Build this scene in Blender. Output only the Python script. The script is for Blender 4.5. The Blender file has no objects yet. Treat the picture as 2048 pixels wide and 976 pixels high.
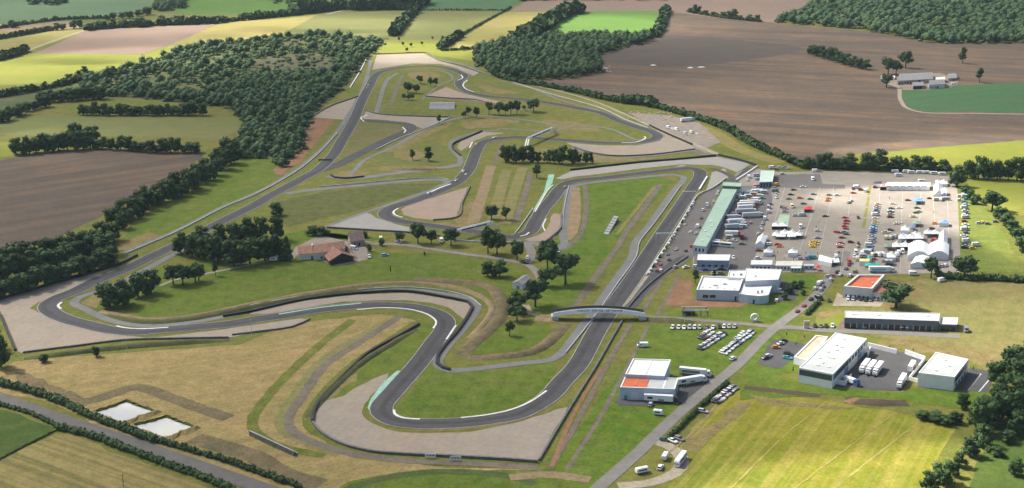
import bpy, bmesh, math, random
import numpy as np
from mathutils import Vector, Matrix
from mathutils.geometry import tessellate_polygon
R = math.radians
random.seed(7); np.random.seed(7)
C = bpy.context.scene.collection
SC = bpy.context.scene
# ---------------------------------------------------------------- camera model
H = 250.0; VH = -272.0; F = 2600.0
TH = math.atan((488 - VH) / F); CT, ST = math.cos(TH), math.sin(TH)
def G(x, y, z=0.0):
    """photo pixel (2048 wide) -> world point on the plane at height z"""
    u = x - 1024.0; v = y - 488.0
    dy = F * CT - v * ST; dz = -(v * CT + F * ST)
    t = (z - H) / dz
    return Vector((u * t, dy * t, z))
def S(y):                       # metres covered by a pixel, across, at photo row y
    return H / ((y - VH) * CT)
def hdir(x, y, dx, dy):         # heading angle in the world of a pixel direction
    a = G(x, y); b = G(x + dx * .5, y + dy * .5)
    return math.atan2(b.y - a.y, b.x - a.x)
cam_d = bpy.data.cameras.new('camera'); cam = bpy.data.objects.new('camera', cam_d); C.objects.link(cam)
cam.location = (0, 0, H); cam.rotation_euler = (R(90) - TH, 0, 0)
cam_d.sensor_width = 36; cam_d.lens = F / 2048 * 36; cam_d.clip_start = 1; cam_d.clip_end = 30000
SC.camera = cam
# ---------------------------------------------------------------- materials
MATS = {}
def nt(m):
    m.use_nodes = True; t = m.node_tree; t.nodes.clear()
    o = t.nodes.new('ShaderNodeOutputMaterial'); b = t.nodes.new('ShaderNodeBsdfPrincipled')
    t.links.new(b.outputs[0], o.inputs[0]); return t, b
def plain(name, col, rough=.6, metal=0., var=.12, scale=.35, spec=.3):
    """procedural paint/metal/etc: colour with weathering noise"""
    if name in MATS: return MATS[name]
    m = bpy.data.materials.new(name); t, b = nt(m); N = t.nodes.new; L = t.links.new
    g = N('ShaderNodeNewGeometry'); n = N('ShaderNodeTexNoise'); n.inputs['Scale'].default_value = scale; n.inputs['Detail'].default_value = 5
    L(g.outputs['Position'], n.inputs['Vector'])
    r = N('ShaderNodeMapRange'); r.inputs['From Min'].default_value = .3; r.inputs['From Max'].default_value = .7
    r.inputs['To Min'].default_value = 1 - var; r.inputs['To Max'].default_value = 1 + var
    L(n.outputs['Fac'], r.inputs['Value'])
    mx = N('ShaderNodeVectorMath'); mx.operation = 'SCALE'; mx.inputs[0].default_value = col
    L(r.outputs[0], mx.inputs['Scale']); L(mx.outputs[0], b.inputs['Base Color'])
    b.inputs['Roughness'].default_value = rough; b.inputs['Metallic'].default_value = metal
    b.inputs['Specular IOR Level'].default_value = spec
    MATS[name] = m; return m
def ground_mat(name, ca, cb, cc=None, big=90., mid=14., fine=1.6, ang=None, period=3., along=120., streak=.5, cs=None, rough=.95, fine_amt=.22, cc_amt=.5, spec=.1, patchy=None):
    patchy = fine_amt * .8 if patchy is None else patchy
    # field / gravel / asphalt: large and small blotches, optional streaks (mowing, ploughing, tyre lines) along angle ang
    if name in MATS: return MATS[name]
    m = bpy.data.materials.new(name); t, b = nt(m); N = t.nodes.new; L = t.links.new
    g = N('ShaderNodeNewGeometry'); P = g.outputs['Position']
    def noise(vec, sc, det=4., rg=.55):
        n = N('ShaderNodeTexNoise'); n.inputs['Scale'].default_value = sc; n.inputs['Detail'].default_value = det; n.inputs['Roughness'].default_value = rg
        L(vec, n.inputs['Vector']); return n.outputs['Fac']
    def rng(v, a, c, lo=0., hi=1.):
        r = N('ShaderNodeMapRange'); r.inputs['From Min'].default_value = a; r.inputs['From Max'].default_value = c
        r.inputs['To Min'].default_value = lo; r.inputs['To Max'].default_value = hi; L(v, r.inputs['Value']); return r.outputs[0]
    def mix(fac, a, c):
        x = N('ShaderNodeMix'); x.data_type = 'RGBA'; L(fac, x.inputs[0])
        for s, v in ((6, a), (7, c)):
            if isinstance(v, tuple): x.inputs[s].default_value = (*v, 1)
            else: L(v, x.inputs[s])
        return x.outputs[2]
    col = mix(rng(noise(P, 1 / big, 5., .6), .38, .62), ca, cb)
    if cc: col = mix(rng(noise(P, 1 / mid, 5., .65), .48, .68, 0, cc_amt), col, cc)
    if ang is not None:
        mp = N('ShaderNodeMapping'); mp.vector_type = 'POINT'; mp.inputs['Rotation'].default_value = (0, 0, -ang)
        L(P, mp.inputs['Vector'])
        sc = N('ShaderNodeVectorMath'); sc.operation = 'MULTIPLY'; sc.inputs[1].default_value = (1 / along, 1 / period, 0)
        L(mp.outputs[0], sc.inputs[0])
        s1 = rng(noise(sc.outputs[0], 1., 3., .6), .42, .6, 0, streak)
        col = mix(s1, col, cs or tuple(.62 * x for x in ca))
    f1 = rng(noise(P, 1 / fine, 4., .7), .3, .7, 1 - fine_amt, 1 + fine_amt)
    f2 = rng(noise(P, 1 / (fine * 4.7), 5., .7), .32, .68, 1 - patchy, 1 + patchy)
    fm_ = N('ShaderNodeMath'); fm_.operation = 'MULTIPLY'; L(f1, fm_.inputs[0]); L(f2, fm_.inputs[1]); f = fm_.outputs[0]
    sc2 = N('ShaderNodeVectorMath'); sc2.operation = 'SCALE'; L(col, sc2.inputs[0]); L(f, sc2.inputs['Scale'])
    L(sc2.outputs[0], b.inputs['Base Color'])
    b.inputs['Roughness'].default_value = rough; b.inputs['Specular IOR Level'].default_value = spec
    MATS[name] = m; return m
def pang(x0, y0, x1, y1):
    a = G(x0, y0); b = G(x1, y1); return math.atan2(b.y - a.y, b.x - a.x)
# ---------------------------------------------------------------- object helpers
def tag(o, label=None, cat=None, group=None, kind=None):
    if label: o['label'] = label
    if cat: o['category'] = cat
    if group: o['group'] = group
    if kind: o['kind'] = kind
    return o
def mesh_obj(name, verts, faces, mat, parent=None, smooth=False, fm=None):
    me = bpy.data.meshes.new(name); me.from_pydata([tuple(v) for v in verts], [], faces)
    for m in (mat if isinstance(mat, (list, tuple)) else [mat]): me.materials.append(m)
    if fm is not None: me.polygons.foreach_set('material_index', fm)
    if smooth: me.polygons.foreach_set('use_smooth', [True] * len(me.polygons))
    me.update()
    o = bpy.data.objects.new(name, me); C.objects.link(o)
    if parent: o.parent = parent
    return o
def empty(name, loc, rz=0.):
    o = bpy.data.objects.new(name, None); C.objects.link(o); o.location = loc; o.rotation_euler = (0, 0, rz); o.empty_display_size = .5
    return o
def spline(pts, step=4., closed=False):
    n = len(pts); out = []
    segs = n if closed else n - 1
    for i in range(segs):
        p1, p2 = pts[i], pts[(i + 1) % n]
        p0 = pts[(i - 1) % n] if closed or i > 0 else p1 * 2 - p2
        p3 = pts[(i + 2) % n] if closed or i + 2 < n else p2 * 2 - p1
        # centripetal-ish Catmull-Rom
        k = max(1, int((p2 - p1).length / step))
        d = [max(1e-3, (a - b).length) ** .5 for a, b in ((p1, p0), (p2, p1), (p3, p2))]
        t0 = 0; t1 = d[0]; t2 = t1 + d[1]; t3 = t2 + d[2]
        for j in range(k):
            t = t1 + (t2 - t1) * j / k
            a1 = p0 * ((t1 - t) / (t1 - t0)) + p1 * ((t - t0) / (t1 - t0))
            a2 = p1 * ((t2 - t) / (t2 - t1)) + p2 * ((t - t1) / (t2 - t1))
            a3 = p2 * ((t3 - t) / (t3 - t2)) + p3 * ((t - t2) / (t3 - t2))
            b1 = a1 * ((t2 - t) / (t2 - t0)) + a2 * ((t - t0) / (t2 - t0))
            b2 = a2 * ((t3 - t) / (t3 - t1)) + a3 * ((t - t1) / (t3 - t1))
            out.append(b1 * ((t2 - t) / (t2 - t1)) + b2 * ((t - t1) / (t2 - t1)))
    if not closed: out.append(pts[-1].copy())
    return out
def wpts(px, z=0.): return [G(x, y, z) for x, y in px]
def normals(path, closed):
    n = len(path); r = []
    for i in range(n):
        a = path[(i - 1) % n] if closed or i > 0 else path[i]
        b = path[(i + 1) % n] if closed or i < n - 1 else path[i]
        d = b - a; d.z = 0; d.normalize(); r.append(Vector((-d.y, d.x, 0)))
    return r
def ribbon_geo(path, w0, w1, z, closed=False):
    """sheet between offsets w0 and w1 (to the left) of the path"""
    nn = normals(path, closed); v = []; f = []; n = len(path)
    for p, q in zip(path, nn):
        v.append((p.x + q.x * w0, p.y + q.y * w0, z)); v.append((p.x + q.x * w1, p.y + q.y * w1, z))
    for i in range(n if closed else n - 1):
        j = (i + 1) % n; f.append((2 * i, 2 * j, 2 * j + 1, 2 * i + 1))
    return v, f
LAYN = {}
def lay(z):
    i = LAYN.get(z, 0); LAYN[z] = i + 1; return z * 1.5 + (i % 10) * .003
def ribbon(name, px, w, mat, z, closed=False, label=None, step=4., kind='structure', off=0., smooth=True, jit=0.):
    z = lay(z); p = wpts(px); p = spline(p, step, closed) if smooth else p
    v, f = ribbon_geo(p, off - w / 2, off + w / 2, z, closed)
    if jit:
        rr = random.Random(len(v)); v = [(a + rr.uniform(-jit, jit), b + rr.uniform(-jit, jit), c) for a, b, c in v]
    f = [(a, d, c, b) for a, b, c, d in f] if False else f
    return tag(mesh_obj(name, v, f, mat), label or name.replace('_', ' '), None, None, kind)
def patch(name, px, mat, z, label=None, rough=0., step=9., smooth=False, kind='structure'):
    """flat sheet of ground inside a photo outline; rough = ragged edge in metres"""
    z = lay(z); p = wpts(px)
    if smooth: p = spline(p, step, True)
    if rough:
        q = []; rr = random.Random(int(px[0][0] * 7 + px[0][1]))
        for i in range(len(p)):
            a, b = p[i], p[(i + 1) % len(p)]; k = max(1, int((b - a).length / step))
            for j in range(k): q.append(a.lerp(b, j / k) + Vector((rr.uniform(-rough, rough), rr.uniform(-rough, rough), 0)))
        p = q
    tri = tessellate_polygon([[Vector((a.x, a.y, 0)) for a in p]])
    v = [(a.x, a.y, z) for a in p]
    fs = []
    for a, b, c in tri:
        cr = (v[b][0] - v[a][0]) * (v[c][1] - v[a][1]) - (v[b][1] - v[a][1]) * (v[c][0] - v[a][0])
        fs.append((a, b, c) if cr > 0 else (a, c, b))
    return tag(mesh_obj(name, v, fs, mat), label or name.replace('_', ' '), None, None, kind)
def wall_geo(path, w, h0, h1, closed=False):
    nn = normals(path, closed); v = []; f = []; n = len(path)
    for p, q in zip(path, nn):
        for s, z in ((-1, h0), (1, h0), (1, h1), (-1, h1)): v.append((p.x + q.x * s * w / 2, p.y + q.y * s * w / 2, z))
    for i in range(n if closed else n - 1):
        j = (i + 1) % n
        for a in range(4):
            b = (a + 1) % 4; f.append((4 * i + b, 4 * i + a, 4 * j + a, 4 * j + b))
    if not closed: f += [(0, 1, 2, 3), (4 * n - 1, 4 * n - 2, 4 * n - 3, 4 * n - 4)]
    return v, f
def barrier(name, px, w, h, mat, label, cat, group=None, smooth=True, z0=0.):
    p = wpts(px); p = spline(p, 5.) if smooth else p
    v, f = wall_geo(p, w, z0, h)
    return tag(mesh_obj(name, v, f, mat), label, cat, group)
def berm(name, px, w, h, mat, label, smooth=True, seed=1):
    """low earth bank with a rounded, uneven back"""
    p = spline(wpts(px), 6.); nn = normals(p, False); rr = random.Random(seed)
    prof = [(-.5, 0), (-.3, .75), (-.08, 1.), (.12, .95), (.32, .6), (.5, 0)]
    v = []; f = []; k = len(prof); n = len(p)
    for i, (a, q) in enumerate(zip(p, nn)):
        e = min(1., i / 3, (n - 1 - i) / 3)
        for s, t in prof:
            j = rr.uniform(-.25, .25)
            v.append((a.x + q.x * (s * w + j), a.y + q.y * (s * w + j), max(.01, h * t * e * rr.uniform(.8, 1.15))))
    for i in range(n - 1):
        for j in range(k - 1): f.append((i * k + j + 1, i * k + j, (i + 1) * k + j, (i + 1) * k + j + 1))
    return tag(mesh_obj(name, v, f, mat, smooth=True), label, None, None, 'structure')
# ---------------------------------------------------------------- world, sun, cloud
SUN_AZ = math.atan2(.5, -.85)      # direction towards the sun, on the ground plane (world x right, y away)
SUN_EL = R(48)
w = bpy.data.worlds.new('World'); SC.world = w; w.use_nodes = True
wt = w.node_tree; bg = wt.nodes['Background']; sky = wt.nodes.new('ShaderNodeTexSky'); sky.sky_type = 'NISHITA'; sky.sun_disc = False
sky.sun_elevation = SUN_EL; sky.sun_rotation = math.pi / 2 - SUN_AZ; sky.dust_density = 2.; sky.altitude = 200
wt.links.new(sky.outputs[0], bg.inputs[0]); bg.inputs[1].default_value = .062
sd = Vector((math.cos(SUN_AZ) * math.cos(SUN_EL), math.sin(SUN_AZ) * math.cos(SUN_EL), math.sin(SUN_EL)))
sl = bpy.data.lights.new('sun', 'SUN'); sun = bpy.data.objects.new('sun', sl); C.objects.link(sun)
sl.energy = 5.; sl.angle = R(.6); sl.color = (1., .95, .86); sun.rotation_euler = sd.to_track_quat('Z', 'Y').to_euler(); sun.location = (0, 800, 600)
SC.view_settings.view_transform = 'Standard'; SC.view_settings.look = 'None'; SC.view_settings.exposure = 1.36; SC.view_settings.gamma = 1
SC.render.engine = 'CYCLES'; SC.cycles.use_denoising = True; SC.cycles.max_bounces = 5; SC.cycles.transparent_max_bounces = 16
SC.cycles.diffuse_bounces = 2; SC.cycles.glossy_bounces = 2; SC.cycles.volume_bounces = 0
# ---------------------------------------------------------------- ground materials
GM = ground_mat
aR = pang(1300, 900, 1480, 720)      # the way the access road runs
aS = pang(1152, 732, 1380, 384)      # main straight
aB = pang(347, 493, 600, 360)        # back straight
base_m = GM('meadow_grass', (.088, .112, .016), (.126, .126, .026), (.17, .13, .042), big=90, mid=18, fine_amt=.28, ang=aS, period=5, along=60, streak=.3, cs=(.15, .13, .04))
grass = GM('mown_grass', (.066, .110, .010), (.092, .122, .014), (.132, .125, .030), big=50, mid=13, fine_amt=.28, ang=aS, period=5, along=60, streak=.4, cs=(.115, .125, .03))
grass2 = GM('infield_grass', (.082, .110, .014), (.115, .124, .022), (.165, .125, .042), big=40, mid=10, fine_amt=.28, ang=aS, period=4, along=40, streak=.35, cs=(.145, .128, .04))
lush = GM('lush_grass', (.062, .115, .008), (.090, .126, .012), (.135, .132, .026), big=34, mid=8, fine_amt=.28, ang=aR, period=4.5, along=70, streak=.35, cs=(.10, .13, .03))
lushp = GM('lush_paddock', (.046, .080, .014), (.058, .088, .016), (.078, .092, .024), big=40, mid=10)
dry = GM('dry_meadow', (.27, .192, .082), (.205, .168, .058), (.29, .20, .10), big=60, mid=11, fine_amt=.28, ang=pang(100, 740, 600, 660), period=5, along=50, streak=.35, cs=(.15, .115, .046))
straw = GM('cut_straw', (.24, .185, .07), (.205, .175, .06), (.26, .19, .085), big=70, mid=16, ang=pang(140, 880, 400, 968), period=3.4, along=190, streak=.75, cs=(.115, .105, .034))
fieldBR = GM('cut_hay_field', (.165, .160, .014), (.115, .140, .014), (.23, .18, .034), big=90, mid=22, ang=aR, period=3.4, along=340, streak=.5, cs=(.26, .21, .055))
fieldR = GM('dry_hay_field', (.145, .14, .042), (.175, .145, .055), (.11, .135, .032), big=60, mid=18, ang=pang(1850, 640, 1900, 560), period=4, along=120, streak=.45, cs=(.19, .155, .065))
plough = GM('ploughed_soil', (.138, .096, .064), (.108, .080, .059), (.185, .112, .062), big=180, mid=50, ang=pang(1250, 180, 1900, 215), period=26, along=420, streak=.75, cc_amt=.8, cs=(.080, .065, .053), fine=6, fine_amt=.12)
ploughL = GM('ploughed_soil_brown', (.112, .079, .054), (.088, .069, .053), (.135, .084, .05), big=130, mid=45, ang=pang(0, 430, 330, 380), period=14, along=260, streak=.75, cc_amt=.7, cs=(.066, .055, .045), fine=5, fine_amt=.12)
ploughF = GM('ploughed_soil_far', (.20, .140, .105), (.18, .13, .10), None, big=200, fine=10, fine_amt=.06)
pale = GM('pale_pasture', (.125, .135, .042), (.15, .145, .05), (.10, .125, .04), big=140, mid=40, ang=pang(0, 130, 600, 60), period=16, along=300, streak=.4, cs=(.12, .135, .042), fine=8, fine_amt=.08)
wheat = GM('ripening_wheat', (.235, .20, .066), (.20, .185, .052), (.26, .205, .085), big=160, mid=50, ang=pang(0, 150, 500, 90), period=14, along=400, streak=.35, cs=(.18, .165, .042), fine=8, fine_amt=.08)
blueg = GM('young_cereal', (.085, .14, .07), (.105, .155, .078), None, big=200, fine=10, fine_amt=.06)
bright = GM('bright_crop', (.075, .155, .026), (.09, .165, .032), (.115, .155, .045), big=100, mid=30, fine=8, fine_amt=.1)
deep = GM('deep_green_crop', (.055, .122, .048), (.065, .115, .05), None, big=90, ang=pang(1810, 215, 2040, 190), period=7, along=200, streak=.4, cs=(.04, .095, .034), fine=6, fine_amt=.08)
yelg = GM('yellow_green_crop', (.15, .165, .024), (.185, .178, .032), None, big=120, fine=8, fine_amt=.08, ang=pang(1800, 315, 2040, 280), period=9, along=200, streak=.3, cs=(.12, .165, .026))
scrub = GM('scrub_floor', (.060, .085, .028), (.095, .095, .040), (.075, .068, .035), big=50, mid=12, fine=5, fine_amt=.25)
heath = GM('brown_heath', (.082, .072, .044), (.068, .066, .036), (.05, .066, .026), big=40, mid=12, fine=5, fine_amt=.25)
tan = GM('bare_sandy_soil', (.24, .165, .10), (.20, .15, .085), (.14, .135, .05), big=25, mid=6)
bankm = GM('brown_bank_grass', (.165, .118, .064), (.105, .088, .048), (.09, .10, .036), big=25, mid=6, fine_amt=.3)
rust = GM('rusty_soil', (.225, .12, .07), (.19, .105, .06), (.14, .11, .05), big=22, mid=7)
rutm = GM('rutted_track', (.155, .125, .098), (.125, .105, .08), (.10, .105, .045), big=20, mid=5)
gravel = GM('gravel_trap', (.27, .222, .172), (.25, .218, .18), (.29, .212, .152), ang=aS, period=2.2, along=45, streak=.25, cs=(.22, .185, .145), big=70, mid=22, fine=2.5, fine_amt=.1, cc_amt=.35)
gravelg = GM('grey_gravel', (.27, .255, .235), (.25, .24, .22), (.27, .23, .19), big=60, mid=20, fine=2.5, fine_amt=.08, cc_amt=.35)
gravelp = GM('pink_gravel', (.275, .205, .155), (.26, .205, .165), None, big=40, fine=2.5, fine_amt=.1)
asph = GM('race_asphalt', (.066, .064, .067), (.074, .072, .074), (.054, .053, .057), big=60, mid=9, fine=3, fine_amt=.1, rough=.85, cc_amt=.7)
asph_d = GM('dark_asphalt', (.07, .068, .07), (.08, .078, .078), (.06, .06, .062), big=30, mid=9, fine=3, fine_amt=.1, rough=.85)
asph_l = GM('pale_asphalt', (.145, .145, .14), (.165, .162, .155), (.125, .125, .12), big=40, mid=8, fine=3, fine_amt=.12, rough=.9)
road_m = GM('road_asphalt', (.165, .155, .14), (.185, .172, .155), (.14, .135, .125), big=40, mid=8, fine=3, fine_amt=.1, rough=.9)
padd = GM('paddock_asphalt', (.225, .20, .168), (.255, .222, .185), (.18, .164, .145), big=55, mid=12, fine=3, fine_amt=.1, rough=.9, cc_amt=.6)
padd_d = GM('paddock_asphalt_dark', (.12, .112, .108), (.135, .125, .118), (.105, .10, .098), big=40, mid=12, fine=3, fine_amt=.1, rough=.9)
sandy = GM('sandy_lane', (.30, .25, .185), (.27, .235, .18), (.22, .20, .13), big=20, mid=6)
white_l = plain('white_line_paint', (.34, .34, .32), .7, var=.25, scale=.2)
kerb_m = plain('white_kerb_paint', (.60, .59, .56), .6, var=.18, scale=.3)
green_p = plain('green_runoff_paint', (.22, .40, .30), .7, var=.18, scale=.3)
tyre_m = plain('black_tyre', (.022, .022, .024), .8, var=.35, scale=1.2)
rail_m = plain('galvanised_rail', (.42, .43, .43), .5, var=.15)
rail_d = plain('dark_weathered_rail', (.11, .105, .10), .6, var=.3, scale=.6)
concrete = plain('concrete_wall', (.48, .47, .44), .8, var=.15)
# ---------------------------------------------------------------- ground sheet
gs = 9000.
tag(mesh_obj('ground', [(-gs, -1500, 0), (gs, -1500, 0), (gs, 12000, 0), (-gs, 12000, 0)], [(0, 1, 2, 3)], base_m), 'grassy open ground reaching to the horizon', kind='structure')
Z1, Z2, Z3, Z4, Z5, Z6, Z7, Z8 = .02, .04, .06, .08, .10, .12, .14, .16
def field(px, mat, label, z=Z1, rough=1.2, **k): return patch('field', px, mat, z, label, rough, **k)
# far left
field([(-320, -5), (310, -5), (300, 14), (210, 40), (110, 42), (-320, 57)], blueg, 'bluish green young cereal field in the far corner')
field([(300, 14), (310, -5), (520, -5), (720, -5), (700, 20), (420, 30), (330, 24)], bright, 'green field beyond the far hedge')
field([(310, 28), (420, 28), (600, 26), (520, 36), (330, 47)], pale, 'narrow pale strip between far hedges')
field([(-320, 60), (150, 42), (172, 52), (170, 57), (-320, 82)], tan, 'narrow sandy field strip')
field([(-320, 84), (165, 59), (172, 63), (50, 104), (-320, 118)], wheat, 'pale straw coloured field beside the white track')
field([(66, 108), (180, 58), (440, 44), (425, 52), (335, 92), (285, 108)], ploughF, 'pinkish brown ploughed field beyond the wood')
field([(-320, 128), (45, 106), (285, 109), (335, 93), (360, 100), (250, 138), (150, 162), (-320, 190)], yelg, 'yellow green crop field beyond the wood')
field([(335, 92), (445, 44), (560, 38), (640, 28), (625, 40), (560, 70), (440, 88), (345, 108)], wheat, 'golden wheat field beyond the wood')
field([(560, 70), (640, 27), (812, 21), (790, 72), (640, 76)], pale, 'striped pale pasture beyond the wood', z=Z2)
field([(812, 22), (1002, 24), (890, 100), (790, 100), (775, 80)], pale, 'large pale green pasture by the hedge')
field([(835, 20), (862, -5), (1050, -5), (1015, 22)], deep, 'dark green far field')
field([(1004, 24), (1120, 22), (1060, 58), (1030, 86), (960, 104), (890, 100)], wheat, 'pale yellow field with a dark furrow')
field([(770, 80), (880, 80), (900, 98), (960, 104), (958, 124), (850, 108), (745, 112)], yelg, 'sunlit yellow meadow behind the far corner', z=Z2)
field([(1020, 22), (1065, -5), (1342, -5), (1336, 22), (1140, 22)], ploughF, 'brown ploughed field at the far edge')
field([(1085, 76), (1142, 22), (1330, 22), (1312, 76)], bright, 'bright green crop field beside the far wood', z=Z2)
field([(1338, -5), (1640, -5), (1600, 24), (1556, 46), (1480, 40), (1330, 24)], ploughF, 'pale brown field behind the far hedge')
field([(1340, 24), (1480, 40), (1560, 46), (1760, 66), (1870, 86), (2420, 80), (2420, 262), (1900, 292), (1780, 308), (1622, 334), (1540, 305), (1440, 252), (1330, 218), (1180, 188), (1010, 156), (1080, 160), (1200, 146), (1190, 108), (1300, 82), (1318, 70)], plough, 'huge brown ploughed field behind the circuit')
field([(1190, 112), (1325, 72), (1560, 88), (1606, 96), (1590, 104), (1430, 128), (1340, 134), (1210, 124)], GM('ploughed_soil_grey', (.092, .074, .060), (.084, .070, .058), None, big=120, fine=6, fine_amt=.08, ang=pang(1200, 130, 1600, 110), period=12, along=300, streak=.3), 'greyer tilled strip of the ploughed field', z=Z2, rough=3, smooth=True)
field([(1801, 183), (1850, 178), (1911, 171), (2420, 150), (2420, 228), (1848, 223), (1822, 216), (1808, 202)], deep, 'deep green crop field below the farm', z=Z2)
field([(1690, 312), (1850, 296), (2420, 252), (2420, 326), (1900, 340), (1720, 345)], yelg, 'yellow green crop field behind the tree row', z=Z2)
field([(1926, 357), (2420, 358), (2420, 440), (2006, 430), (1960, 400)], yelg, 'bright yellow green field beside the paddock', z=Z2)
field([(1915, 400), (1940, 390), (1985, 430), (2050, 545), (1915, 545)], GM('verge_meadow', (.125, .145, .028), (.105, .14, .026), (.16, .145, .04), big=40, mid=10, fine_amt=.28), 'grass strip where cars park beside the paddock', z=Z2)
field([(1840, 556), (2420, 556), (2420, 720), (2000, 760), (1940, 720), (1870, 690), (1740, 672), (1740, 620), (1780, 580)], fieldR, 'dry hay field behind the long grey building', z=Z2)
# left
field([(110, 203), (250, 199), (425, 211), (446, 224), (330, 232), (150, 229)], grass2, 'narrow pasture between two hedges', z=Z2)
field([(-320, 250), (60, 232), (300, 234), (484, 236), (476, 262), (440, 278), (250, 272), (-320, 268)], pale, 'pale green pasture left of the wood', z=Z2)
field([(-40, 285), (32, 284), (32, 312), (-40, 316)], yelg, 'small bright green field corner', z=Z2)
field([(-40, 198), (100, 180), (190, 155), (330, 112), (480, 78), (650, 66), (785, 76), (745, 110), (700, 168), (620, 232), (606, 290), (560, 340), (478, 318), (478, 262), (486, 235), (440, 212), (250, 196), (110, 202), (-40, 240)], scrub, 'scrubby floor of the wood', z=Z1)
field([(508, 122), (560, 108), (640, 112), (672, 124), (650, 146), (560, 152), (505, 146)], heath, 'brown heath clearing in the wood', z=Z2)
field([(-40, 330), (60, 308), (200, 296), (300, 300), (410, 306), (372, 342), (300, 384), (200, 434), (100, 482), (-40, 512)], ploughL, 'brown ploughed field left of the circuit', z=Z2)
field([(232, 505), (262, 450), (372, 390), (470, 318), (596, 318), (512, 392), (350, 470), (252, 506)], grass, 'grass strip beside the back straight', z=Z2)
field([(600, 235), (670, 240), (650, 262), (600, 325), (560, 352), (545, 342), (590, 300)], rust, 'rusty bare soil beside the wood', z=Z2)
# infield
field([(690, 316), (715, 250), (800, 250), (812, 262), (735, 296)], GM('infield_rusty_grass', (.14, .115, .05), (.105, .115, .034), (.185, .115, .055), big=30, mid=8), 'rusty grass triangle between the tracks', z=Z2)
field([(745, 225), (770, 150), (800, 140), (870, 138), (905, 158), (850, 195), (960, 214), (900, 232)], grass2, 'grass inside the far corner', z=Z2)
field([(560, 402), (640, 385), (780, 370), (880, 366), (860, 378), (700, 425), (580, 452), (545, 440)], GM('rough_olive_grass', (.085, .092, .026), (.075, .09, .022), (.11, .10, .038), big=40, mid=9, fine_amt=.28), 'rough olive grass between the tracks', z=Z2)
field([(742, 333), (790, 300), (880, 286), (905, 312), (890, 330)], GM('olive_lawn', (.12, .125, .032), (.10, .12, .028), (.14, .115, .045), big=30, mid=8), 'yellow green lawn with two trees', z=Z2)
field([(1110, 485), (1150, 372), (1310, 350), (1345, 362), (1240, 480), (1140, 625), (1060, 640), (1080, 560)], lush, 'lush striped grass inside the main straight', z=Z2)
field([(168, 610), (330, 532), (460, 520), (580, 500), (740, 505), (900, 508), (1040, 535), (1060, 560), (1000, 640), (960, 668), (1000, 600), (940, 570), (800, 560), (512, 606), (300, 640), (240, 612)], grass, 'broad lawn in front of the farmhouse', z=Z2)
field([(930, 715), (985, 662), (1010, 645), (1100, 650), (1112, 662), (1070, 694), (935, 712)], grass, 'grass inside the hairpin below the bridge', z=Z3)
field([(788, 828), (880, 700), (900, 742), (1000, 742), (1100, 724), (1112, 740), (1085, 795), (1000, 832), (860, 838), (800, 836)], grass, 'grass inside the near hairpin', z=Z2)
field([(645, 815), (720, 740), (838, 652), (862, 650), (880, 675), (800, 745), (735, 815)], grass, 'grass strip on the outside of the near bend', z=Z2)
field([(560, 470), (600, 462), (690, 466), (760, 478), (660, 500), (560, 490)], lush, 'small lawn behind the farmhouse', z=Z3)
field([(-60, 770), (30, 722), (480, 690), (560, 655), (640, 640), (760, 628), (830, 640), (832, 655), (700, 738), (640, 795), (610, 850), (680, 905), (900, 935), (1090, 940), (800, 945), (700, 985), (560, 985), (300, 905), (120, 812)], dry, 'tan dry meadow around the ponds')
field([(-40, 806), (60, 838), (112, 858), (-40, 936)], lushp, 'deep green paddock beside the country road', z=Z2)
field([(-40, 940), (112, 866), (142, 870), (250, 914), (430, 982), (430, 1010), (-40, 1010)], straw, 'cut straw field with long rows', z=Z2)
field([(650, 990), (700, 962), (820, 944), (1000, 945), (1130, 955), (1180, 985)], grass, 'green rough along the bottom ditch', z=Z2)
# right
field([(1075, 985), (1300, 650), (1540, 662), (1480, 715), (1190, 985)], lush, 'grass between the straight and the access road', z=Z1)
field([(1330, 625), (1530, 610), (1600, 600), (1560, 645), (1340, 632)], lush, 'bright lawn in front of the circuit offices', z=Z2)
field([(1330, 605), (1356, 560), (1385, 560), (1385, 600), (1500, 606), (1480, 616), (1330, 612)], rust, 'bare red soil beside the circuit offices', z=Z3)
field([(1560, 548), (1625, 552), (1640, 562), (1600, 600), (1530, 612)], lush, 'lawn between offices and access road', z=Z3)
field([(1625, 660), (1640, 625), (1690, 622), (1690, 658)], yelg, 'sunlit yellow lawn by the grey building', z=Z2)
field([(1480, 800), (1500, 745), (1600, 762), (1790, 786), (1945, 762), (1990, 780), (1930, 820), (1810, 800), (1640, 790)], lush, 'green bank below the white buildings', z=Z2)
field([(1330, 1010), (1352, 905), (1400, 840), (1482, 776), (1560, 792), (1640, 800), (1780, 822), (1912, 852), (1860, 950), (1826, 1010)], fieldBR, 'wide cut hay field with long mowing lines', z=Z2)
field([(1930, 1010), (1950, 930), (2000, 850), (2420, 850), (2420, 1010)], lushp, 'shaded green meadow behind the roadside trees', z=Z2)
field([(1480, 715), (1540, 665), (1600, 668), (1590, 740), (1500, 760)], lush, 'verge beside the small car park', z=Z2)
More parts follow.
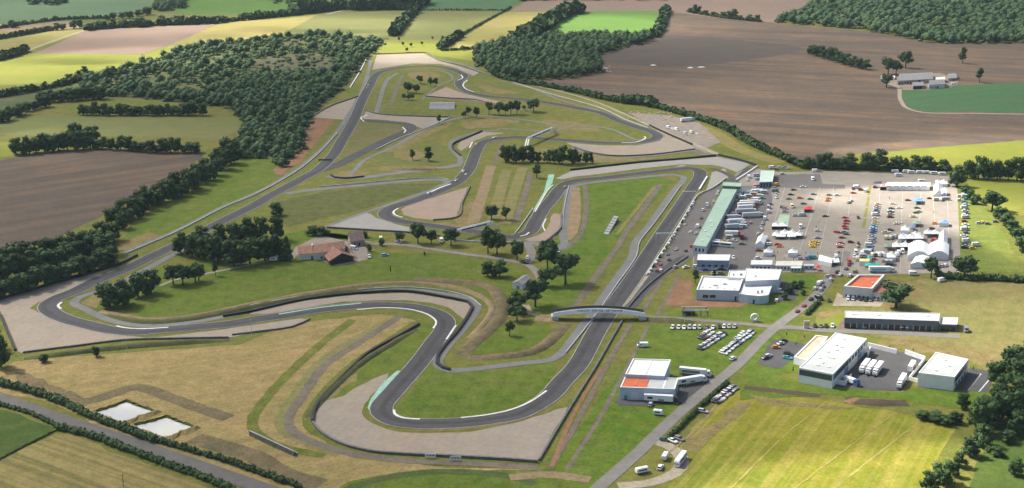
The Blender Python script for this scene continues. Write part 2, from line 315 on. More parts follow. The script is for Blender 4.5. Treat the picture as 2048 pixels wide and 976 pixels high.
# sandy and rutted marks
def rut(px, w, mat, label, z=Z4): return ribbon('dirt_track', px, w, mat, z, label=label, jit=.35)
rut([(1003, 284), (985, 340), (970, 390), (958, 440)], 3, rutm, 'rutted dirt track through the infield strips')
rut([(982, 332), (966, 385), (945, 446)], 9, tan, 'sandy mown strip nearest the gravel trap')
rut([(1014, 340), (1000, 385), (985, 445)], 9, GM('straw_strip', (.19, .155, .065), (.15, .145, .05), (.11, .125, .035), big=15, mid=5), 'straw coloured mown strip in the infield')
rut([(1046, 335), (1030, 380), (1010, 448)], 9, MATS['straw_strip'], 'second straw coloured mown strip in the infield')
rut([(1062, 345), (1048, 395), (1030, 446)], 5, rutm, 'brown dirt track beside the green run-off')
rut([(1148, 375), (1150, 420), (1142, 465), (1128, 480)], 9, tan, 'sandy strip inside the long bend')
rut([(1170, 372), (1172, 420), (1160, 470), (1130, 500)], 4, rutm, 'brown rut around the long bend')
rut([(1322, 368), (1286, 419), (1249, 469), (1239, 488), (1199, 543), (1164, 593), (1146, 622)], 4.5, rutm, 'rutted dirt track along the main straight')
rut([(1310, 372), (1268, 425), (1232, 470)], 3, MATS['straw_strip'], 'straw strip along the rutted track')
rut([(1202, 736), (1172, 786), (1146, 832), (1104, 932)], 2., rust, 'orange bare soil behind the barrier')
rut([(1262, 648), (1222, 715), (1164, 827), (1099, 939)], 2.6, rutm, 'grey dirt track right of the straight')
rut([(1300, 648), (1255, 732), (1199, 837), (1134, 939)], 2.2, rutm, 'second dirt track right of the straight')
rut([(1361, 545), (1338, 588), (1314, 630)], 2.4, rutm, 'dirt track above the bridge')
rut([(1325, 560), (1300, 600), (1286, 622)], 2.4, rutm, 'short dirt track above the bridge')
rut([(804, 630), (737, 673), (674, 713), (648, 732), (612, 782), (577, 842), (594, 869), (687, 904), (812, 922), (937, 927), (1075, 936)], 5, rutm, 'double rutted track around the near bend')
rut([(705, 640), (640, 690), (580, 745), (530, 800), (505, 840), (515, 868), (570, 896), (650, 912)], 5.5, grass2, 'green stripe across the dry meadow')
rut([(780, 640), (720, 672), (640, 725), (590, 790), (560, 842), (575, 870), (680, 910)], 5, MATS['straw_strip'], 'straw coloured stripe outside the ruts', z=Z3)
rut([(830, 645), (760, 690), (690, 740), (630, 805), (612, 845), (640, 872), (740, 910), (900, 922)], 4, grass2, 'green strip behind the tyre wall', z=Z3)
rut([(125, 786), (170, 803), (257, 777), (275, 774), (350, 799), (457, 837)], 8, bankm, 'brown dug earth around the ponds')
rut([(387, 876), (450, 895), (512, 914), (562, 946), (640, 970)], 11, bankm, 'brown dug earth beside the hedge')
rut([(640, 1000), (760, 958), (870, 944), (1000, 950), (1070, 968)], 5, GM('ditch_green', (.055, .085, .022), (.08, .09, .03), (.04, .06, .018), big=20, mid=5), 'overgrown ditch along the bottom')
rut([(1020, 955), (1100, 950), (1180, 960)], 6, tan, 'bare trampled ground beside the ditch')
rut([(1490, 775), (1560, 783), (1640, 792)], 5, GM('dark_spoil', (.085, .06, .042), (.07, .055, .04), (.06, .08, .025), big=10, mid=4), 'dark turned soil below the bank')
rut([(1030, 163), (1100, 178), (1180, 200), (1240, 224), (1300, 252), (1360, 282), (1415, 305)], 4, sandy, 'pale service lane along the hedge')
rut([(1000, 160), (1100, 185), (1200, 212), (1250, 235)], 9, GM('yellow_verge', (.17, .155, .05), (.14, .145, .042), None, big=30), 'yellow grass verge inside the hedge', z=Z2)
rut([(1330, 232), (1420, 262), (1480, 298), (1560, 326)], 16, GM('yellow_bank', (.20, .155, .055), (.16, .15, .045), (.13, .135, .04), big=20, mid=6), 'yellowish bank beside the hedge', z=Z2)
patch('gravel_yard', [(1255, 225), (1300, 228), (1345, 232), (1400, 245), (1440, 285), (1400, 300), (1330, 268), (1300, 252)], GM('builders_yard', (.20, .18, .155), (.24, .19, .15), (.17, .17, .16), big=20, mid=5), Z3, 'rough yard of bare ground and rubble by the hedge', 1.)
ribbon('white_farm_track', [(40, 108), (90, 88), (176, 58)], 6, sandy, Z4, label='white farm track between fields')
ribbon('white_farm_track', [(655, 28), (690, 20)], 8, sandy, Z4, label='short white track by far hedge')
ribbon('farm_lane', [(1776, 168), (1793, 172), (1801, 200), (1816, 217), (1848, 225), (1950, 227), (2100, 229)], 4.5, sandy, Z4, label='pale farm lane bending round the green field')
patch('farm_yard', [(1775, 165), (1800, 150), (1880, 146), (1920, 160), (1912, 171), (1850, 180), (1798, 180)], GM('farm_yard_soil', (.23, .185, .14), (.20, .165, .13), (.13, .13, .06), big=20, mid=6), Z3, 'bare farm yard', 1.)
dryp = GM('dry_patch', (.185, .14, .058), (.15, .13, .045), (.20, .125, .06), big=18, mid=5, fine_amt=.3)
def dryf(px, label, mat=None, r=1.6): return patch('dry_patch', px, mat or dryp, Z3, label, r, 5., smooth=True)
dryf([(765, 305), (800, 285), (850, 262), (880, 252), (905, 246), (890, 256), (850, 275), (800, 300)], 'dry orange strip above the infield lawn')
dryf([(790, 303), (830, 300), (850, 312), (820, 322), (795, 316)], 'bare patch on the infield lawn')
dryf([(742, 335), (820, 332), (895, 334), (860, 341), (780, 343)], 'dry strip below the infield lawn')
dryf([(668, 348), (700, 340), (740, 346), (720, 352), (680, 353)], 'dry wedge by the curved tyre wall')
dryf([(1090, 240), (1160, 246), (1200, 262), (1150, 262), (1100, 254)], 'dry patch in the upper infield')
dryf([(920, 248), (980, 238), (1040, 242), (1000, 252), (940, 258)], 'yellow patch below the ridge trees')
dryf([(1180, 312), (1260, 316), (1330, 314), (1270, 322), (1190, 326), (1140, 332), (1150, 318)], 'dry strip above the long tyre wall')
dryf([(820, 146), (860, 144), (880, 152), (850, 160), (825, 158)], 'dry patch inside the far corner')
dryf([(960, 170), (1000, 178), (1040, 186), (1000, 188), (970, 182)], 'yellow verge at the far esses')
dryf([(988, 306), (1010, 300), (1040, 296), (1100, 300), (1080, 308), (1020, 310)], 'yellow strip behind the dense infield row')
dryf([(930, 410), (950, 400), (966, 420), (950, 448), (915, 446)], 'dry corner beside the pinkish gravel trap')
dryf([(850, 448), (920, 446), (960, 450), (940, 456), (880, 452)], 'dry verge under the infield strips')
dryf([(225, 500), (300, 466), (320, 470), (270, 498)], 'dry patch by the back straight', None, 1.2)
dryf([(640, 466), (700, 470), (740, 476), (700, 480), (640, 472)], 'dry edge under the gravel wedge')
dryf([(165, 606), (190, 590), (215, 582), (205, 600), (190, 616)], 'dry earth at the left apex')
dryf([(620, 812), (640, 790), (690, 752), (720, 746), (680, 782), (646, 806)], 'dry grass beside the large gravel trap')
dryf([(800, 862), (900, 862), (1000, 850), (1080, 828), (1000, 844), (900, 856)], 'dry verge along the near hairpin exit', None, .6)
dryf([(1640, 625), (1690, 622), (1660, 634), (1632, 640)], 'dry patch behind the yellow lawn')
dryf([(1750, 612), (1830, 560), (1850, 560), (1800, 616)], 'brown worn strip beside the big oak')
dryf([(1500, 792), (1560, 800), (1640, 808), (1720, 816), (1600, 816), (1520, 806)], 'dry headland of the hay field')
dryf([(1360, 900), (1420, 850), (1480, 806), (1500, 806), (1440, 862), (1390, 905)], 'trampled track across the hay field')
dryf([(1740, 690), (1840, 680), (1960, 700), (1990, 726), (1900, 712), (1800, 700)], 'dry brown grass behind the white buildings')
dryf([(30, 742), (90, 760), (130, 788), (90, 782), (40, 764)], 'brown worn corner of the dry meadow', bankm)
dryf([(1330, 300), (1400, 302), (1440, 312), (1380, 308)], 'grey worn ground by the lane', rutm)
cutl = GM('pale_cut_line', (.25, .215, .06), (.22, .20, .05), None, big=20)
rut([(1640, 1000), (1760, 905), (1850, 835)], .8, cutl, 'pale tractor line in the hay field', z=Z5); rut([(1560, 1000), (1690, 900), (1790, 826)], .8, cutl, 'pale tractor line in the hay field', z=Z5)
rut([(1440, 1000), (1560, 880), (1650, 805)], .8, cutl, 'pale tractor line in the hay field', z=Z5)
rut([(1440, 800), (1400, 850), (1340, 905)], 1.2, tan, 'worn wheel track along the clipped hedge', z=Z5)
# ---------------------------------------------------------------- gravel traps
def trap(px, mat, label, **k): return patch('gravel_trap', px, mat, Z4, label, .45, **{'step': 4, **k})
trap([(777, 747), (747, 758), (707, 778), (687, 792), (662, 799), (647, 804), (629, 825), (626, 847), (652, 872), (699, 892), (762, 903), (837, 909), (950, 914), (1024, 918), (1074, 920), (1106, 865), (1133, 814), (1086, 829), (1024, 847), (937, 864), (862, 866), (799, 864), (749, 850), (727, 834), (726, 817), (742, 792), (762, 774), (777, 754)], gravel, 'large gravel trap outside the near hairpin', smooth=True, step=5)
trap([(232, 534), (100, 570), (-8, 602), (2, 630), (32, 703), (44, 706), (250, 681), (457, 676), (512, 665), (587, 654), (618, 640), (600, 637), (512, 650), (400, 665), (300, 676), (237, 671), (187, 660), (125, 640), (75, 624), (60, 617), (75, 606), (125, 585), (187, 555)], gravel, 'large gravel trap outside the left corner')
trap([(498, 629), (512, 622), (612, 601), (712, 590), (812, 586), (892, 598), (937, 607), (944, 614), (936, 632), (929, 641), (922, 634), (897, 615), (862, 606), (812, 601), (762, 601), (687, 604), (612, 616), (537, 628)], gravel, 'crescent gravel trap under the tyre wall')
trap([(802, 419), (808, 430), (827, 436), (862, 440), (912, 436), (922, 404), (937, 374), (899, 385), (849, 401), (812, 413)], gravelp, 'pinkish gravel trap below the infield tracks')
trap([(652, 454), (734, 426), (742, 428), (752, 436), (787, 447), (822, 456), (819, 465), (737, 461), (662, 456)], gravelg, 'grey gravel wedge outside the middle hairpin')
trap([(1131, 285), (1199, 291), (1274, 291), (1319, 282), (1330, 271), (1304, 256), (1299, 254), (1384, 289), (1389, 298), (1299, 309), (1224, 311), (1179, 304), (1149, 294)], gravel, 'gravel trap outside the right hand hairpin')
trap([(1110, 357), (1144, 342), (1274, 327), (1434, 314), (1494, 326), (1499, 330), (1474, 345), (1449, 335), (1424, 330), (1361, 329), (1274, 338), (1199, 348), (1149, 354), (1124, 359)], gravelg, 'long grey gravel trap behind the first corner')
trap([(754, 110), (847, 107), (874, 120), (959, 145), (947, 152), (912, 136), (882, 128), (824, 127), (774, 135), (744, 140)], gravel, 'gravel trap at the far end of the circuit')
trap([(712, 196), (694, 240), (622, 235), (630, 227), (670, 210)], gravel, 'gravel trap left of the back straight')
trap([(892, 174), (852, 192), (937, 199), (977, 207), (1012, 206), (949, 192), (917, 184)], gravelp, 'narrow pink gravel trap in the far esses')
trap([(732, 222), (752, 227), (820, 232), (902, 236), (845, 257), (815, 247), (770, 240), (724, 238)], gravel, 'gravel wedge beside the chicane')
trap([(914, 294), (922, 281), (967, 264), (1012, 266), (975, 272), (949, 282), (922, 303)], gravel, 'small gravel trap by the footbridge')
trap([(1109, 427), (1121, 429), (1121, 456), (1094, 482), (1049, 480), (1081, 469), (1098, 448)], gravelp, 'pinkish gravel trap inside the bend', smooth=True, step=4)
trap([(1424, 345), (1449, 337), (1460, 352), (1450, 362), (1412, 382)], gravelg, 'grey paved wedge at the pit exit')
trap([(1349, 335), (1361, 330), (1372, 331), (1372, 332)], gravelg, 'gravel sliver by the first corner')
patch('green_runoff', [(1097, 349), (1109, 349), (1105, 366), (1091, 388), (1068, 426), (1066, 421), (1088, 384)], green_p, Z5, 'green painted run-off beside the track')
patch('green_runoff', [(794, 742), (804, 742), (774, 775), (746, 812), (738, 821), (735, 816), (742, 797), (768, 764)], green_p, Z5, 'green painted run-off at the near bend')
# ---------------------------------------------------------------- tracks
TRACK = [(1024,832),(1061,817),(1099,792),(1124,764),(1154,732),(1196,658),(1226,613),(1271,550),(1311,488),(1380,384),(1400,352),(1398,342),(1380,337),(1324,342),(1249,351),(1199,357),(1164,360),(1136,366),(1119,379),(1108,394),(1086,419),(1071,444),(1056,466),(1024,475),(987,469),(937,462),(887,455),(837,448),(794.5,441.5),(773,433),(771,425),(787,414),(824.5,403),(874.5,384),(912,366),(937,340),(946,319),(956,296),(966,285),(987,279),(1024,275),(1049,275),(1124,280),(1199,285.5),(1249,286),(1290,283),(1311,277),(1315,271),(1302,263),(1274,254),(1239,242),(1199,225),(1149,215),(1086,204),(1049,199),(1024,197),(974.5,192.5),(942,186),(923,175),(918,163),(929,151),(917,144),(892,136),(862,132),(812,134),(782,139),(762,144),(751,151),(739,173),(724.5,200),(707,242),(684,281),(668,308),(637,339),(607,356),(574,374),(537,394),(512,409),(450,440),(347,493),(300,515),(260,535),(190,563),(150,583),(112,598),(95,612),(105,626),(137,640),(175,650),(225,661),(275,664),(325,660),(400,654),(462,648),(512,639),(562,632),(637,620),(712,612),(762,610.5),(812,613),(849.5,619),(879.5,630.5),(891,643),(887,660.5),(872,680),(852,708),(834.5,730),(799.5,769.5),(782,789.5),(765,809.5),(764,825),(782,839),(812,846),(862,848),(937,844.5),(987,838)]
tp = spline(wpts(TRACK), 3.5, True)
TW = 11.6
v, f = ribbon_geo(tp, -TW / 2, TW / 2, Z6 * 1.5, True)
f = [(a, b, c, d) for a, b, c, d in f]
tag(mesh_obj('race_track', v, f, asph), 'dark grey asphalt race track winding through the circuit', kind='structure')
for s in (-1, 1):
    v, f = ribbon_geo(tp, s * (TW / 2 - .25) - .16, s * (TW / 2 - .25) + .16, Z7 * 1.5 + .015, True)
    tag(mesh_obj('track_edge_line', v, f, white_l), 'white painted line along the track edge', kind='structure')
# rubbered racing line
rr = random.Random(3); nn = normals(tp, True); rl = []
for i, p in enumerate(tp):
    o = 1.8 * math.sin(i * .021) + .6 * math.sin(i * .093); rl.append(p + nn[i] * o)
v, f = ribbon_geo(rl, -1.5, 1.5, Z6 * 1.5 + .02, True)
tag(mesh_obj('racing_line', v, f, GM('rubbered_asphalt', (.046, .045, .046), (.058, .056, .058), (.066, .064, .067), big=40, mid=6, fine=3, fine_amt=.1, rough=.8)), 'darker rubbered racing line on the track', kind='structure')
def road(px, w, mat, label, name='service_road', z=Z5, **k): return ribbon(name, px, w, mat, z, label=label, **k)
road([(632, 344), (674, 330), (712, 311), (752, 291), (794, 271), (815, 262), (822, 254), (807, 247), (762, 244), (735, 241), (705, 241)], 11, asph, 'grey link track joining the back straight', 'link_track')
road([(655, 352), (690, 357), (737, 354), (812, 344), (874, 338), (918, 330)], 9, asph_l, 'pale link track across the infield', 'link_track')
road([(574, 388), (594, 384), (637, 379), (712, 372), (774, 366), (837, 361), (885, 360), (898, 364)], 8, asph_l, 'pale lower link track across the infield', 'link_track')
road([(898, 364), (862, 380), (787, 406), (699, 436), (648, 456)], 4, asph_l, 'pale perimeter road beside the middle hairpin')
road([(700, 350), (712, 338), (727, 322), (794, 290), (840, 264), (902, 240), (960, 232), (1050, 240), (1120, 252)], 4.5, asph_l, 'pale service road above the link track')
road([(918, 331), (921, 318), (909, 304), (901, 290), (912, 278), (960, 264), (1000, 260)], 5, asph_l, 'pale service road hooking round the small gravel trap')
road([(246, 506), (350, 463), (450, 412), (512, 386), (590, 342), (640, 302), (674, 264), (694, 235), (716, 200), (735, 150), (742, 120)], 4.5, asph_l, 'pale perimeter road beside the back straight')
road([(752, 228), (760, 200), (775, 160), (795, 146)], 5, asph_l, 'pale service road inside the far corner')
road([(780, 215), (792, 180), (805, 150)], 4, rutm, 'brown dirt lane inside the far corner', 'dirt_track')
road([(845, 198), (880, 170), (905, 158), (880, 142), (800, 140)], 3, asph_l, 'pale service road inside the far loop')
road([(852, 196), (950, 202), (1012, 214), (1060, 220)], 4, asph_l, 'pale service road under the far gravel')
road([(875, 120), (920, 128), (965, 144), (985, 150), (1060, 175), (1120, 200), (1200, 222)], 4, asph_l, 'pale perimeter road behind the far corner')
road([(1005, 257), (1100, 262), (1160, 250), (1220, 258), (1275, 280), (1290, 277)], 4, asph_l, 'pale service road inside the right hairpin')
road([(1395, 300), (1300, 312), (1220, 316), (1180, 309), (1145, 296)], 4, asph_l, 'pale service road behind the right gravel trap')
road([(1384, 290), (1420, 305), (1436, 310), (1500, 327)], 5, asph_l, 'concrete lane between the two traps')
road([(1299, 250), (1384, 287), (1434, 308)], 6, sandy, 'pale lane beside the builders yard')
road([(1130, 490), (1126, 470), (1131, 424), (1134, 404), (1144, 374), (1174, 367), (1274, 356), (1349, 350), (1366, 354), (1366, 362), (1350, 380), (1324, 415), (1294, 457), (1269, 488), (1264, 513), (1224, 570), (1186, 625), (1159, 660), (1124, 705), (1100, 720), (1049, 726), (1000, 732), (950, 738), (897, 741), (880, 735), (876, 722), (897, 690), (924, 660), (948, 628), (954, 613), (930, 597), (887, 588), (812, 580), (712, 585), (612, 597), (512, 620), (457, 632), (375, 646), (290, 652), (225, 642), (165, 616), (148, 606), (160, 595), (212, 578), (275, 548), (350, 508), (385, 492)], 5.5, asph_l, 'pale inner service road following the track')
road([(1130, 490), (1110, 500), (1075, 488), (1049, 484)], 7, asph_l, 'pale apron beside the inner bend')
road([(1050, 485), (1062, 500), (1058, 522), (1051, 528)], 6, road_m, 'paved lane down to the trees')
road([(1500, 335), (1472, 358), (1450, 366)], 6, asph, 'pit exit lane', 'pit_lane')
road([(1424, 337), (1450, 346), (1470, 360), (1466, 372)], 6, asph_d, 'curved tarmac lane behind the tower', 'pit_lane')
patch('pit_lane', [(1466, 362), (1412, 383), (1385, 412), (1336, 500), (1296, 552), (1246, 625), (1262, 625), (1330, 552), (1400, 506), (1390, 490), (1440, 380)], padd_d, Z5, 'wide pit lane in front of the green roofed garages')
patch('asphalt_apron', [(1246, 625), (1283, 556), (1300, 552), (1345, 520), (1372, 508), (1300, 580), (1264, 625)], asph_d, Z5, 'grey asphalt apron at the pit entry')
patch('sandy_wedge', [(1240, 622), (1292, 550), (1298, 552), (1262, 600)], sandy, Z6, 'pale sandy wedge beside the pit wall')
# country roads
road([(-60, 777), (0, 796), (125, 839.5), (200, 864), (250, 881), (375, 924), (512, 972), (600, 1003)], 8.5, GM('country_asphalt', (.115, .108, .10), (.13, .12, .112), (.10, .095, .09), big=40, mid=8, fine=3, fine_amt=.1), 'grey country road between hedges', 'road')
pr = spline(wpts([(-60, 777), (0, 796), (125, 839.5), (200, 864), (250, 881), (375, 924), (512, 972), (600, 1003)]), 3.)
v = []; f = []
for i in range(0, len(pr) - 1, 4):
    d = (pr[i + 1] - pr[i]).normalized(); n = Vector((-d.y, d.x, 0)) * .09; b = len(v)
    for q in (pr[i] - n, pr[i] + d * 3.2 - n, pr[i] + d * 3.2 + n, pr[i] + n): v.append((q.x, q.y, Z7))
    f.append((b, b + 1, b + 2, b + 3))
tag(mesh_obj('road_marking', v, f, white_l), 'white dashed centre line of the country road', kind='structure')
for s in (-1, 1):
    vv, ff = ribbon_geo(pr, s * 3.9 - .12, s * 3.9 + .12, Z7)
    tag(mesh_obj('road_marking', vv, ff, white_l), 'white edge line of the country road', kind='structure')
road([(1180, 990), (1196, 976), (1274, 907), (1306, 876), (1361, 824), (1424, 771), (1469, 735), (1519, 684), (1540, 664), (1570, 640), (1601, 618), (1636, 587), (1656, 560), (1674, 534), (1694, 503)], 6.4, road_m, 'pale grey access road climbing to the paddock', 'road')
road([(1286, 634), (1340, 636), (1399, 640.5), (1486, 648), (1545, 654)], 4.6, road_m, 'lane leading from bridge to access road', 'road')
road([(1540, 656), (1586, 655), (1648, 661), (1761, 665), (1920, 673)], 6.5, road_m, 'paved lane in front of the long grey building', 'road')
road([(1105, 632), (1080, 632), (1062, 628), (1052, 610)], 4, sandy, 'sandy lane left of the bridge')
road([(690, 490), (745, 488), (799, 489), (880, 501), (935, 509), (976, 514), (1017, 521), (1051, 528), (1069, 540), (1080, 556)], 5, GM('lane_asphalt', (.20, .18, .165), (.215, .195, .175), None, big=20), 'pale lane leading to the farmhouse', 'lane')
road([(410, 548), (470, 536), (540, 522)], 3, sandy, 'pale footpath across the lawn', 'footpath')
road([(320, 572), (350, 560), (410, 548)], 2.4, sandy, 'faint footpath under the trees', 'footpath')
road([(1300, 880), (1336, 892), (1356, 907), (1366, 925), (1349, 947), (1299, 966), (1236, 972)], 6, sandy, 'sandy loop beside the access road', 'dirt_track', z=Z4)
patch('farm_yard', [(583, 524), (600, 505), (665, 530), (680, 532), (735, 519), (735, 500), (724, 490), (745, 483), (690, 482), (640, 470), (590, 495), (580, 515)], GM('farmhouse_yard', (.24, .205, .17), (.22, .19, .16), None, big=20), Z4, 'pale paved yard around the farmhouse')
# paddock
patch('paddock', [(1386, 508), (1440, 392), (1475, 345), (1500, 335), (1560, 345), (1622, 343), (1700, 343), (1840, 348), (1900, 352), (1915, 380), (1922, 545), (1820, 548), (1700, 552), (1640, 545), (1560, 545), (1500, 540), (1385, 545)], padd, Z4, 'wide asphalt paddock full of cars and tents')
patch('paddock_lane', [(1548, 350), (1640, 348), (1645, 368), (1690, 370), (1690, 378), (1545, 376)], padd_d, Z5, 'darker tarmac strip across the top of the paddock')
patch('paddock_lane', [(1478, 372), (1540, 372), (1545, 400), (1500, 545), (1385, 545), (1390, 508)], padd_d, Z5, 'darker tarmac behind the garages')
for a, b in (((1640, 375), (1610, 470)), ((1705, 372), (1680, 545)), ((1570, 375), (1545, 455)), ((1625, 430), (1600, 500)), ((1805, 385), (1800, 545)), ((1865, 385), (1872, 470)), ((1668, 375), (1640, 500)), ((1842, 385), (1838, 460)), ((1895, 400), (1900, 540)), ((1545, 376), (1690, 377)), ((1745, 440), (1640, 440)), ((1760, 385), (1745, 545))):
    ribbon('parking_line', [a, b], .32, white_l, Z6, label='faint white line on the paddock', smooth=False)
for i in range(4):
    y0 = 372 + i * 22
    x0 = 1741 - i * 3.6
    patch('grass_strip', [(x0 - 2.5, y0), (x0 + 2.5, y0), (x0 - 1, y0 + 18), (x0 - 6.5, y0 + 18)], yelg, Z6, 'strip of weeds across the paddock')
patch('green_carpet', [(1560, 430), (1580, 430), (1576, 449), (1552, 449)], plain('pale_green_carpet', (.30, .42, .30), .9), Z6, 'pale green carpet in front of the tents')
patch('car_park', [(1236, 796), (1300, 812), (1306, 800), (1400, 760), (1422, 752), (1440, 765), (1380, 805), (1290, 812), (1238, 812)], asph_d, Z4, 'dark forecourt of the workshop')
patch('car_park', [(1228, 806), (1300, 814), (1310, 798), (1240, 790)], asph_d, Z5, 'dark forecourt in front of the workshop')
patch('car_park', [(1512, 728), (1545, 680), (1600, 686), (1612, 690), (1590, 715), (1560, 738)], asph_d, Z4, 'small car park beside the white buildings')
patch('car_park', [(1660, 770), (1740, 690), (1840, 712), (1850, 735), (1800, 782), (1700, 778)], asph_d, Z4, 'dark yard between the white buildings')
patch('car_park', [(1900, 780), (1940, 735), (1990, 745), (1975, 785)], asph_d, Z4, 'dark car park beside the right building')
for a, b in (((1936, 782), (1962, 748)), ((1958, 784), (1985, 752))): ribbon('kerb_stone', [a, b], .6, concrete, Z6, label='pale kerb of the small car park', smooth=False)
patch('car_park', [(1555, 605), (1562, 560), (1600, 575), (1590, 600)], asph_d, Z4, 'dark car park behind the offices')
patch('car_park', [(1665, 612), (1675, 585), (1690, 595), (1770, 602), (1760, 614)], sandy, Z4, 'pale forecourt of the orange roofed building')
patch('car_park', [(1674, 658), (1690, 632), (1692, 660)], GM('red_tarmac', (.16, .11, .10), (.15, .105, .095), None), Z4, 'reddish forecourt beside the grey building')
# start and grid marks
ribbon('start_line', [(1365, 383), (1392, 383)], 1.2, white_l, Z7, label='white line across the main straight', smooth=False)
# kerbs
def kerb(px, label, w=1.6): return ribbon('kerb', px, w * .68, kerb_m, Z8, label=label, step=2.)
kerb([(233, 652), (250, 656), (290, 658), (337, 655)], 'long white kerb at the left bend')
kerb([(124, 605), (116, 612), (122, 618)], 'white kerb at the left apex', 2.)
kerb([(714, 620), (762, 616), (812, 618), (850, 627), (870, 640), (872, 648), (866, 657)], 'long white kerb around the bend')
kerb([(912, 651), (903, 664), (893, 679)], 'white kerb on the bend exit')
kerb([(788, 820), (790, 829), (805, 836), (840, 839)], 'white kerb at the near hairpin apex', 1.8)
kerb([(922, 836), (975, 830), (1024, 819), (1060, 804), (1093, 782)], 'long white kerb out of the near hairpin')
kerb([(796, 417), (787, 424), (792, 431), (805, 435)], 'white kerb at the middle hairpin', 2.)
kerb([(858, 386), (880, 376), (902, 368)], 'white kerb before the middle hairpin', 2.)
kerb([(945, 284), (939, 296)], 'white kerb beside the small gravel trap', 1.8)
kerb([(1243, 286), (1268, 285), (1286, 280), (1291, 275), (1288, 273)], 'white kerb at the right hairpin', 2.)
kerb([(1040, 473), (1052, 470), (1058, 465)], 'white kerb in the inner bend', 1.6)
kerb([(1106, 370), (1096, 380), (1070, 424)], 'white kerb along the green run-off', 1.2)
kerb([(922, 150), (925, 156), (915, 161)], 'white kerb at the far esses', 2.)
kerb([(935, 160), (926, 170), (935, 180), (948, 184)], 'second white kerb at the far esses', 2.)
kerb([(805, 255), (811, 261), (808, 266)], 'white kerb at the link corner', 2.)
kerb([(735, 230), (722, 236), (728, 243)], 'white kerb by the chicane', 1.8)
kerb([(1090, 462), (1086, 452), (1092, 438)], 'white kerb on the inner bend exit', 1.4)
ribbon('green_kerb', [(558, 629), (637, 616), (722, 607)], 1.6, green_p, Z8, label='green and white kerb strip along the bend')
# ---------------------------------------------------------------- earth banks
berm('earth_bank', [(824, 559), (899, 563), (974, 572), (1002, 600), (999, 634), (982, 657), (949, 684), (926, 712)], 9, 1.6, bankm, 'brown earth bank around the infield bend', seed=1)
berm('earth_bank', [(200, 622), (300, 640), (375, 634), (512, 607), (637, 584), (737, 570), (812, 566), (900, 574), (960, 592), (985, 614), (975, 640), (940, 676)], 5, 1.2, tan, 'sandy earth bank behind the service road', seed=2)
berm('earth_bank', [(212, 630), (287, 645), (375, 640), (512, 613), (637, 591), (750, 576)], 6, 1.5, GM('dark_bank_grass', (.06, .07, .025), (.085, .085, .035), (.10, .08, .045), big=20, mid=6), 'dark grassy bank above the service road', seed=3)
berm('earth_bank', [(935, 716), (1000, 714), (1060, 705), (1092, 688), (1120, 660), (1132, 648)], 8, 1.8, bankm, 'brown earth bank below the bridge', seed=4)
berm('earth_bank', [(48, 718), (250, 695), (460, 680)], 6, 1.8, MATS['dark_bank_grass'], 'dark grassy bank under the left gravel trap', seed=5)
berm('earth_bank', [(780, 338), (860, 340), (905, 336)], 6, 1.5, bankm, 'low bank behind the link track', seed=6)
berm('earth_bank', [(835, 656), (780, 690), (720, 728), (665, 778), (630, 815), (616, 838)], 5, 1.3, MATS['dark_bank_grass'], 'grassy bank behind the tyre wall', seed=7)
berm('spoil_heap', [(1690, 800), (1720, 803), (1760, 806), (1815, 806)], 8, 2.4, MATS['dark_spoil'], 'dark heap of turned soil below the yard', seed=8)
berm('spoil_heap', [(1695, 806), (1715, 800), (1740, 804)], 6, 3.0, rust, 'orange heap of soil below the yard', seed=9)
# ---------------------------------------------------------------- ponds
water = bpy.data.materials.new('pond_water'); t, b = nt(water); b.inputs['Base Color'].default_value = (.43, .415, .35, 1); b.inputs['Roughness'].default_value = .04; b.inputs['Specular IOR Level'].default_value = 1.; b.inputs['IOR'].default_value = 1.9  # murky water, base made extra pale in place of the bright sky reflection
pbank = GM('pond_bank_grass', (.045, .07, .02), (.065, .085, .026), None, big=8, fine=1)
for quad, lab in (([(252, 806), (304, 824), (244, 846), (193, 827)], 'pale pond beside the hedge, the smaller and higher one'), ([(332, 837), (383, 855), (330, 877), (270, 854)], 'pale pond beside the hedge, the nearer one')):
    p = wpts(quad); c = sum(p, Vector()) / 4
    inner = [q.copy() for q in p]
    ring = []
    for k, zz in ((1.0, .06), (1.12, 1.25), (1.2, 1.3), (1.45, .05)):
        rr = random.Random(5); pts = []
        for i in range(4):
            a, d = p[i], p[(i + 1) % 4]
            for j in range(8):
                q = c + (a.lerp(d, j / 8) - c) * k; pts.append((q.x + rr.uniform(-.8, .8), q.y + rr.uniform(-.8, .8), zz + (rr.uniform(-.15, .15) if zz > 1 else 0)))
        ring.append(pts)
    v = sum(ring, []); f = []; n = 32; fm = []
    for r in range(3):
        for i in range(n):
            j = (i + 1) % n; f.append((r * n + i, (r + 1) * n + i, (r + 1) * n + j, r * n + j)); fm.append(0 if r == 0 else 1)
    tag(mesh_obj('pond_bank', v, f, [pbank, dry], fm=fm), 'grassy bank around the ' + lab, kind='structure')
    q = [c + (a - c) * 1.02 for a in p]
    tag(mesh_obj('pond', [(a.x, a.y, .3) for a in q], [(3, 2, 1, 0)], water), lab, kind='structure')
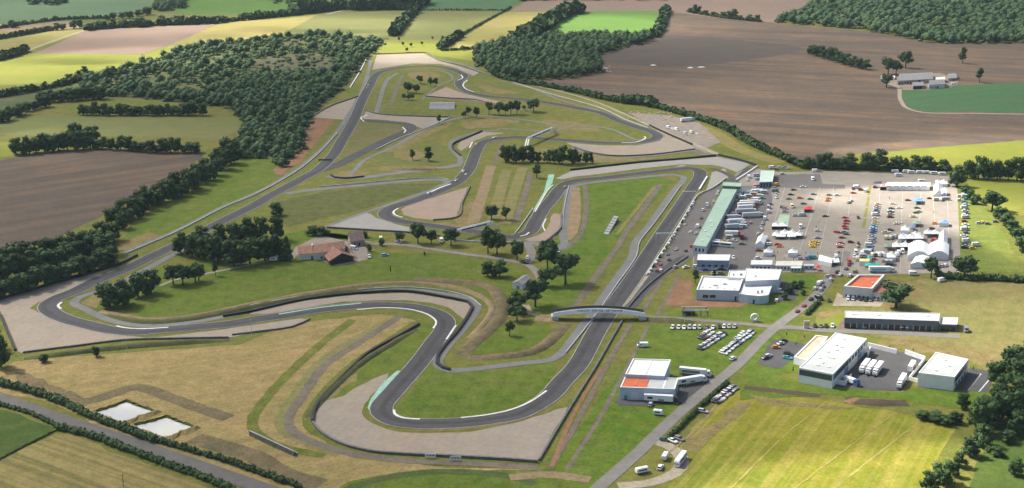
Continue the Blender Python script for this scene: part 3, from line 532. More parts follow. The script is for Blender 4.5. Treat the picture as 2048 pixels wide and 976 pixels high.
# ---------------------------------------------------------------- foliage
def leaf_mat(name, dark, light, attr=False, scale=.22):
    m = bpy.data.materials.new(name); t, b = nt(m); N = t.nodes.new; L = t.links.new
    g = N('ShaderNodeNewGeometry'); n = N('ShaderNodeTexNoise'); n.inputs['Scale'].default_value = scale; n.inputs['Detail'].default_value = 4; n.inputs['Roughness'].default_value = .7
    L(g.outputs['Position'], n.inputs['Vector'])
    if attr:
        a = N('ShaderNodeAttribute'); a.attribute_name = 'tint'; src = a.outputs['Fac']
    else:
        a = N('ShaderNodeObjectInfo'); src = a.outputs['Random']
    ad = N('ShaderNodeMath'); ad.operation = 'MULTIPLY_ADD'; L(src, ad.inputs[0]); ad.inputs[1].default_value = .55
    r = N('ShaderNodeMapRange'); r.inputs['From Min'].default_value = .3; r.inputs['From Max'].default_value = .7; r.inputs['To Min'].default_value = -.05; r.inputs['To Max'].default_value = .5
    L(n.outputs['Fac'], r.inputs['Value']); L(r.outputs[0], ad.inputs[2])
    x = N('ShaderNodeMix'); x.data_type = 'RGBA'; x.inputs[6].default_value = (*dark, 1); x.inputs[7].default_value = (*light, 1); L(ad.outputs[0], x.inputs[0])
    L(x.outputs[2], b.inputs['Base Color']); b.inputs['Roughness'].default_value = .75; b.inputs['Specular IOR Level'].default_value = .15
    return m
LEAF = leaf_mat('oak_leaves', (.021, .048, .018), (.054, .095, .028))
LEAFH = leaf_mat('hedge_leaves', (.023, .053, .018), (.060, .102, .030))
LEAFW = leaf_mat('wood_leaves', (.025, .066, .032), (.13, .18, .062), True, .05)
BARK = plain('bark', (.06, .048, .036), .9, var=.3, scale=2.)
def ico(sub):
    bm = bmesh.new(); bmesh.ops.create_icosphere(bm, subdivisions=sub, radius=1.)
    v = np.array([q.co[:] for q in bm.verts]); f = np.array([[q.index for q in p.verts] for p in bm.faces]); bm.free(); return v, f
ICO1, ICO2 = ico(1), ico(2)
class Leaves:
    """collects lumpy cores and leaf-clump quads as arrays; one mesh at the end"""
    def __init__(s, seed): s.r = np.random.RandomState(seed); s.V = []; s.T = []; s.Q = []; s.n = 0; s.tint = []
    def blob(s, c, r, n, size, core=ICO1, corek=.8, flat=1., tint=0.):
        c = np.asarray(c, float); R_ = s.r
        if core is not None:
            v, f = core; k = corek * (1 + R_.uniform(-.15, .15, (len(v), 1)))
            vv = c + v * k * r * np.array([1, 1, flat]); s.V.append(vv); s.T.append(f + s.n); s.n += len(vv); s.tint.append(np.full(len(vv), tint))
        d = R_.normal(size=(n, 3)); d[:, 2] = np.abs(d[:, 2]) * .9 - .25; d /= np.linalg.norm(d, axis=1)[:, None]
        p = c + d * r * R_.uniform(.78, 1.12, (n, 1)) * np.array([1, 1, flat])
        nrm = d * .9 + R_.normal(size=(n, 3)) * .55; nrm /= np.linalg.norm(nrm, axis=1)[:, None]
        a = np.cross(nrm, R_.normal(size=(n, 3))); a /= np.linalg.norm(a, axis=1)[:, None]; b = np.cross(nrm, a)
        sz = size * R_.uniform(.6, 1.3, (n, 1)); sa = a * sz; sb = b * sz * R_.uniform(.6, 1., (n, 1))
        q = np.stack([p - sa - sb * .4, p + sa * .3 - sb, p + sa + sb * .4, p - sa * .3 + sb], 1).reshape(-1, 3)
        s.V.append(q); s.Q.append(np.arange(4 * n).reshape(-1, 4) + s.n); s.n += 4 * n
        s.tint.append(np.repeat(np.clip(tint + R_.uniform(-.15, .15, n), 0, 1), 4))
    def mesh(s, name, mat, tint=False):
        V = np.concatenate(s.V).astype(np.float32); T = np.concatenate(s.T) if s.T else np.zeros((0, 3), int); Q = np.concatenate(s.Q)
        me = bpy.data.meshes.new(name); me.vertices.add(len(V)); me.vertices.foreach_set('co', V.ravel())
        loops = np.concatenate([T.ravel(), Q.ravel()]).astype(np.int32); me.loops.add(len(loops)); me.loops.foreach_set('vertex_index', loops)
        st = np.concatenate([np.arange(len(T)) * 3, len(T) * 3 + np.arange(len(Q)) * 4]).astype(np.int32)
        me.polygons.add(len(st)); me.polygons.foreach_set('loop_start', st)
        me.update(calc_edges=True); me.validate()
        if tint:
            at = me.attributes.new('tint', 'FLOAT', 'POINT'); at.data.foreach_set('value', np.concatenate(s.tint).astype(np.float32))
        me.materials.append(mat); return me
def crown_mesh(seed, style='round'):
    L = Leaves(seed); r = L.r
    if style == 'round':        # broad oak: several limbs of foliage, clear below
        for i in range(15):
            a = i * 2.4 + r.uniform(-.4, .4); k = r.uniform(.12, .34); z = r.uniform(.38, .82); k *= math.sin(min(1, (1.02 - z) / .5) * 1.5)
            L.blob((k * math.cos(a), k * math.sin(a), z), r.uniform(.12, .19), 46, .035)
        L.blob((0, 0, .62), .26, 60, .035)
    elif style == 'bushy':      # foliage down to the ground
        for i in range(14):
            a = i * 2.4; z = r.uniform(.16, .84); k = r.uniform(.12, .36) * math.sqrt(max(.08, 1 - ((z - .42) / .52) ** 2))
            L.blob((k * math.cos(a), k * math.sin(a), z), r.uniform(.14, .2), 44, .036)
        L.blob((0, 0, .4), .3, 60, .036)
    elif style == 'cone':
        for i in range(14):
            z = .1 + .85 * i / 13; k = .34 * (1 - z) ; a = i * 2.4
            L.blob((k * math.cos(a) * .6, k * math.sin(a) * .6, z), .07 + .34 * (1 - z), 30, .04, flat=.5)
    elif style == 'tall':
        for i in range(13):
            a = i * 2.4; z = r.uniform(.28, .9); k = r.uniform(.05, .3) * (1.15 - z)
            L.blob((k * math.cos(a), k * math.sin(a), z), r.uniform(.13, .2), 44, .036, flat=.7)
    return L.mesh('crown', LEAF)
def trunk_mesh(seed, style):
    r = random.Random(seed); V = []; Fc = []
    def tube(pts, rads, k=7):
        b = len(V)
        for (x, y, z), q in zip(pts, rads):
            for i in range(k): a = 2 * math.pi * i / k; V.append((x + q * math.cos(a), y + q * math.sin(a), z))
        for j in range(len(pts) - 1):
            for i in range(k): Fc.append((b + j * k + i, b + j * k + (i + 1) % k, b + (j + 1) * k + (i + 1) % k, b + (j + 1) * k + i))
    tube([(0, 0, -.02), (.004, .002, .12), (-.005, .004, .35), (.005, 0, .6)], [.042, .03, .024, .012])
    for i in range(4):
        a = i * 1.57 + r.uniform(-.3, .3); z0 = .26 + .06 * i
        tube([(0, 0, z0), (.1 * math.cos(a), .1 * math.sin(a), z0 + .12), (.22 * math.cos(a), .22 * math.sin(a), z0 + .22)], [.016, .011, .005], 5)
    me = bpy.data.meshes.new('trunk'); me.from_pydata(V, [], Fc); me.materials.append(BARK); return me
PROTO = {}
for st, k in (('round', 5), ('bushy', 4), ('cone', 1), ('tall', 3)):
    PROTO[st] = [(crown_mesh(hash_ * 13 + len(st), st), trunk_mesh(hash_, st)) for hash_ in range(1, k + 1)]
TREES = []
ORD = ['first', 'second', 'third', 'fourth', 'fifth', 'sixth', 'seventh', 'eighth', 'ninth', 'tenth', 'eleventh', 'twelfth', 'thirteenth', 'fourteenth', 'fifteenth', 'sixteenth', 'seventeenth', 'eighteenth', 'nineteenth', 'twentieth']
def ordn(i):
    if i < 20: return ORD[i]
    tens = ['', '', 'twenty', 'thirty', 'forty', 'fifty', 'sixty', 'seventy', 'eighty', 'ninety'][(i + 1) // 10]
    return {'twenty': 'twentieth', 'thirty': 'thirtieth', 'forty': 'fortieth', 'fifty': 'fiftieth', 'sixty': 'sixtieth'}[tens] if (i + 1) % 10 == 0 else tens + '-' + ORD[(i + 1) % 10 - 1]
def tree(x, y, hp, wp, label, group=None, style='round', name='tree'):
    s = S(y); h = hp * s / .95; w_ = wp * s * (1.45 if style == 'bushy' else 1.35); i = len(TREES); cm, tm = PROTO[style][i % len(PROTO[style])]
    p = G(x, y); o = empty(name, p, (i * 2.399) % 6.283); o.scale = (w_, w_, h * 1.06)
    tag(o, label, 'tree' if name != 'bush' else 'bush', group)
    for nm, me in (('trunk', tm), ('crown', cm)):
        c = bpy.data.objects.new(nm, me); C.objects.link(c); c.parent = o
    TREES.append(o); return o
def row(items, what, where, group, style='round', name='tree'):
    """trees of one row, each told apart by its place counted from the left"""
    items = sorted(items, key=lambda q: q[0])
    for i, q in enumerate(items):
        st = q[4] if len(q) > 4 else style
        lab = f'{what} {where}' if len(items) == 1 else f'{ordn(i)} {what} from the left {where}'
        tree(*q[:4], lab, group, st, name)
row([(825, 320, 21, 16), (857, 322, 27, 24)], 'lone tree', 'on the infield lawn', 'trees on the infield lawn', 'tall')
row([(928, 236, 13, 10), (936, 233, 19, 12), (953, 236, 22, 13), (978, 229, 25, 18), (998, 230, 26, 19), (1011, 230, 22, 12), (1022, 229, 26, 17), (1034, 229, 28, 16), (1048, 221, 10, 9), (1067, 224, 26, 25)], 'dark tree', 'in the row on the ridge between tracks', 'ridge tree row')
tree(878, 248, 18, 13, 'small tree at the tip of the chicane gravel', style='tall')
row([(808, 200, 12, 10), (816, 186, 21, 20), (817, 201, 12, 10), (823, 200, 12, 10), (833, 187, 18, 15), (840, 168, 16, 16), (861, 173, 18, 11), (872, 173, 17, 10)], 'dark tree', 'inside the far corner', 'trees inside the far corner')
row([(1012, 324, 33, 22), (1031, 326, 34, 22), (1045, 324, 30, 19), (1061, 325, 32, 19), (1076, 325, 21, 13), (1095, 326, 26, 17), (1110, 327, 28, 17), (1124, 328, 35, 23), (1144, 328, 30, 20), (1156, 326, 22, 13), (1171, 327, 22, 14), (1182, 326, 20, 10)], 'dark tree', 'in the dense row across the infield', 'dense infield tree row', 'bushy')
tree(1073, 356, 26, 24, 'pale loose tree beside the green run-off', style='tall')
row([(983, 439, 28, 27), (1012, 440, 26, 22)], 'tree', 'standing above the white gantry', 'trees above the gantry')
row([(799, 484, 20, 20), (836, 487, 41, 32), (863, 487, 26, 24), (902, 491, 34, 33), (976, 507, 53, 34), (994, 509, 46, 36), (1034, 521, 40, 30)], 'dark tree', 'along the farmhouse lane', 'trees along the farmhouse lane')
row([(976, 553, 30, 27), (999, 554, 32, 28)], 'round leafy tree', 'in the pair on the lawn', 'pair of lawn trees', 'bushy')
row([(1089, 510, 30, 24), (1104, 515, 34, 26), (1095, 541, 54, 40), (1131, 568, 62, 54), (1091, 573, 36, 38), (1071, 614, 56, 54), (1035, 624, 40, 40), (1034, 641, 34, 34), (1019, 672, 30, 20)], 'big dark oak', 'in the clump left of the straight', 'oak clump left of the straight')
tree(728, 475, 13, 14, 'small tree behind the pink stone house', style='bushy')
row([(625, 471, 18, 26), (646, 471, 17, 24)], 'low bush', 'by the grey gravel wedge', 'bushes by the gravel wedge', 'bushy', 'bush')
tree(553, 431, 25, 24, 'round bush at the edge of the back straight', style='bushy')
row([(362, 507, 40, 30), (385, 514, 44, 34), (408, 518, 46, 34), (436, 524, 52, 39), (468, 532, 52, 42), (500, 528, 52, 39), (530, 522, 50, 39), (552, 517, 48, 30), (495, 484, 46, 35), (520, 482, 44, 32), (555, 480, 46, 32), (400, 492, 36, 35), (440, 486, 36, 32), (470, 484, 36, 30)], 'dark oak', 'in the copse left of the farmhouse', 'copse left of the farmhouse', 'bushy')
tree(574, 520, 44, 26, 'dark conifer at the corner of the copse by the farmhouse', style='cone', name='conifer')
row([(220, 614, 46, 42), (247, 612, 50, 42), (276, 594, 47, 36), (302, 588, 45, 34)], 'dark oak', 'in the clump by the left corner', 'clump by the left corner', 'bushy')
row([(347, 569, 40, 36), (366, 571, 40, 36), (391, 564, 36, 36), (398, 562, 34, 30)], 'dark oak', 'in the clump on the lawn edge', 'clump on the lawn edge')
tree(431, 552, 32, 16, 'thin young tree by the lawn path', style='tall')
row([(739, 503, 14, 9), (763, 492, 14, 12)], 'small garden tree', 'beside the farmhouse yard', 'garden trees', 'bushy')
row([(781, 549, 18, 4), (849, 512, 9, 6)], 'thin sapling', 'on the farmhouse lawn', 'lawn saplings', 'tall')
row([(88, 724, 17, 18), (193, 713, 20, 17)], 'small tree', 'under the left gravel trap', 'small trees under the left trap', 'bushy')
row([(2, 735, 62, 32), (-8, 700, 40, 30)], 'dark tree', 'at the left edge of the photo', 'left edge trees', 'bushy')
# right far
row([(1773, 175, 26, 27), (1776, 149, 34, 28), (1792, 149, 28, 20), (1811, 136, 32, 28)], 'dark tree', 'sheltering the far farm', 'trees sheltering the farm')
tree(1925, 127, 30, 20, 'lone tall tree in the huge ploughed field', style='tall')
tree(1959, 165, 28, 20, 'lone leaning tree at the green crop corner', style='tall')
row([(1622, 108, 17, 18), (1634, 112, 20, 20), (1648, 117, 24, 22), (1662, 121, 25, 22), (1676, 125, 22, 20), (1690, 129, 22, 22), (1704, 133, 20, 20), (1718, 137, 20, 20), (1731, 139, 19, 18)], 'leafy tree', 'in the lens shaped thicket', 'thicket in the ploughed field', 'bushy')
row([(1381, 25, 9, 10), (1393, 27, 17, 16), (1410, 29, 8, 14), (1428, 32, 8, 14), (1447, 35, 11, 14), (1465, 37, 18, 20), (1480, 39, 8, 14), (1498, 41, 11, 14), (1514, 42, 12, 12)], 'small tree', 'in the hedge across the far ploughland', 'far ploughland hedge trees', 'bushy')
row([(1618, 336, 22, 20), (1638, 337, 27, 24), (1658, 338, 31, 26), (1674, 337, 20, 18), (1696, 339, 31, 29), (1731, 340, 34, 28), (1756, 340, 38, 31), (1791, 340, 26, 30), (1811, 337, 21, 12), (1830, 339, 27, 26), (1857, 340, 26, 30), (1888, 339, 19, 20)], 'dark tree', 'in the row behind the paddock', 'tree row behind the paddock', 'bushy')
tree(1913, 373, 40, 32, 'big dark tree at the far paddock corner', style='bushy')
row([(1934, 356, 34, 24), (1956, 358, 42, 30), (1976, 359, 37, 24), (1994, 359, 38, 28), (2016, 360, 38, 24), (2034, 361, 44, 30), (2055, 361, 44, 28)], 'dark tree', 'in the row right of the paddock', 'tree row right of the paddock', 'bushy')
row([(1930, 385, 14, 18), (1940, 396, 16, 18), (1950, 408, 18, 20), (1998, 436, 22, 24), (2012, 450, 24, 26), (2024, 466, 26, 28), (2036, 484, 28, 28), (2046, 504, 30, 26)], 'bush', 'along the parked cars verge', 'bushes along the verge', 'bushy', 'bush')
tree(1984, 422, 40, 44, 'broad dark tree between paddock and yellow field')
row([(1862, 556, 40, 32), (1928, 555, 42, 48)], 'dark oak', 'behind the marquees', 'oaks behind the marquees')
tree(1792, 616, 50, 74, 'huge spreading oak in front of the red annex')
row([(1428, 560, 22, 9), (1390, 566, 28, 20)], 'narrow tree', 'by the pale blue hall', 'trees by the blue hall', 'tall')
row([(1579, 588, 16, 16), (1590, 577, 15, 16), (1602, 574, 13, 14), (1569, 599, 12, 14), (1606, 590, 10, 10)], 'ornamental bush', 'at the office car park', 'ornamental bushes', 'bushy', 'bush')
row([(1573, 673, 9, 3), (1609, 678, 9, 3), (1592, 693, 9, 3), (1745, 694, 8, 3), (1779, 698, 8, 3), (1826, 704, 8, 3), (1946, 741, 9, 3), (1586, 745, 12, 4)], 'young planted sapling', 'around the white buildings', 'planted saplings', 'tall')
# right foreground
row([(1992, 772, 50, 40), (2022, 748, 52, 42), (2048, 738, 56, 46), (1972, 848, 52, 46), (2036, 872, 50, 44), (1966, 893, 42, 36), (2036, 778, 58, 48), (2002, 800, 52, 41), (2046, 815, 61, 48), (2018, 842, 63, 49), (1985, 838, 54, 40), (1960, 866, 68, 54), (1925, 818, 33, 22), (1941, 912, 38, 32), (1886, 968, 49, 41), (1860, 985, 44, 32), (1918, 932, 31, 24), (1908, 952, 29, 24)], 'big dark tree', 'in the belt at the bottom right', 'bottom right tree belt', 'bushy')
row([(1845, 838, 16, 30), (1868, 842, 18, 34), (1892, 848, 17, 30), (1912, 846, 24, 24)], 'spreading bush', 'in the thicket under the yellow bank', 'thicket under the bank', 'bushy', 'bush')
row([(2015, 885, 24, 26), (1996, 912, 18, 24), (2030, 950, 34, 26), (1980, 905, 14, 18)], 'bush', 'in the shaded corner meadow', 'corner meadow bushes', 'bushy', 'bush')
# left hedgerow: two staggered lines of big trees
rr = random.Random(11); items = []
line = [(472, 316), (437, 350), (375, 386), (312, 412), (250, 446), (236, 470)]
def along(px, step, jit=3.):
    out = []; d = 0.
    for (x0, y0), (x1, y1) in zip(px[:-1], px[1:]):
        l = math.hypot(x1 - x0, y1 - y0)
        while d < l: out.append((x0 + (x1 - x0) * d / l + rr.uniform(-jit, jit), y0 + (y1 - y0) * d / l + rr.uniform(-jit, jit) * .4)); d += step
        d -= l
    return out
for x, y in along(line, 17): items.append((x, y, rr.uniform(30, 40), rr.uniform(24, 32)))
for x, y in along([(x - 22, y - 1) for x, y in line], 24): items.append((x, y, rr.uniform(30, 40), rr.uniform(24, 30)))
row(items, 'dark tree', 'in the hedgerow beside the back straight', 'hedgerow beside the back straight', 'bushy')
items = []
for x, y in along([(-10, 600), (60, 580), (120, 562), (190, 540), (240, 520)], 22): items.append((x, y, rr.uniform(30, 44), rr.uniform(30, 40)))
for x, y in along([(-10, 565), (70, 545), (140, 530), (225, 505)], 25): items.append((x, y, rr.uniform(38, 48), rr.uniform(34, 44)))
for x, y in along([(0, 535), (80, 518), (160, 502), (232, 480)], 26): items.append((x, y, rr.uniform(34, 42), rr.uniform(32, 40)))
row(items, 'dark tree', 'in the belt above the left gravel trap', 'tree belt above the left trap', 'bushy')
items = []
for x, y in along([(30, 310), (110, 303), (190, 296)], 15): items.append((x, y, rr.uniform(26, 38), rr.uniform(22, 30)))
for x, y in along([(205, 298), (300, 304), (405, 306)], 17): items.append((x, y, rr.uniform(16, 30), rr.uniform(18, 26)))
items += [(146, 282, 34, 24), (165, 282, 32, 24), (188, 281, 28, 22)]
row(items, 'dark tree', 'in the hedge above the left ploughed field', 'hedge above the left ploughed field', 'bushy')
row([(x, y, rr.uniform(16, 26), rr.uniform(16, 24)) for x, y in along([(166, 230), (250, 231), (330, 231), (412, 230)], 14)], 'dark tree', 'in the hedge between the two left pastures', 'hedge between the left pastures', 'bushy')
row([(x, y, rr.uniform(16, 26), rr.uniform(18, 26)) for x, y in along([(-5, 246), (30, 236), (60, 222), (98, 212)], 13)] + [(x, y, rr.uniform(18, 26), rr.uniform(18, 26)) for x, y in along([(88, 204), (140, 202), (200, 198)], 14)], 'dark tree', 'at the left end of the wood', 'left end of the wood', 'bushy')
row([(26, 55, 14, 18), (98, 61, 9, 11), (114, 60, 13, 13), (126, 59, 11, 11), (147, 57, 16, 14), (160, 56, 16, 14), (180, 61, 14, 15), (206, 56, 13, 18), (227, 56, 16, 13), (246, 55, 16, 18), (279, 54, 19, 20), (290, 54, 17, 16), (325, 49, 17, 17), (337, 49, 12, 6), (349, 49, 17, 15), (364, 48, 17, 18), (389, 47, 15, 12), (215, 40, 10, 12), (226, 38, 12, 16), (245, 36, 11, 14), (260, 37, 14, 18), (277, 32, 12, 14), (294, 30, 15, 22)], 'distant tree', 'in the far top left hedges', 'far top left hedge trees', 'bushy')
row([(170, 145, 12, 14), (157, 148, 7, 10), (182, 149, 7, 14), (224, 147, 14, 17), (139, 165, 17, 16), (155, 165, 15, 14)], 'small tree', 'at the edge of the yellow green crop', 'trees by the yellow green crop', 'bushy')
row([(798, 83, 9, 5), (806, 92, 8, 7), (822, 94, 8, 7), (844, 91, 8, 6), (814, 104, 9, 6), (865, 79, 6, 5)], 'small tree', 'in the sunlit far meadow', 'trees in the sunlit far meadow')
# ---------------------------------------------------------------- hedges and woods
def hedge(px, w_, h_, label, lumps=.3, step=1.1, mat=None, group='field hedges', seed=1, size=.34, n=16):
    L = Leaves(seed); r = L.r; p = spline(wpts(px), step); nn = normals(p, False)
    for a, q in zip(p, nn):
        k = 1 + r.uniform(-lumps, lumps); o = r.uniform(-.25, .25) * w_; hh = h_ * k
        L.blob((a.x + q.x * o, a.y + q.y * o, hh * .45), max(w_, hh) * .52, n, size * max(1, hh / 2.2), core=ICO1, corek=.85, flat=min(1.3, hh / max(w_, hh) * 1.05))
    return tag(mesh_from('hedge', L.mesh('hedge', mat or LEAFH)), label, 'hedge', group)
def mesh_from(name, me):
    o = bpy.data.objects.new(name, me); C.objects.link(o); return o
hedge([(-10, 768), (60, 785), (120, 806), (180, 834), (240, 858), (306, 884)], 3.6, 3.4, 'tall dark hedge between country road and ponds', seed=1, step=.9)
hedge([(316, 884), (400, 908), (470, 930), (540, 955), (600, 976)], 3., 2.6, 'lower dark hedge beside country road, right of the gate gap', seed=2, step=.9)
hedge([(-10, 808), (60, 828), (118, 856)], 2.2, 1.8, 'low hedge between country road and green paddock', seed=3, step=.8)
hedge([(116, 858), (180, 874), (250, 900), (330, 930), (400, 956), (470, 985)], 3.2, 2.8, 'dark hedge between country road and straw field', seed=4, step=.9)
hedge([(112, 862), (50, 893), (-10, 925)], .9, .7, 'thin low hedge between paddock and straw field', seed=5, step=.8)
hedge([(1336, 879), (1380, 836), (1420, 798), (1456, 766)], 2.2, 2., 'clipped dark hedge along the access road', .08, .8, seed=6)
hedge([(1613, 630), (1625, 618), (1638, 606)], 2.4, 2.2, 'clipped green hedge beside the access road junction', .05, .7, seed=7)
hedge([(1876, 556), (1930, 560), (1990, 561), (2060, 566)], 5, 4.2, 'dark hedge behind the dry hay field', seed=8, step=1.2)
hedge([(985, 150), (1024, 163), (1086, 173), (1149, 185), (1199, 197), (1249, 207)], 6, 5.5, 'long dark hedge behind the far corner', .35, 2., seed=9, size=.6)
hedge([(1252, 206), (1285, 210), (1310, 214)], 10, 9, 'tall lumpy hedge beside the builders yard', .3, 2.5, seed=10, size=.7)
hedge([(1312, 216), (1349, 226), (1399, 240), (1449, 259), (1499, 288), (1536, 305), (1580, 324), (1608, 337)], 6, 5.5, 'long dark hedge descending to the paddock', .3, 2., seed=11, size=.6)
hedge([(1618, 337), (1750, 340), (1900, 342)], 5, 4., 'dark hedge under the tree row behind the paddock', .3, 2., seed=12, size=.6)
hedge([(-5, 195), (60, 184), (130, 170), (175, 152)], 6, 6, 'lumpy hedge under the yellow green crop', .4, 2.4, seed=13, size=.7)
hedge([(-5, 122), (30, 112), (52, 103)], 9, 8, 'bushy hedge below the white farm track', .35, 3., seed=14, size=.8)
hedge([(-5, 79), (60, 68), (105, 60)], 7, 6, 'dark far hedge left of the white track', .3, 3., seed=15, size=.8)
hedge([(-5, 58), (60, 48), (130, 40), (215, 38)], 6, 5, 'thin far hedge below the cereal field', .4, 4., seed=16, size=.8)
hedge([(170, 60), (300, 52), (420, 47), (512, 38), (590, 30), (660, 22), (690, 18)], 9, 8, 'long far hedge above the ploughed field', .45, 4., seed=17, size=1.)
hedge([(590, 28), (640, 23), (690, 17)], 14, 15, 'tall far hedge with trees', .4, 6., seed=18, size=1.2)
hedge([(705, 20), (760, 19), (815, 19), (850, 6)], 14, 15, 'tall far hedge below the green field', .4, 6., seed=19, size=1.2)
hedge([(787, 72), (806, 48), (822, 32), (832, 20), (846, 2)], 11, 10, 'dark hedge running away between pastures', .3, 4., seed=20, size=1.)
hedge([(880, 99), (896, 88), (920, 74)], 10, 8, 'lumpy hedge at the corner of the pale pasture', .4, 4., seed=21, size=.9)
hedge([(920, 74), (960, 50), (1004, 26), (1022, 16)], 4, 3, 'thin hedge between pale pasture and wheat', .4, 4., seed=22, size=.8)
hedge([(1030, 86), (1062, 72), (1090, 56), (1120, 36), (1160, 24)], 15, 15, 'tall dark hedge left of the bright crop', .3, 5., seed=23, size=1.1)
hedge([(1310, 74), (1320, 56), (1326, 38), (1334, 20)], 8, 8, 'dark hedge right of the bright crop', .5, 4., seed=24, size=1.)
hedge([(838, 21), (920, 21), (1015, 21)], 4, 3, 'low far hedge under the dark green field', .3, 5., seed=25, size=.8)
hedge([(885, 102), (930, 100), (975, 96), (1000, 92)], 5, 4, 'thin hedge behind the far gravel trap', .5, 4., seed=26, size=.8)
hedge([(1376, 24), (1440, 35), (1520, 44)], 6, 5, 'low hedge across the far ploughland', .3, 4., seed=27, size=.8)
def poly_in(px, x, y):
    c = False; j = len(px) - 1
    for i in range(len(px)):
        if (px[i][1] > y) != (px[j][1] > y) and x < (px[j][0] - px[i][0]) * (y - px[i][1]) / (px[j][1] - px[i][1]) + px[i][0]: c = not c
        j = i
    return c
def wood(name, px, label, spacing, hr, clear=(), seed=1, keep=1., nq=30):
    """a wood that reads as one mass: crowns scattered on the ground inside the outline"""
    L = Leaves(seed); r = L.r; P = [(p.x, p.y) for p in wpts(px)]; CL = [([(p.x, p.y) for p in wpts(c)], k) for c, k in clear]
    xs = [p[0] for p in P]; ys = [p[1] for p in P]; y = min(ys); n = 0
    while y < max(ys):
        x = min(xs)
        while x < max(xs):
            qx = x + r.uniform(-.45, .45) * spacing; qy = y + r.uniform(-.45, .45) * spacing
            if poly_in(P, qx, qy):
                k = keep
                for c, kk in CL:
                    if poly_in(c, qx, qy): k = kk
                u = r.uniform()
                if u < k:
                    small = r.uniform() < (.25 if k >= .9 else .6)
                    h = r.uniform(*hr) * (.45 if small else 1.); w_ = spacing * r.uniform(.55, .8) * (.75 if small else 1.); tt = r.uniform() ** 2. * (1. if small else .6)
                    for q in range(2 if small else 4):
                        a = q * 1.9 + r.uniform(0, 1); o = 0 if q == 0 else w_ * .45
                        L.blob((qx + o * math.cos(a), qy + o * math.sin(a), h * (.62 if q == 0 else r.uniform(.35, .55))), w_ * (.62 if q == 0 else .5), nq, spacing * .068, core=ICO1, corek=.85, flat=min(1.2, h * .42 / (w_ * .6)), tint=tt)
                    n += 1
                for _ in range(2):      # low undergrowth between the crowns
                    if r.uniform() < (.7 if k > .9 else .4 if k > .3 else .2):
                        hb = r.uniform(1.5, 4.); L.blob((qx + r.uniform(-.6, .6) * spacing, qy + r.uniform(-.6, .6) * spacing, hb * .4), spacing * r.uniform(.22, .36), max(8, nq // 2), spacing * .08, core=ICO1, corek=.9, flat=.6, tint=.35 + .5 * r.uniform())
            x += spacing
        y += spacing
    return tag(mesh_from(name, L.mesh(name, LEAFW, True)), label, None, None, 'stuff')
wood('woodland', [(110, 204), (150, 178), (200, 152), (260, 138), (335, 112), (400, 92), (480, 84), (560, 76), (650, 70), (770, 84), (742, 112), (718, 128), (700, 160), (650, 205), (620, 235), (604, 275), (600, 318), (560, 344), (545, 332), (556, 318), (480, 318), (470, 290), (486, 265), (490, 240), (445, 214), (400, 208), (300, 198), (200, 192)], 'dark mixed wood with scrub left of the far straight', 10.5, (7, 13), clear=[([(340, 112), (480, 84), (650, 72), (770, 84), (740, 112), (690, 112), (560, 104), (500, 150), (430, 190), (300, 190), (200, 190), (150, 180), (230, 150)], .55), ([(280, 160), (330, 150), (350, 162), (300, 172)], .08), ([(335, 172), (395, 168), (400, 180), (345, 184)], .1), ([(400, 120), (450, 108), (470, 118), (420, 130)], .12), ([(560, 84), (650, 80), (680, 90), (600, 98), (560, 94)], .2), ([(500, 150), (505, 124), (560, 106), (645, 108), (680, 122), (660, 150)], .04)], seed=31)
wood('woodland', [(948, 124), (955, 100), (1010, 88), (1090, 78), (1200, 76), (1300, 74), (1308, 82), (1240, 98), (1188, 112), (1200, 128), (1202, 146), (1140, 156), (1075, 162), (1000, 156), (965, 138)], 'dark dense wood behind the far corner', 10.5, (11, 16), seed=32)
wood('woodland', [(1545, 46), (1580, 34), (1610, 24), (1650, -6), (2120, -6), (2120, 82), (1980, 87), (1870, 87), (1760, 66), (1700, 58), (1620, 50)], 'dark wood across the top right', 15, (11, 17), clear=[([(1630, -5), (1650, -5), (1726, 62), (1706, 62)], 0.), ([(1780, 40), (1900, 38), (1990, 55), (1900, 70), (1790, 58)], .55), ([(1790, -6), (1930, -6), (1920, 10), (1800, 6)], 0.)], seed=33, nq=18)
wood('woodland', [(40, -5), (135, -5), (125, 12), (60, 8)], 'small distant wood in the far left corner', 14, (10, 15), seed=34, nq=14)
wood('woodland', [(306, 22), (320, -2), (376, -5), (372, 14), (330, 26)], 'small distant wood by the far hedge', 13, (12, 17), seed=35, nq=14)
wood('woodland', [(530, -5), (640, -5), (630, 10), (550, 8)], 'distant trees at the top edge', 16, (10, 16), seed=36, keep=.5, nq=12)
wood('woodland', [(1030, -8), (1330, -8), (1330, 0), (1030, 2)], 'distant wood at the top edge beyond the ploughed field', 18, (10, 15), seed=37, nq=10)
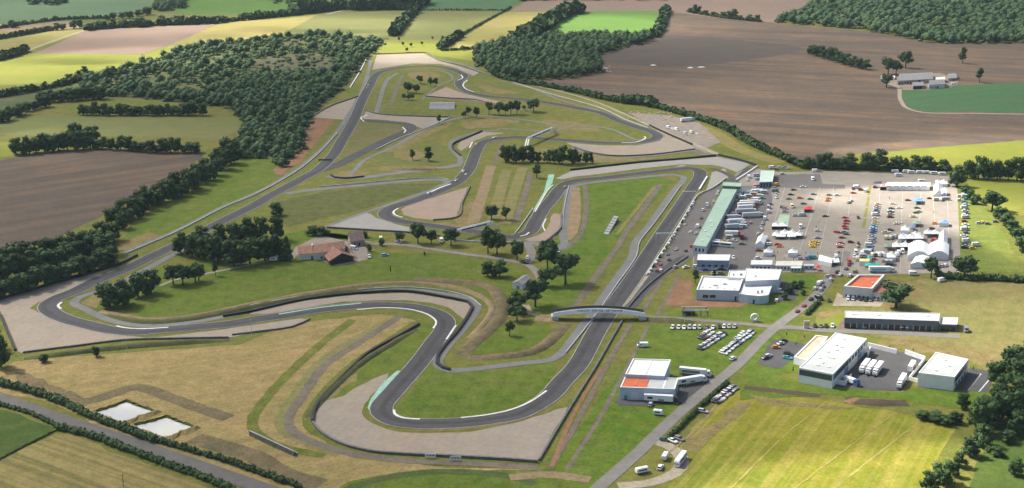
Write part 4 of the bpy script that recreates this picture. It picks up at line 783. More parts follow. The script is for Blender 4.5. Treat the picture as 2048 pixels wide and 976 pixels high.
# ---------------------------------------------------------------- buildings
W_white = plain('white_cladding', (.72, .73, .72), .6, var=.06); W_blue = plain('pale_blue_shade_cladding', (.40, .47, .54), .6, var=.06)  # W_blue: bluish shade of white walls put into colour; also a blue cabin
W_grey = plain('dark_grey_cladding', (.135, .15, .17), .6, var=.08); W_cream = plain('cream_render', (.55, .52, .46), .8, var=.1)
W_dblue = plain('blue_grey_cladding', (.20, .27, .36), .6, var=.08); W_light = plain('pale_grey_cladding', (.50, .53, .55), .6, var=.06)
Rf_white = ground_mat('white_membrane_roof', (.60, .60, .58), (.66, .66, .64), (.5, .5, .48), big=12, mid=5, fine=1.2, fine_amt=.05, ang=pang(1266, 717, 1250, 748), period=1., along=60, streak=.3, cs=(.5, .5, .49), rough=.7); Rf_grey = ground_mat('pale_grey_roof', (.40, .42, .41), (.45, .46, .45), (.36, .37, .36), big=12, mid=5, fine=1.2, fine_amt=.06, ang=pang(1671, 665, 1598, 735), period=.9, along=80, streak=.4, cs=(.33, .34, .335), rough=.7)
Rf_green = plain('mint_green_roof', (.27, .38, .30), .6, var=.08, scale=.12); Rf_orange = plain('orange_red_roof', (.46, .115, .05), .75, var=.12, scale=.2)
Rf_red = plain('dull_red_roof', (.24, .085, .07), .8, var=.12, scale=.2); Rf_tile = plain('old_clay_tiles', (.22, .115, .08), .85, var=.3, scale=.5)
Rf_beige = plain('beige_gravel_roof', (.42, .34, .25), .9, var=.15, scale=.4); Rf_slate = plain('grey_sheet_roof', (.20, .195, .20), .7, var=.15, scale=.3)
glass = plain('dark_window_glass', (.02, .028, .036), .12, var=.3, scale=.5, spec=.6); door_m = plain('door_panel', (.15, .18, .22), .5)
black_m = plain('plain_black', (.02, .02, .022), .6); stone_m = plain('pinkish_stone', (.34, .25, .20), .9, var=.2, scale=.8)
steel = plain('aluminium', (.50, .51, .52), .4, .3, var=.1); white_p = plain('white_paint', (.72, .72, .70), .4, var=.05); frame_w = plain('white_frame', (.66, .66, .64), .5, var=.05)
def box_geo(o, u, v_, n, w, h, d):
    """box: origin o, spanning w along u, h along v_, d along n"""
    P = []
    for k in (0, 1):
        for a, b in ((0, 0), (1, 0), (1, 1), (0, 1)): P.append(o + u * (w * a) + v_ * (h * b) + n * (d * k))
    return P, [(0, 3, 2, 1), (4, 5, 6, 7), (0, 1, 5, 4), (1, 2, 6, 5), (2, 3, 7, 6), (3, 0, 4, 7)]
def fix_normals(o):
    bm = bmesh.new(); bm.from_mesh(o.data); bmesh.ops.recalc_face_normals(bm, faces=bm.faces); bm.to_mesh(o.data); bm.free(); return o
def solid(name, pts, z0, z1, mat, parent=None, inv=None):
    """prism over a polygon; z1 may be a list of corner heights"""
    n = len(pts); zs = z1 if isinstance(z1, (list, tuple)) else [z1] * n
    v = [Vector((p.x, p.y, z0)) for p in pts] + [Vector((p.x, p.y, z)) for p, z in zip(pts, zs)]
    if inv: v = [inv @ q for q in v]
    f = [tuple(range(n - 1, -1, -1)), tuple(range(n, 2 * n))] + [(i, (i + 1) % n, n + (i + 1) % n, n + i) for i in range(n)]
    return fix_normals(mesh_obj(name, v, f, mat, parent))
def inset(pts, d):
    n = len(pts); out = []
    area = sum(pts[i].x * pts[(i + 1) % n].y - pts[(i + 1) % n].x * pts[i].y for i in range(n)); sg = 1 if area > 0 else -1
    for i in range(n):
        a, b, c = pts[i - 1], pts[i], pts[(i + 1) % n]
        e1 = Vector((b.x - a.x, b.y - a.y, 0)).normalized(); e2 = Vector((c.x - b.x, c.y - b.y, 0)).normalized()
        n1 = Vector((-e1.y, e1.x, 0)) * sg; n2 = Vector((-e2.y, e2.x, 0)) * sg
        k = (n1 + n2).normalized(); q = d / max(.3, k.dot(n1)); out.append(Vector((b.x + k.x * q, b.y + k.y * q, b.z)))
    return out
def quad_at(px, z): return [G(x, y, z) for x, y in px]
class Bld:
    def __init__(s, name, label, px, h, cat='building', group=None):
        s.c = sum(quad_at(px, 0), Vector()) / len(px); s.c.z = 0; s.px = px; s.h = h
        s.o = tag(empty(name, s.c), label, cat, group); s.inv = Matrix.Translation(-s.c)
        s.P = quad_at(px, h)
    def flat(s, wall, roof, parapet=.5, lip=.35, px=None, h=None, edge=None, rname='roof', wname='wall'):
        """flat roofed block: walls rise to the parapet, roof sheet lies inside it"""
        P = quad_at(px, h) if px else s.P; h = h or s.h
        n = len(P); I = inset(P, lip); v = []; 
        for p in P: v.append((p.x, p.y, 0))
        for p in P: v.append((p.x, p.y, h))
        for p in I: v.append((p.x, p.y, h))
        for p in I: v.append((p.x, p.y, h - parapet))
        f = []; fm = []
        for i in range(n):
            j = (i + 1) % n
            for k in range(3): f.append((k * n + i, k * n + j, (k + 1) * n + j, (k + 1) * n + i)); fm.append(0 if k == 0 else 1)
        v = [s.inv @ Vector(q) for q in v]
        w = fix_normals(mesh_obj(wname, v, f, [wall, edge or wall], s.o, fm=fm))
        r = solid(rname, inset(P, lip - .02), h - parapet - .3, h - parapet + .01, roof, s.o, s.inv)
        s.wall = w; s.roof = r; s.curP = P; return s
    def opening(s, name, i, u0, u1, z0, z1, mat, d=.06, P=None, parent=None, frame=None):
        """a window or door on wall i (from corner i to i+1), u as fractions of the wall"""
        P = P or s.curP; a, b = P[i], P[(i + 1) % len(P)]; cen = sum(P, Vector()) / len(P)
        e = Vector((b.x - a.x, b.y - a.y, 0)); l = e.length; u = e / l; n = Vector((u.y, -u.x, 0))
        if n.dot(Vector((a.x + b.x, a.y + b.y, 0)) / 2 - Vector((cen.x, cen.y, 0))) < 0: n = -n
        o = Vector((a.x, a.y, z0)) + u * (u0 * l)
        if frame:
            fr = .12; v, f = box_geo(o - u * fr - Vector((0, 0, fr)), u, Vector((0, 0, 1)), n, (u1 - u0) * l + 2 * fr, z1 - z0 + 2 * fr, d)
            fo = fix_normals(mesh_obj(name, [s.inv @ q for q in v], f, frame, parent or s.o))
            v, f = box_geo(o, u, Vector((0, 0, 1)), n, (u1 - u0) * l, z1 - z0, d + .03)
            fix_normals(mesh_obj('pane', [s.inv @ q for q in v], f, mat, fo)); return fo
        v, f = box_geo(o, u, Vector((0, 0, 1)), n, (u1 - u0) * l, z1 - z0, d)
        return fix_normals(mesh_obj(name, [s.inv @ q for q in v], f, mat, parent or s.o))
    def onroof(s, name, fx, fy, sx, sy, h0, hh, mat, P=None, parent=None):
        P = P or s.curP; a, b, d = P[0], P[1], P[3]
        u = Vector((b.x - a.x, b.y - a.y, 0)); v_ = Vector((d.x - a.x, d.y - a.y, 0)); o = a + u * fx + v_ * fy; o.z = h0
        v, f = box_geo(o - u.normalized() * sx / 2 - v_.normalized() * sy / 2, u.normalized(), v_.normalized(), Vector((0, 0, 1)), sx, sy, hh)
        return fix_normals(mesh_obj(name, [s.inv @ q for q in v], f, mat, parent or s.roof))
    def gable(s, px, he, hr, wall, roof, axis=0, over=.4, wname='wall', rname='roof', open_end=None):
        """pitched block over the eaves outline px (4 corners at eaves height); axis 0: ridge parallel to side 0-1"""
        P = quad_at(px, he)
        if axis: P = P[1:] + P[:1]
        a, b, c, d = P; m1 = (d + a) / 2; m2 = (b + c) / 2; m1.z = m2.z = hr
        z0 = lambda p: Vector((p.x, p.y, 0))
        v = [z0(a), z0(b), z0(c), z0(d), a, b, c, d, m1, m2]; f = [(0, 1, 5, 4), (2, 3, 7, 6), (1, 2, 6, 9, 5), (3, 0, 4, 8, 7)]
        w = fix_normals(mesh_obj(wname, [s.inv @ q for q in v], f, wall, s.o))
        e = (b - a).normalized() * over; cr = (d - a); cr.z = 0; cr = cr.normalized() * over; dz = Vector((0, 0, (hr - he) / ((d - a).length / 2) * over)); t = Vector((0, 0, .22))
        A, B, Cc, D = a - e - cr - dz, b + e - cr - dz, c + e + cr - dz, d - e + cr - dz; M1, M2 = m1 - e, m2 + e
        up = [A, B, Cc, D, M1, M2]; v = [q + t for q in up] + [q + t * .15 for q in up]
        f = [(0, 1, 5, 4), (4, 5, 2, 3), (6, 10, 11, 7), (10, 9, 8, 11), (0, 6, 7, 1), (2, 8, 9, 3), (1, 7, 11, 5), (5, 11, 8, 2), (0, 4, 10, 6), (4, 3, 9, 10)]
        r = fix_normals(mesh_obj(rname, [s.inv @ q for q in v], f, roof, s.o)); s.wall = w; s.roof = r; s.curP = P; return s
def windows(b, i, n, u0, u1, z0, z1, mat=None, gap=.35, name='window', **k):
    w_ = (u1 - u0) / n
    for q in range(n): b.opening(name, i, u0 + w_ * (q + gap / 2), u0 + w_ * (q + 1 - gap / 2), z0, z1, mat or glass, **k)
# pit garages
b = Bld('pit_garages', 'long garage building with mint green roof beside the pit lane', [(1446, 376), (1475, 377), (1413, 493), (1386, 490)], 6.)
b.flat(W_light, Rf_green, .12, .5, edge=Rf_green)
n = 26
for i in range(n): b.opening('garage_door', 3, (i + .12) / n, (i + .88) / n, .1, 4.2, steel if i % 3 else white_p)
for i in range(n): b.opening('rear_door', 1, (i + .15) / n, (i + .85) / n, .1, 4.2, W_dblue)
windows(b, 1, 26, 0, 1, 4.7, 5.5, gap=.3); windows(b, 2, 3, .1, .9, 2., 4.2, gap=.5)
for fx, fy in ((.35, .62), (.55, .7), (.3, .78), (.62, .85), (.4, .93)): b.onroof('roof_vent', fx, fy, 1.6, 1.6, 5.85, .5, white_p)
b2 = Bld('control_tower', 'mint green control tower at the far end of the pit garages', [(1446, 363), (1484, 365), (1482, 373), (1444, 371)], 8.2, 'tower')
b2.flat(Rf_green, Rf_green, .3, .4, edge=Rf_green); windows(b2, 2, 8, .05, .95, 6.3, 7.7, gap=.15); windows(b2, 3, 2, .1, .9, 6.3, 7.7, gap=.2); windows(b2, 1, 2, .1, .9, 2, 7.4, W_dblue, gap=.2)  # front window band stands in for dark sign lettering
b = Bld('race_office', 'small pale green canopy building above the pit garages', [(1522, 341), (1549, 341), (1545, 363), (1519, 364)], 5.)
b.flat(W_dblue, plain('pale_green_roof', (.40, .50, .45), .6, var=.12), .15, .4, edge=white_p); windows(b, 1, 4, .05, .95, 1, 4, gap=.2); windows(b, 2, 4, .05, .95, 1, 4, gap=.3)
# pale blue hall
b = Bld('workshop_hall', 'blue grey hall with white roof behind the office complex', [(1396, 508), (1461, 509), (1458, 521), (1394, 520)], 6.5)
b.flat(W_dblue, Rf_white, .1, .3, edge=white_p); b.opening('lower_band', 2, .01, .99, .05, 1.6, W_light); windows(b, 2, 4, .1, .9, 2.2, 3.4, gap=.5); b.opening('door', 1, .2, .75, .05, 4, white_p)
# office complex
b = Bld('circuit_offices', 'large white flat roofed office complex with three roofs', [(1404, 551), (1487, 555), (1478, 581), (1393, 579)], 6.5)
b.flat(W_blue, Rf_white, .9, .6, edge=W_white)
for u in (.15, .32): b.opening('window', 2, 1 - u - .14, 1 - u, 1.5, 3.4, glass, frame=frame_w)
b.opening('door', 2, .05, .09, .05, 2.8, black_m)
for fx in (.1, .28, .45, .62, .85): b.onroof('skylight', fx, .72, .6, 2.6, 5.6, .5, white_p)
b.onroof('roof_vent', .6, .45, 2, 2, 5.6, .8, Rf_grey); b.onroof('duct', .4, .6, 3, .6, 5.6, .8, steel)
b.flat(W_white, Rf_white, .5, .4, px=[(1459, 540), (1493, 540), (1489, 556), (1455, 554)], h=7.2); b.onroof('roof_vent', .3, .6, .5, 2., 6.7, .7, Rf_slate); b.onroof('roof_vent', .75, .6, 1.5, 2., 6.7, .7, Rf_slate)
b.flat(W_light, Rf_white, .25, .3, px=[(1492, 536), (1564, 538), (1557, 559), (1490, 562)], h=8.4); b.onroof('roof_vent', .28, .6, 1.2, 1.2, 8.15, .6, Rf_grey)
b.opening('glass_front', 2, .35, .6, .1, 4.5, glass)
b.flat(W_blue, Rf_white, .3, .35, px=[(1488, 566), (1546, 567), (1537, 590), (1520, 592), (1495, 590), (1478, 587)], h=5.2)
for fx, fy in ((.62, .9), (.75, .85)): b.onroof('chimney', fx, fy, .8, .8, 4.9, 1.6, Rf_tile, P=[b.curP[0], b.curP[1], b.curP[2], b.curP[5]])
b.opening('door', 3, .4, .55, .05, 2.6, black_m); windows(b, 1, 3, .1, .9, .8, 3.6, gap=.3)
# prefabs and pavilions
def prefab(px, h, label, wall=W_light, roof=Rf_white, nw=5):
    b = Bld('portable_cabin', label, px, h, 'cabin'); b.flat(wall, roof, .08, .2, edge=white_p); windows(b, 2, nw, .04, .96, .9, 2.1, gap=.5); return b
prefab([(1503, 520), (1545, 520), (1544, 529), (1501, 529)], 3.6, 'wide white pavilion behind the office roof')
prefab([(1553, 522), (1605, 522), (1604, 531), (1551, 531)], 3.2, 'long beige cabin beside the white pavilion', W_light, plain('beige_white_roof', (.52, .50, .44), .7), 7)
prefab([(1583, 531), (1604, 531), (1602, 536), (1581, 536)], 2.8, 'short white cabin with pale green wall', plain('pale_green_wall', (.42, .52, .46), .7), nw=3)
prefab([(1608, 528), (1628, 528), (1628, 531), (1608, 531)], 3., 'pale blue container cabin with two dark windows', W_blue, W_blue, 2)
# orange roofed building
b = Bld('orange_roof_building', 'white walled building with orange roof and parapet', [(1715, 549), (1770, 549), (1745, 577), (1687, 572)], 7.5)
b.flat(W_light, Rf_orange, 1.2, 1.3, edge=W_cream); windows(b, 2, 6, .05, .95, 1., 2.4, gap=.6); windows(b, 3, 3, .1, .9, 3.5, 5, gap=.6); b.opening('door', 2, .45, .52, .05, 2.5, door_m); b.onroof('roof_vent', .85, .65, 1., 1., 6.3, .8, white_p)
b = Bld('red_roof_annex', 'lower annex with dull red roof under the big oak', [(1768, 560), (1805, 564), (1785, 590), (1745, 584)], 5.)
b.flat(W_light, Rf_red, .2, .3, edge=Rf_red); windows(b, 2, 5, .05, .95, 1., 2.4, gap=.5); windows(b, 1, 3, .1, .9, 1, 2.4, gap=.5)
# long grey building
b = Bld('grey_office_row', 'long dark grey building with glass shopfronts', [(1690, 621), (1880, 626), (1878, 642), (1689, 635)], 6.2)
b.flat(W_grey, Rf_grey, .25, .4, edge=Rf_grey)
n = 15
for i in range(n): b.opening('shop_window', 2, (i + .06) / n, (i + .86) / n, .2, 2.9, glass if i % 4 else plain('teal_glass', (.03, .10, .13), .15, spec=.6))
for i in range(n): b.opening('white_post', 2, (i + .90) / n, (i + .96) / n, .1, 3.1, frame_w)
for u in (.31, .37): b.opening('sign_panel', 2, u, u + .035, 1.4, 2., frame_w, d=.14)
for fx in (.09, .12, .36, .56, .6, .87): b.onroof('roof_light', fx, .45, 1.8, 1.8, 5.95, .4, white_p)
b = Bld('grey_canopy_annex', 'lower canopy annex at the right end of the grey building', [(1882, 634), (1916, 635), (1914, 649), (1879, 648)], 4.2)
b.flat(W_grey, Rf_grey, .12, .3, edge=white_p); windows(b, 2, 3, .05, .95, .2, 3., gap=.1); windows(b, 1, 2, .05, .95, .2, 3., gap=.1)
# white building and neighbours
b = Bld('white_factory', 'big white factory with pale roof and skylights', [(1671, 665), (1734, 677), (1666, 748), (1598, 735)], 8.)
b.flat(W_white, Rf_grey, .3, .5, edge=white_p)
b.opening('dark_glass_band', 2, .02, .98, 4.2, 7.2, plain('green_glass', (.05, .085, .085), .2, spec=.6)); b.opening('dark_glass_band', 1, .55, .98, 4.2, 7.2, MATS['green_glass']); windows(b, 1, 6, .03, .55, 4.4, 6.8, gap=.35)
for i in range(4): b.opening('loading_door', 1, .16 + i * .2, .26 + i * .2, .1, 3.8, white_p if i % 2 else W_dblue, d=.2)
for fx, fy in ((.3, .12), (.4, .12), (.35, .3), (.55, .33), (.5, .42), (.3, .5), (.42, .6), (.5, .62), (.6, .63), (.45, .78), (.72, .85), (.4, .86), (.25, .68)): b.onroof('skylight', fx, fy, 1.4, 1.4, 7.7, .5, white_p)
b = Bld('low_annex', 'low annex with beige gravel roof and white rim', [(1632, 670), (1656, 673), (1613, 720), (1588, 713)], 4.2)
b.flat(W_white, Rf_beige, .5, .7, edge=white_p); windows(b, 3, 6, .05, .95, 1, 2.8, gap=.4)
b = Bld('white_warehouse', 'white warehouse beside the tree belt', [(1872, 704), (1937, 718), (1909, 754), (1837, 745)], 7.5)
b.flat(W_white, Rf_grey, .25, .5, edge=white_p); b.opening('dark_glass_band', 1, .15, .95, 3.6, 6.4, MATS['green_glass']); windows(b, 1, 4, .1, .9, .6, 2.4, gap=.5)
for fx, fy in ((.4, .25), (.4, .75), (.62, .45)): b.onroof('skylight', fx, fy, 1.3, 1.3, 7.25, .5, white_p)
for px, lab, h in (([(1735, 694), (1793, 708)], 'white yard wall beside the factory docks', 2.6), ([(1740, 702), (1735, 714)], 'short white dock wall', 2.6), ([(1810, 708), (1850, 722)], 'white yard wall behind the two trucks', 2.6), ([(1849, 722), (1818, 760), (1838, 766)], 'white dock wall beside the warehouse', 2.), ([(1670, 768), (1690, 772), (1702, 757)], 'curved white dock wall at the factory corner', 2.6)):
    barrier('yard_wall', px, .5, h, W_white, lab, 'wall', None, smooth=False)
# workshop with orange square
b = Bld('race_workshop', 'white roofed race workshop with orange roof square', [(1266, 717), (1342, 719), (1329, 752), (1250, 748)], 8.2)
b.flat(W_blue, Rf_white, .5, .6, edge=white_p); b.onroof('roof_ridge', .5, .5, .8, 19, 7.7, .15, white_p)
b.flat(W_blue, Rf_grey, .4, .6, px=[(1250, 752), (1357, 756), (1350, 778), (1240, 774)], h=6.6, edge=white_p, rname='front_roof', wname='front_wall')
P = inset(b.curP, .8); a, bb, c, d = P; q = [a, a.lerp(bb, .47), d.lerp(c, .47), d]
solid('orange_roof', q, 6.0, 6.36, Rf_orange, b.o, b.inv)
b.onroof('roof_ridge', .25, .5, .8, 9, 6.38, .12, plain('orange_ridge', (.5, .17, .09), .7)); b.onroof('roof_ridge', .78, .5, .8, 12, 6.22, .12, white_p)
b.opening('loading_door', 2, .66, .8, .05, 4.2, W_light); b.opening('door', 2, .86, .92, .05, 2.4, door_m); b.opening('loading_door', 1, .2, .7, .05, 4.2, W_dblue)
# farmhouse
b = Bld('farmhouse', 'old farmhouse with white walls and clay tile roofs', [(590, 497), (660, 489), (664, 512), (598, 517)], 4.)
b.gable([(596, 492), (628, 489), (630, 507), (598, 509)], 4., 6.2, W_cream, Rf_tile); b.opening('door', 2, .15, .25, .05, 2.4, black_m)
b.gable([(624, 489), (660, 484), (664, 503), (628, 507)], 4.8, 7.2, W_cream, Rf_tile); b.opening('window', 2, .55, .65, 1., 2.2, glass); b.opening('window', 2, .2, .3, 1., 2.2, glass); b.opening('chimney', 3, .4, .6, 4, 8., W_cream, d=.8)
b.gable([(658, 486), (686, 482), (690, 497), (662, 502)], 5.4, 8., W_cream, Rf_tile)
b.gable([(686, 490), (700, 500), (706, 507), (692, 497)], 3.4, 4.8, W_cream, Rf_tile)
b = Bld('open_barn', 'open fronted barn with low clay tile gable', [(645, 508), (690, 500), (710, 516), (662, 524)], 3.6)
P0 = [(646, 507), (684, 497), (709, 510), (660, 523)]
b.gable([(660, 521), (646, 506), (684, 500), (707, 513)], 3.2, 7., plain('dark_timber', (.05, .042, .036), .9, var=.3), Rf_tile, axis=0, over=.9)
b.opening('shaded_opening_panel', 3, .08, .92, .1, 3.2, black_m, d=.08)  # black panel on the wall stands for the shaded inside of the barn
b = Bld('stone_house', 'square pinkish stone house with steep roof', [(694, 478), (722, 474), (732, 484), (700, 487)], 4.)
b.gable([(696, 474), (720, 471), (729, 479), (701, 483)], 4.2, 9.2, stone_m, plain('pinkish_tiles', (.27, .18, .15), .9, var=.2, scale=.5), axis=0); b.opening('door', 2, .3, .45, .05, 2.4, black_m); b.opening('window', 2, .65, .78, 1.2, 2.4, glass)
b = Bld('grey_shed', 'small grey shed with sheet roof under the oaks', [(1026, 566), (1044, 552), (1060, 556), (1044, 571)], 3.5)
b.gable([(1025, 566), (1046, 552), (1062, 555), (1045, 570)], 3.4, 4.8, W_light, Rf_slate); b.opening('door', 3, .3, .6, .05, 2.4, door_m); b.opening('window', 2, .2, .4, 1, 2., glass)
# far farm
b = Bld('farm_barn', 'long grey barn of the far farm', [(1799, 152), (1865, 146), (1866, 160), (1796, 164)], 6)
b.gable([(1800, 148), (1864, 145), (1866, 158), (1796, 162)], 4.5, 7.8, plain('weathered_wall', (.30, .26, .22), .9, var=.2), Rf_slate); b.opening('shaded_opening_panel', 2, .35, .42, .1, 4.5, black_m); windows(b, 2, 7, .45, .98, .8, 2.6, gap=.6)  # black panel painted in for the shade inside the doorway
b = Bld('farm_shed', 'small open grey shed in the far farm yard', [(1825, 168), (1846, 167), (1847, 173), (1826, 174)], 4.); b.gable([(1825, 165), (1846, 164), (1847, 171), (1826, 172)], 4., 5.5, MATS['weathered_wall'], Rf_slate); b.opening('shaded_opening_panel', 2, .1, .9, .1, 3.4, black_m)  # shed interior shade is a black panel on the front wall
b = Bld('farm_house', 'pale farm house with white gable at the far farm', [(1858, 166), (1888, 164), (1893, 173), (1858, 176)], 4.5); b.gable([(1858, 161), (1886, 160), (1890, 168), (1858, 170)], 4.5, 7.5, W_cream, Rf_slate); b.opening('door', 2, .4, .5, .1, 2.3, black_m); windows(b, 2, 3, .5, .95, 1, 2.2, gap=.5)
b = Bld('farm_outbuilding', 'white topped outbuilding behind the far farm house', [(1870, 158), (1888, 157), (1890, 162), (1872, 163)], 4); b.gable([(1871, 155), (1888, 154), (1890, 159), (1872, 160)], 4., 5.5, W_cream, Rf_white); b.opening('door', 2, .3, .6, .1, 2.6, black_m)
b = Bld('farm_ruin', 'low grey stone outbuilding at the right end of the farm', [(1896, 150), (1912, 149), (1914, 159), (1897, 160)], 3); b.gable([(1896, 148), (1911, 147), (1914, 156), (1897, 157)], 3.2, 4.6, MATS['weathered_wall'], Rf_slate); b.opening('door', 2, .3, .5, .1, 2.2, black_m)
b = Bld('white_silage_shed', 'small white shed between the farm trees', [(1762, 150), (1772, 150), (1772, 154), (1762, 154)], 3); b.flat(W_white, Rf_white, .1, .2); b.opening('door', 2, .3, .6, .05, 2.2, black_m)
b = Bld('white_silage_shed', 'long white shed under the farm trees', [(1776, 151), (1790, 151), (1790, 155), (1776, 155)], 3); b.flat(W_white, Rf_white, .1, .2); b.opening('door', 2, .3, .6, .05, 2.2, black_m)
# ---------------------------------------------------------------- bridge over the straight
def bridge():
    L_, R_ = G(1106, 638, 0), G(1288, 638, 0); c = (L_ + R_) / 2; e = (R_ - L_); ln = e.length; u = e / ln; n = Vector((-u.y, u.x, 0)); inv = Matrix.Translation(-c)
    o = tag(empty('bridge', c), 'white arched road bridge lettered on its side over the straight', 'bridge')
    zt = lambda t: 3.6 + 2.6 * (1 - (2 * t - 1) ** 2)      # deck level
    W2 = 2.6; N = 28
    def strip(name, off0, off1, zb, zt_, mat, t0=0., t1=1.):
        v = []; f = []
        for i in range(N + 1):
            t = t0 + (t1 - t0) * i / N; p = L_.lerp(R_, t); z = zt(t)
            for a, zz in ((off0, zb), (off1, zb), (off1, zt_), (off0, zt_)): q = p + n * a; v.append(inv @ Vector((q.x, q.y, max(.02, z + zz))))
        for i in range(N):
            for a in range(4): b = (a + 1) % 4; f.append((4 * i + a, 4 * i + b, 4 * i + 4 + b, 4 * i + 4 + a))
        f += [(3, 2, 1, 0), (4 * N, 4 * N + 1, 4 * N + 2, 4 * N + 3)]
        return fix_normals(mesh_obj(name, v, f, mat, o))
    strip('deck', -W2, W2, -1.3, 0, asph_d)
    side = strip('side_panel', -W2 - .3, -W2, -1.45, 1.05, plain('white_bridge_paint', (.84, .85, .85), .6, var=.06)); strip('rear_panel', W2, W2 + .3, -1.6, 1.1, rail_d)
    for t in (.02, .98):
        p = L_.lerp(R_, t); v, f = box_geo(p - n * W2 - u * 2 + Vector((0, 0, -.02)), u, n * 1., Vector((0, 0, 1)), 4, 2 * W2, zt(t) - 1.31)
        fix_normals(mesh_obj('abutment', [inv @ q for q in v], f, concrete, o))
    for t in ():
        p = L_.lerp(R_, t); v, f = box_geo(p - n * 2 - u * .4, u, n, Vector((0, 0, 1)), .8, 4, zt(t) - 1.31)
        fix_normals(mesh_obj('pier', [inv @ q for q in v], f, concrete, o))
    # lettering on the side facing the near hairpin
    q0 = -13.2
    for word, adv in (('CIRCUIT', 8.6), ('DU', 3.3), ('VAL', 4.4), ('DE', 3.3), ('VIENNE', 7.)):
        cu = bpy.data.curves.new('lettering', 'FONT'); cu.body = word; cu.size = 1.75; cu.align_x = 'LEFT'; cu.align_y = 'CENTER'; cu.extrude = .03; cu.space_character = 1.05
        to = bpy.data.objects.new('lettering', cu); C.objects.link(to); bpy.context.view_layer.update()
        me = bpy.data.meshes.new_from_object(to); bpy.data.objects.remove(to); me.materials.clear(); me.materials.append(plain('dark_blue_letter', (.02, .05, .10), .6))
        lo = bpy.data.objects.new('lettering', me); C.objects.link(lo); lo.parent = side
        p = L_.lerp(R_, .515) + u * q0 - n * (W2 + .34); lo.location = inv @ Vector((p.x, p.y, zt(.515) - .2)); lo.rotation_euler = (R(90), 0, math.atan2(u.y, u.x)); q0 += adv
    return o
bridge()
berm('bridge_ramp', [(1070, 634), (1090, 636), (1112, 637)], 12, 2.6, tan, 'earth ramp left of the bridge', seed=21)
berm('bridge_ramp', [(1284, 638), (1305, 640), (1345, 642), (1390, 645)], 9, 2.4, MATS['dark_bank_grass'], 'grassy ramp right of the bridge', seed=22)
def gantry(a, b_, h, label, steps_far=True, z_beam=1.8):
    A, B = G(*a, 0), G(*b_, 0); c = (A + B) / 2; e = B - A; ln = e.length; u = e / ln; n = Vector((-u.y, u.x, 0)); inv = Matrix.Translation(-c)
    o = tag(empty('footbridge', c), label, 'footbridge', 'white gantry footbridges')
    def bx(name, p, w_, d, hh, mat, par=o, uu=u, nn_=n):
        v, f = box_geo(p, uu, nn_, Vector((0, 0, 1)), w_, d, hh); return fix_normals(mesh_obj(name, [inv @ q for q in v], f, mat, par))
    bx('deck', A - n * 1.1 + Vector((0, 0, h)), ln, 2.2, .3, concrete)
    s1 = bx('side_panel', A - n * 1.25 + Vector((0, 0, h - .2)), ln, .15, z_beam, W_white); s2 = bx('side_panel', A + n * 1.1 + Vector((0, 0, h - .2)), ln, .15, z_beam, W_white)
    bx('banner', A - n * 1.29 + u * ln * .12 + Vector((0, 0, h + .15)), ln * .36, .04, 1., plain('navy_banner', (.03, .05, .10), .6), s1)
    bx('banner', A - n * 1.29 + u * ln * .5 + Vector((0, 0, h + .05)), ln * .34, .04, 1.2, plain('blue_banner', (.06, .16, .45), .6), s1)
    for t in (0., 1.):
        p = A.lerp(B, t)
        for s in (-1, 1): bx('leg', p + n * (s * .9) - n * .15 - u * .15, .3, .3, h, steel)
    for t, s in ((0., -1), (1., 1)):     # stair flights, folded forwards
        p = A.lerp(B, t)
        for k in (-1, 1):
            q0 = p + u * (s * .4) + n * (k * 1.1 - .6) + Vector((0, 0, h)); q1 = q0 + u * (s * h * 1.1) * .9 - Vector((0, 0, h - .1)) - n * 1.
            w_ = n * 1.2; v = [q0, q0 + w_, q1 + w_, q1]; v += [q + Vector((0, 0, .45)) for q in v]
            f = [(0, 3, 2, 1), (4, 5, 6, 7), (0, 1, 5, 4), (1, 2, 6, 5), (2, 3, 7, 6), (3, 0, 4, 7)]
            fix_normals(mesh_obj('stair_flight', [inv @ q for q in v], f, white_p, o))
    return o
gantry((913, 479), (982, 461), 5.5, 'white gantry footbridge with blue banners near the trees')
gantry((1056, 290), (1106, 268), 5.5, 'white gantry footbridge with blue banners in the upper infield')
# start gantry
A, B = G(1312, 484), G(1346, 484); c = (A + B) / 2; inv = Matrix.Translation(-c); o = tag(empty('start_gantry', c), 'pale start light gantry over the main straight', 'gantry')
u = (B - A).normalized(); n = Vector((-u.y, u.x, 0))
for p in (A, B): v, f = box_geo(p - u * .2 - n * .2, u, n, Vector((0, 0, 1)), .4, .4, 5.6); fix_normals(mesh_obj('post', [inv @ q for q in v], f, steel, o))
v, f = box_geo(A - n * .35 + Vector((0, 0, 5.6)), u, n, Vector((0, 0, 1)), (B - A).length, .7, .9); fix_normals(mesh_obj('beam', [inv @ q for q in v], f, plain('pale_green_beam', (.45, .55, .50), .6), o))
for i in range(5): v, f = box_geo(A.lerp(B, .3 + i * .1) - n * .42 + Vector((0, 0, 5.8)), u, n, Vector((0, 0, 1)), .5, .08, .5); fix_normals(mesh_obj('signal_light', [inv @ q for q in v], f, black_m, o))
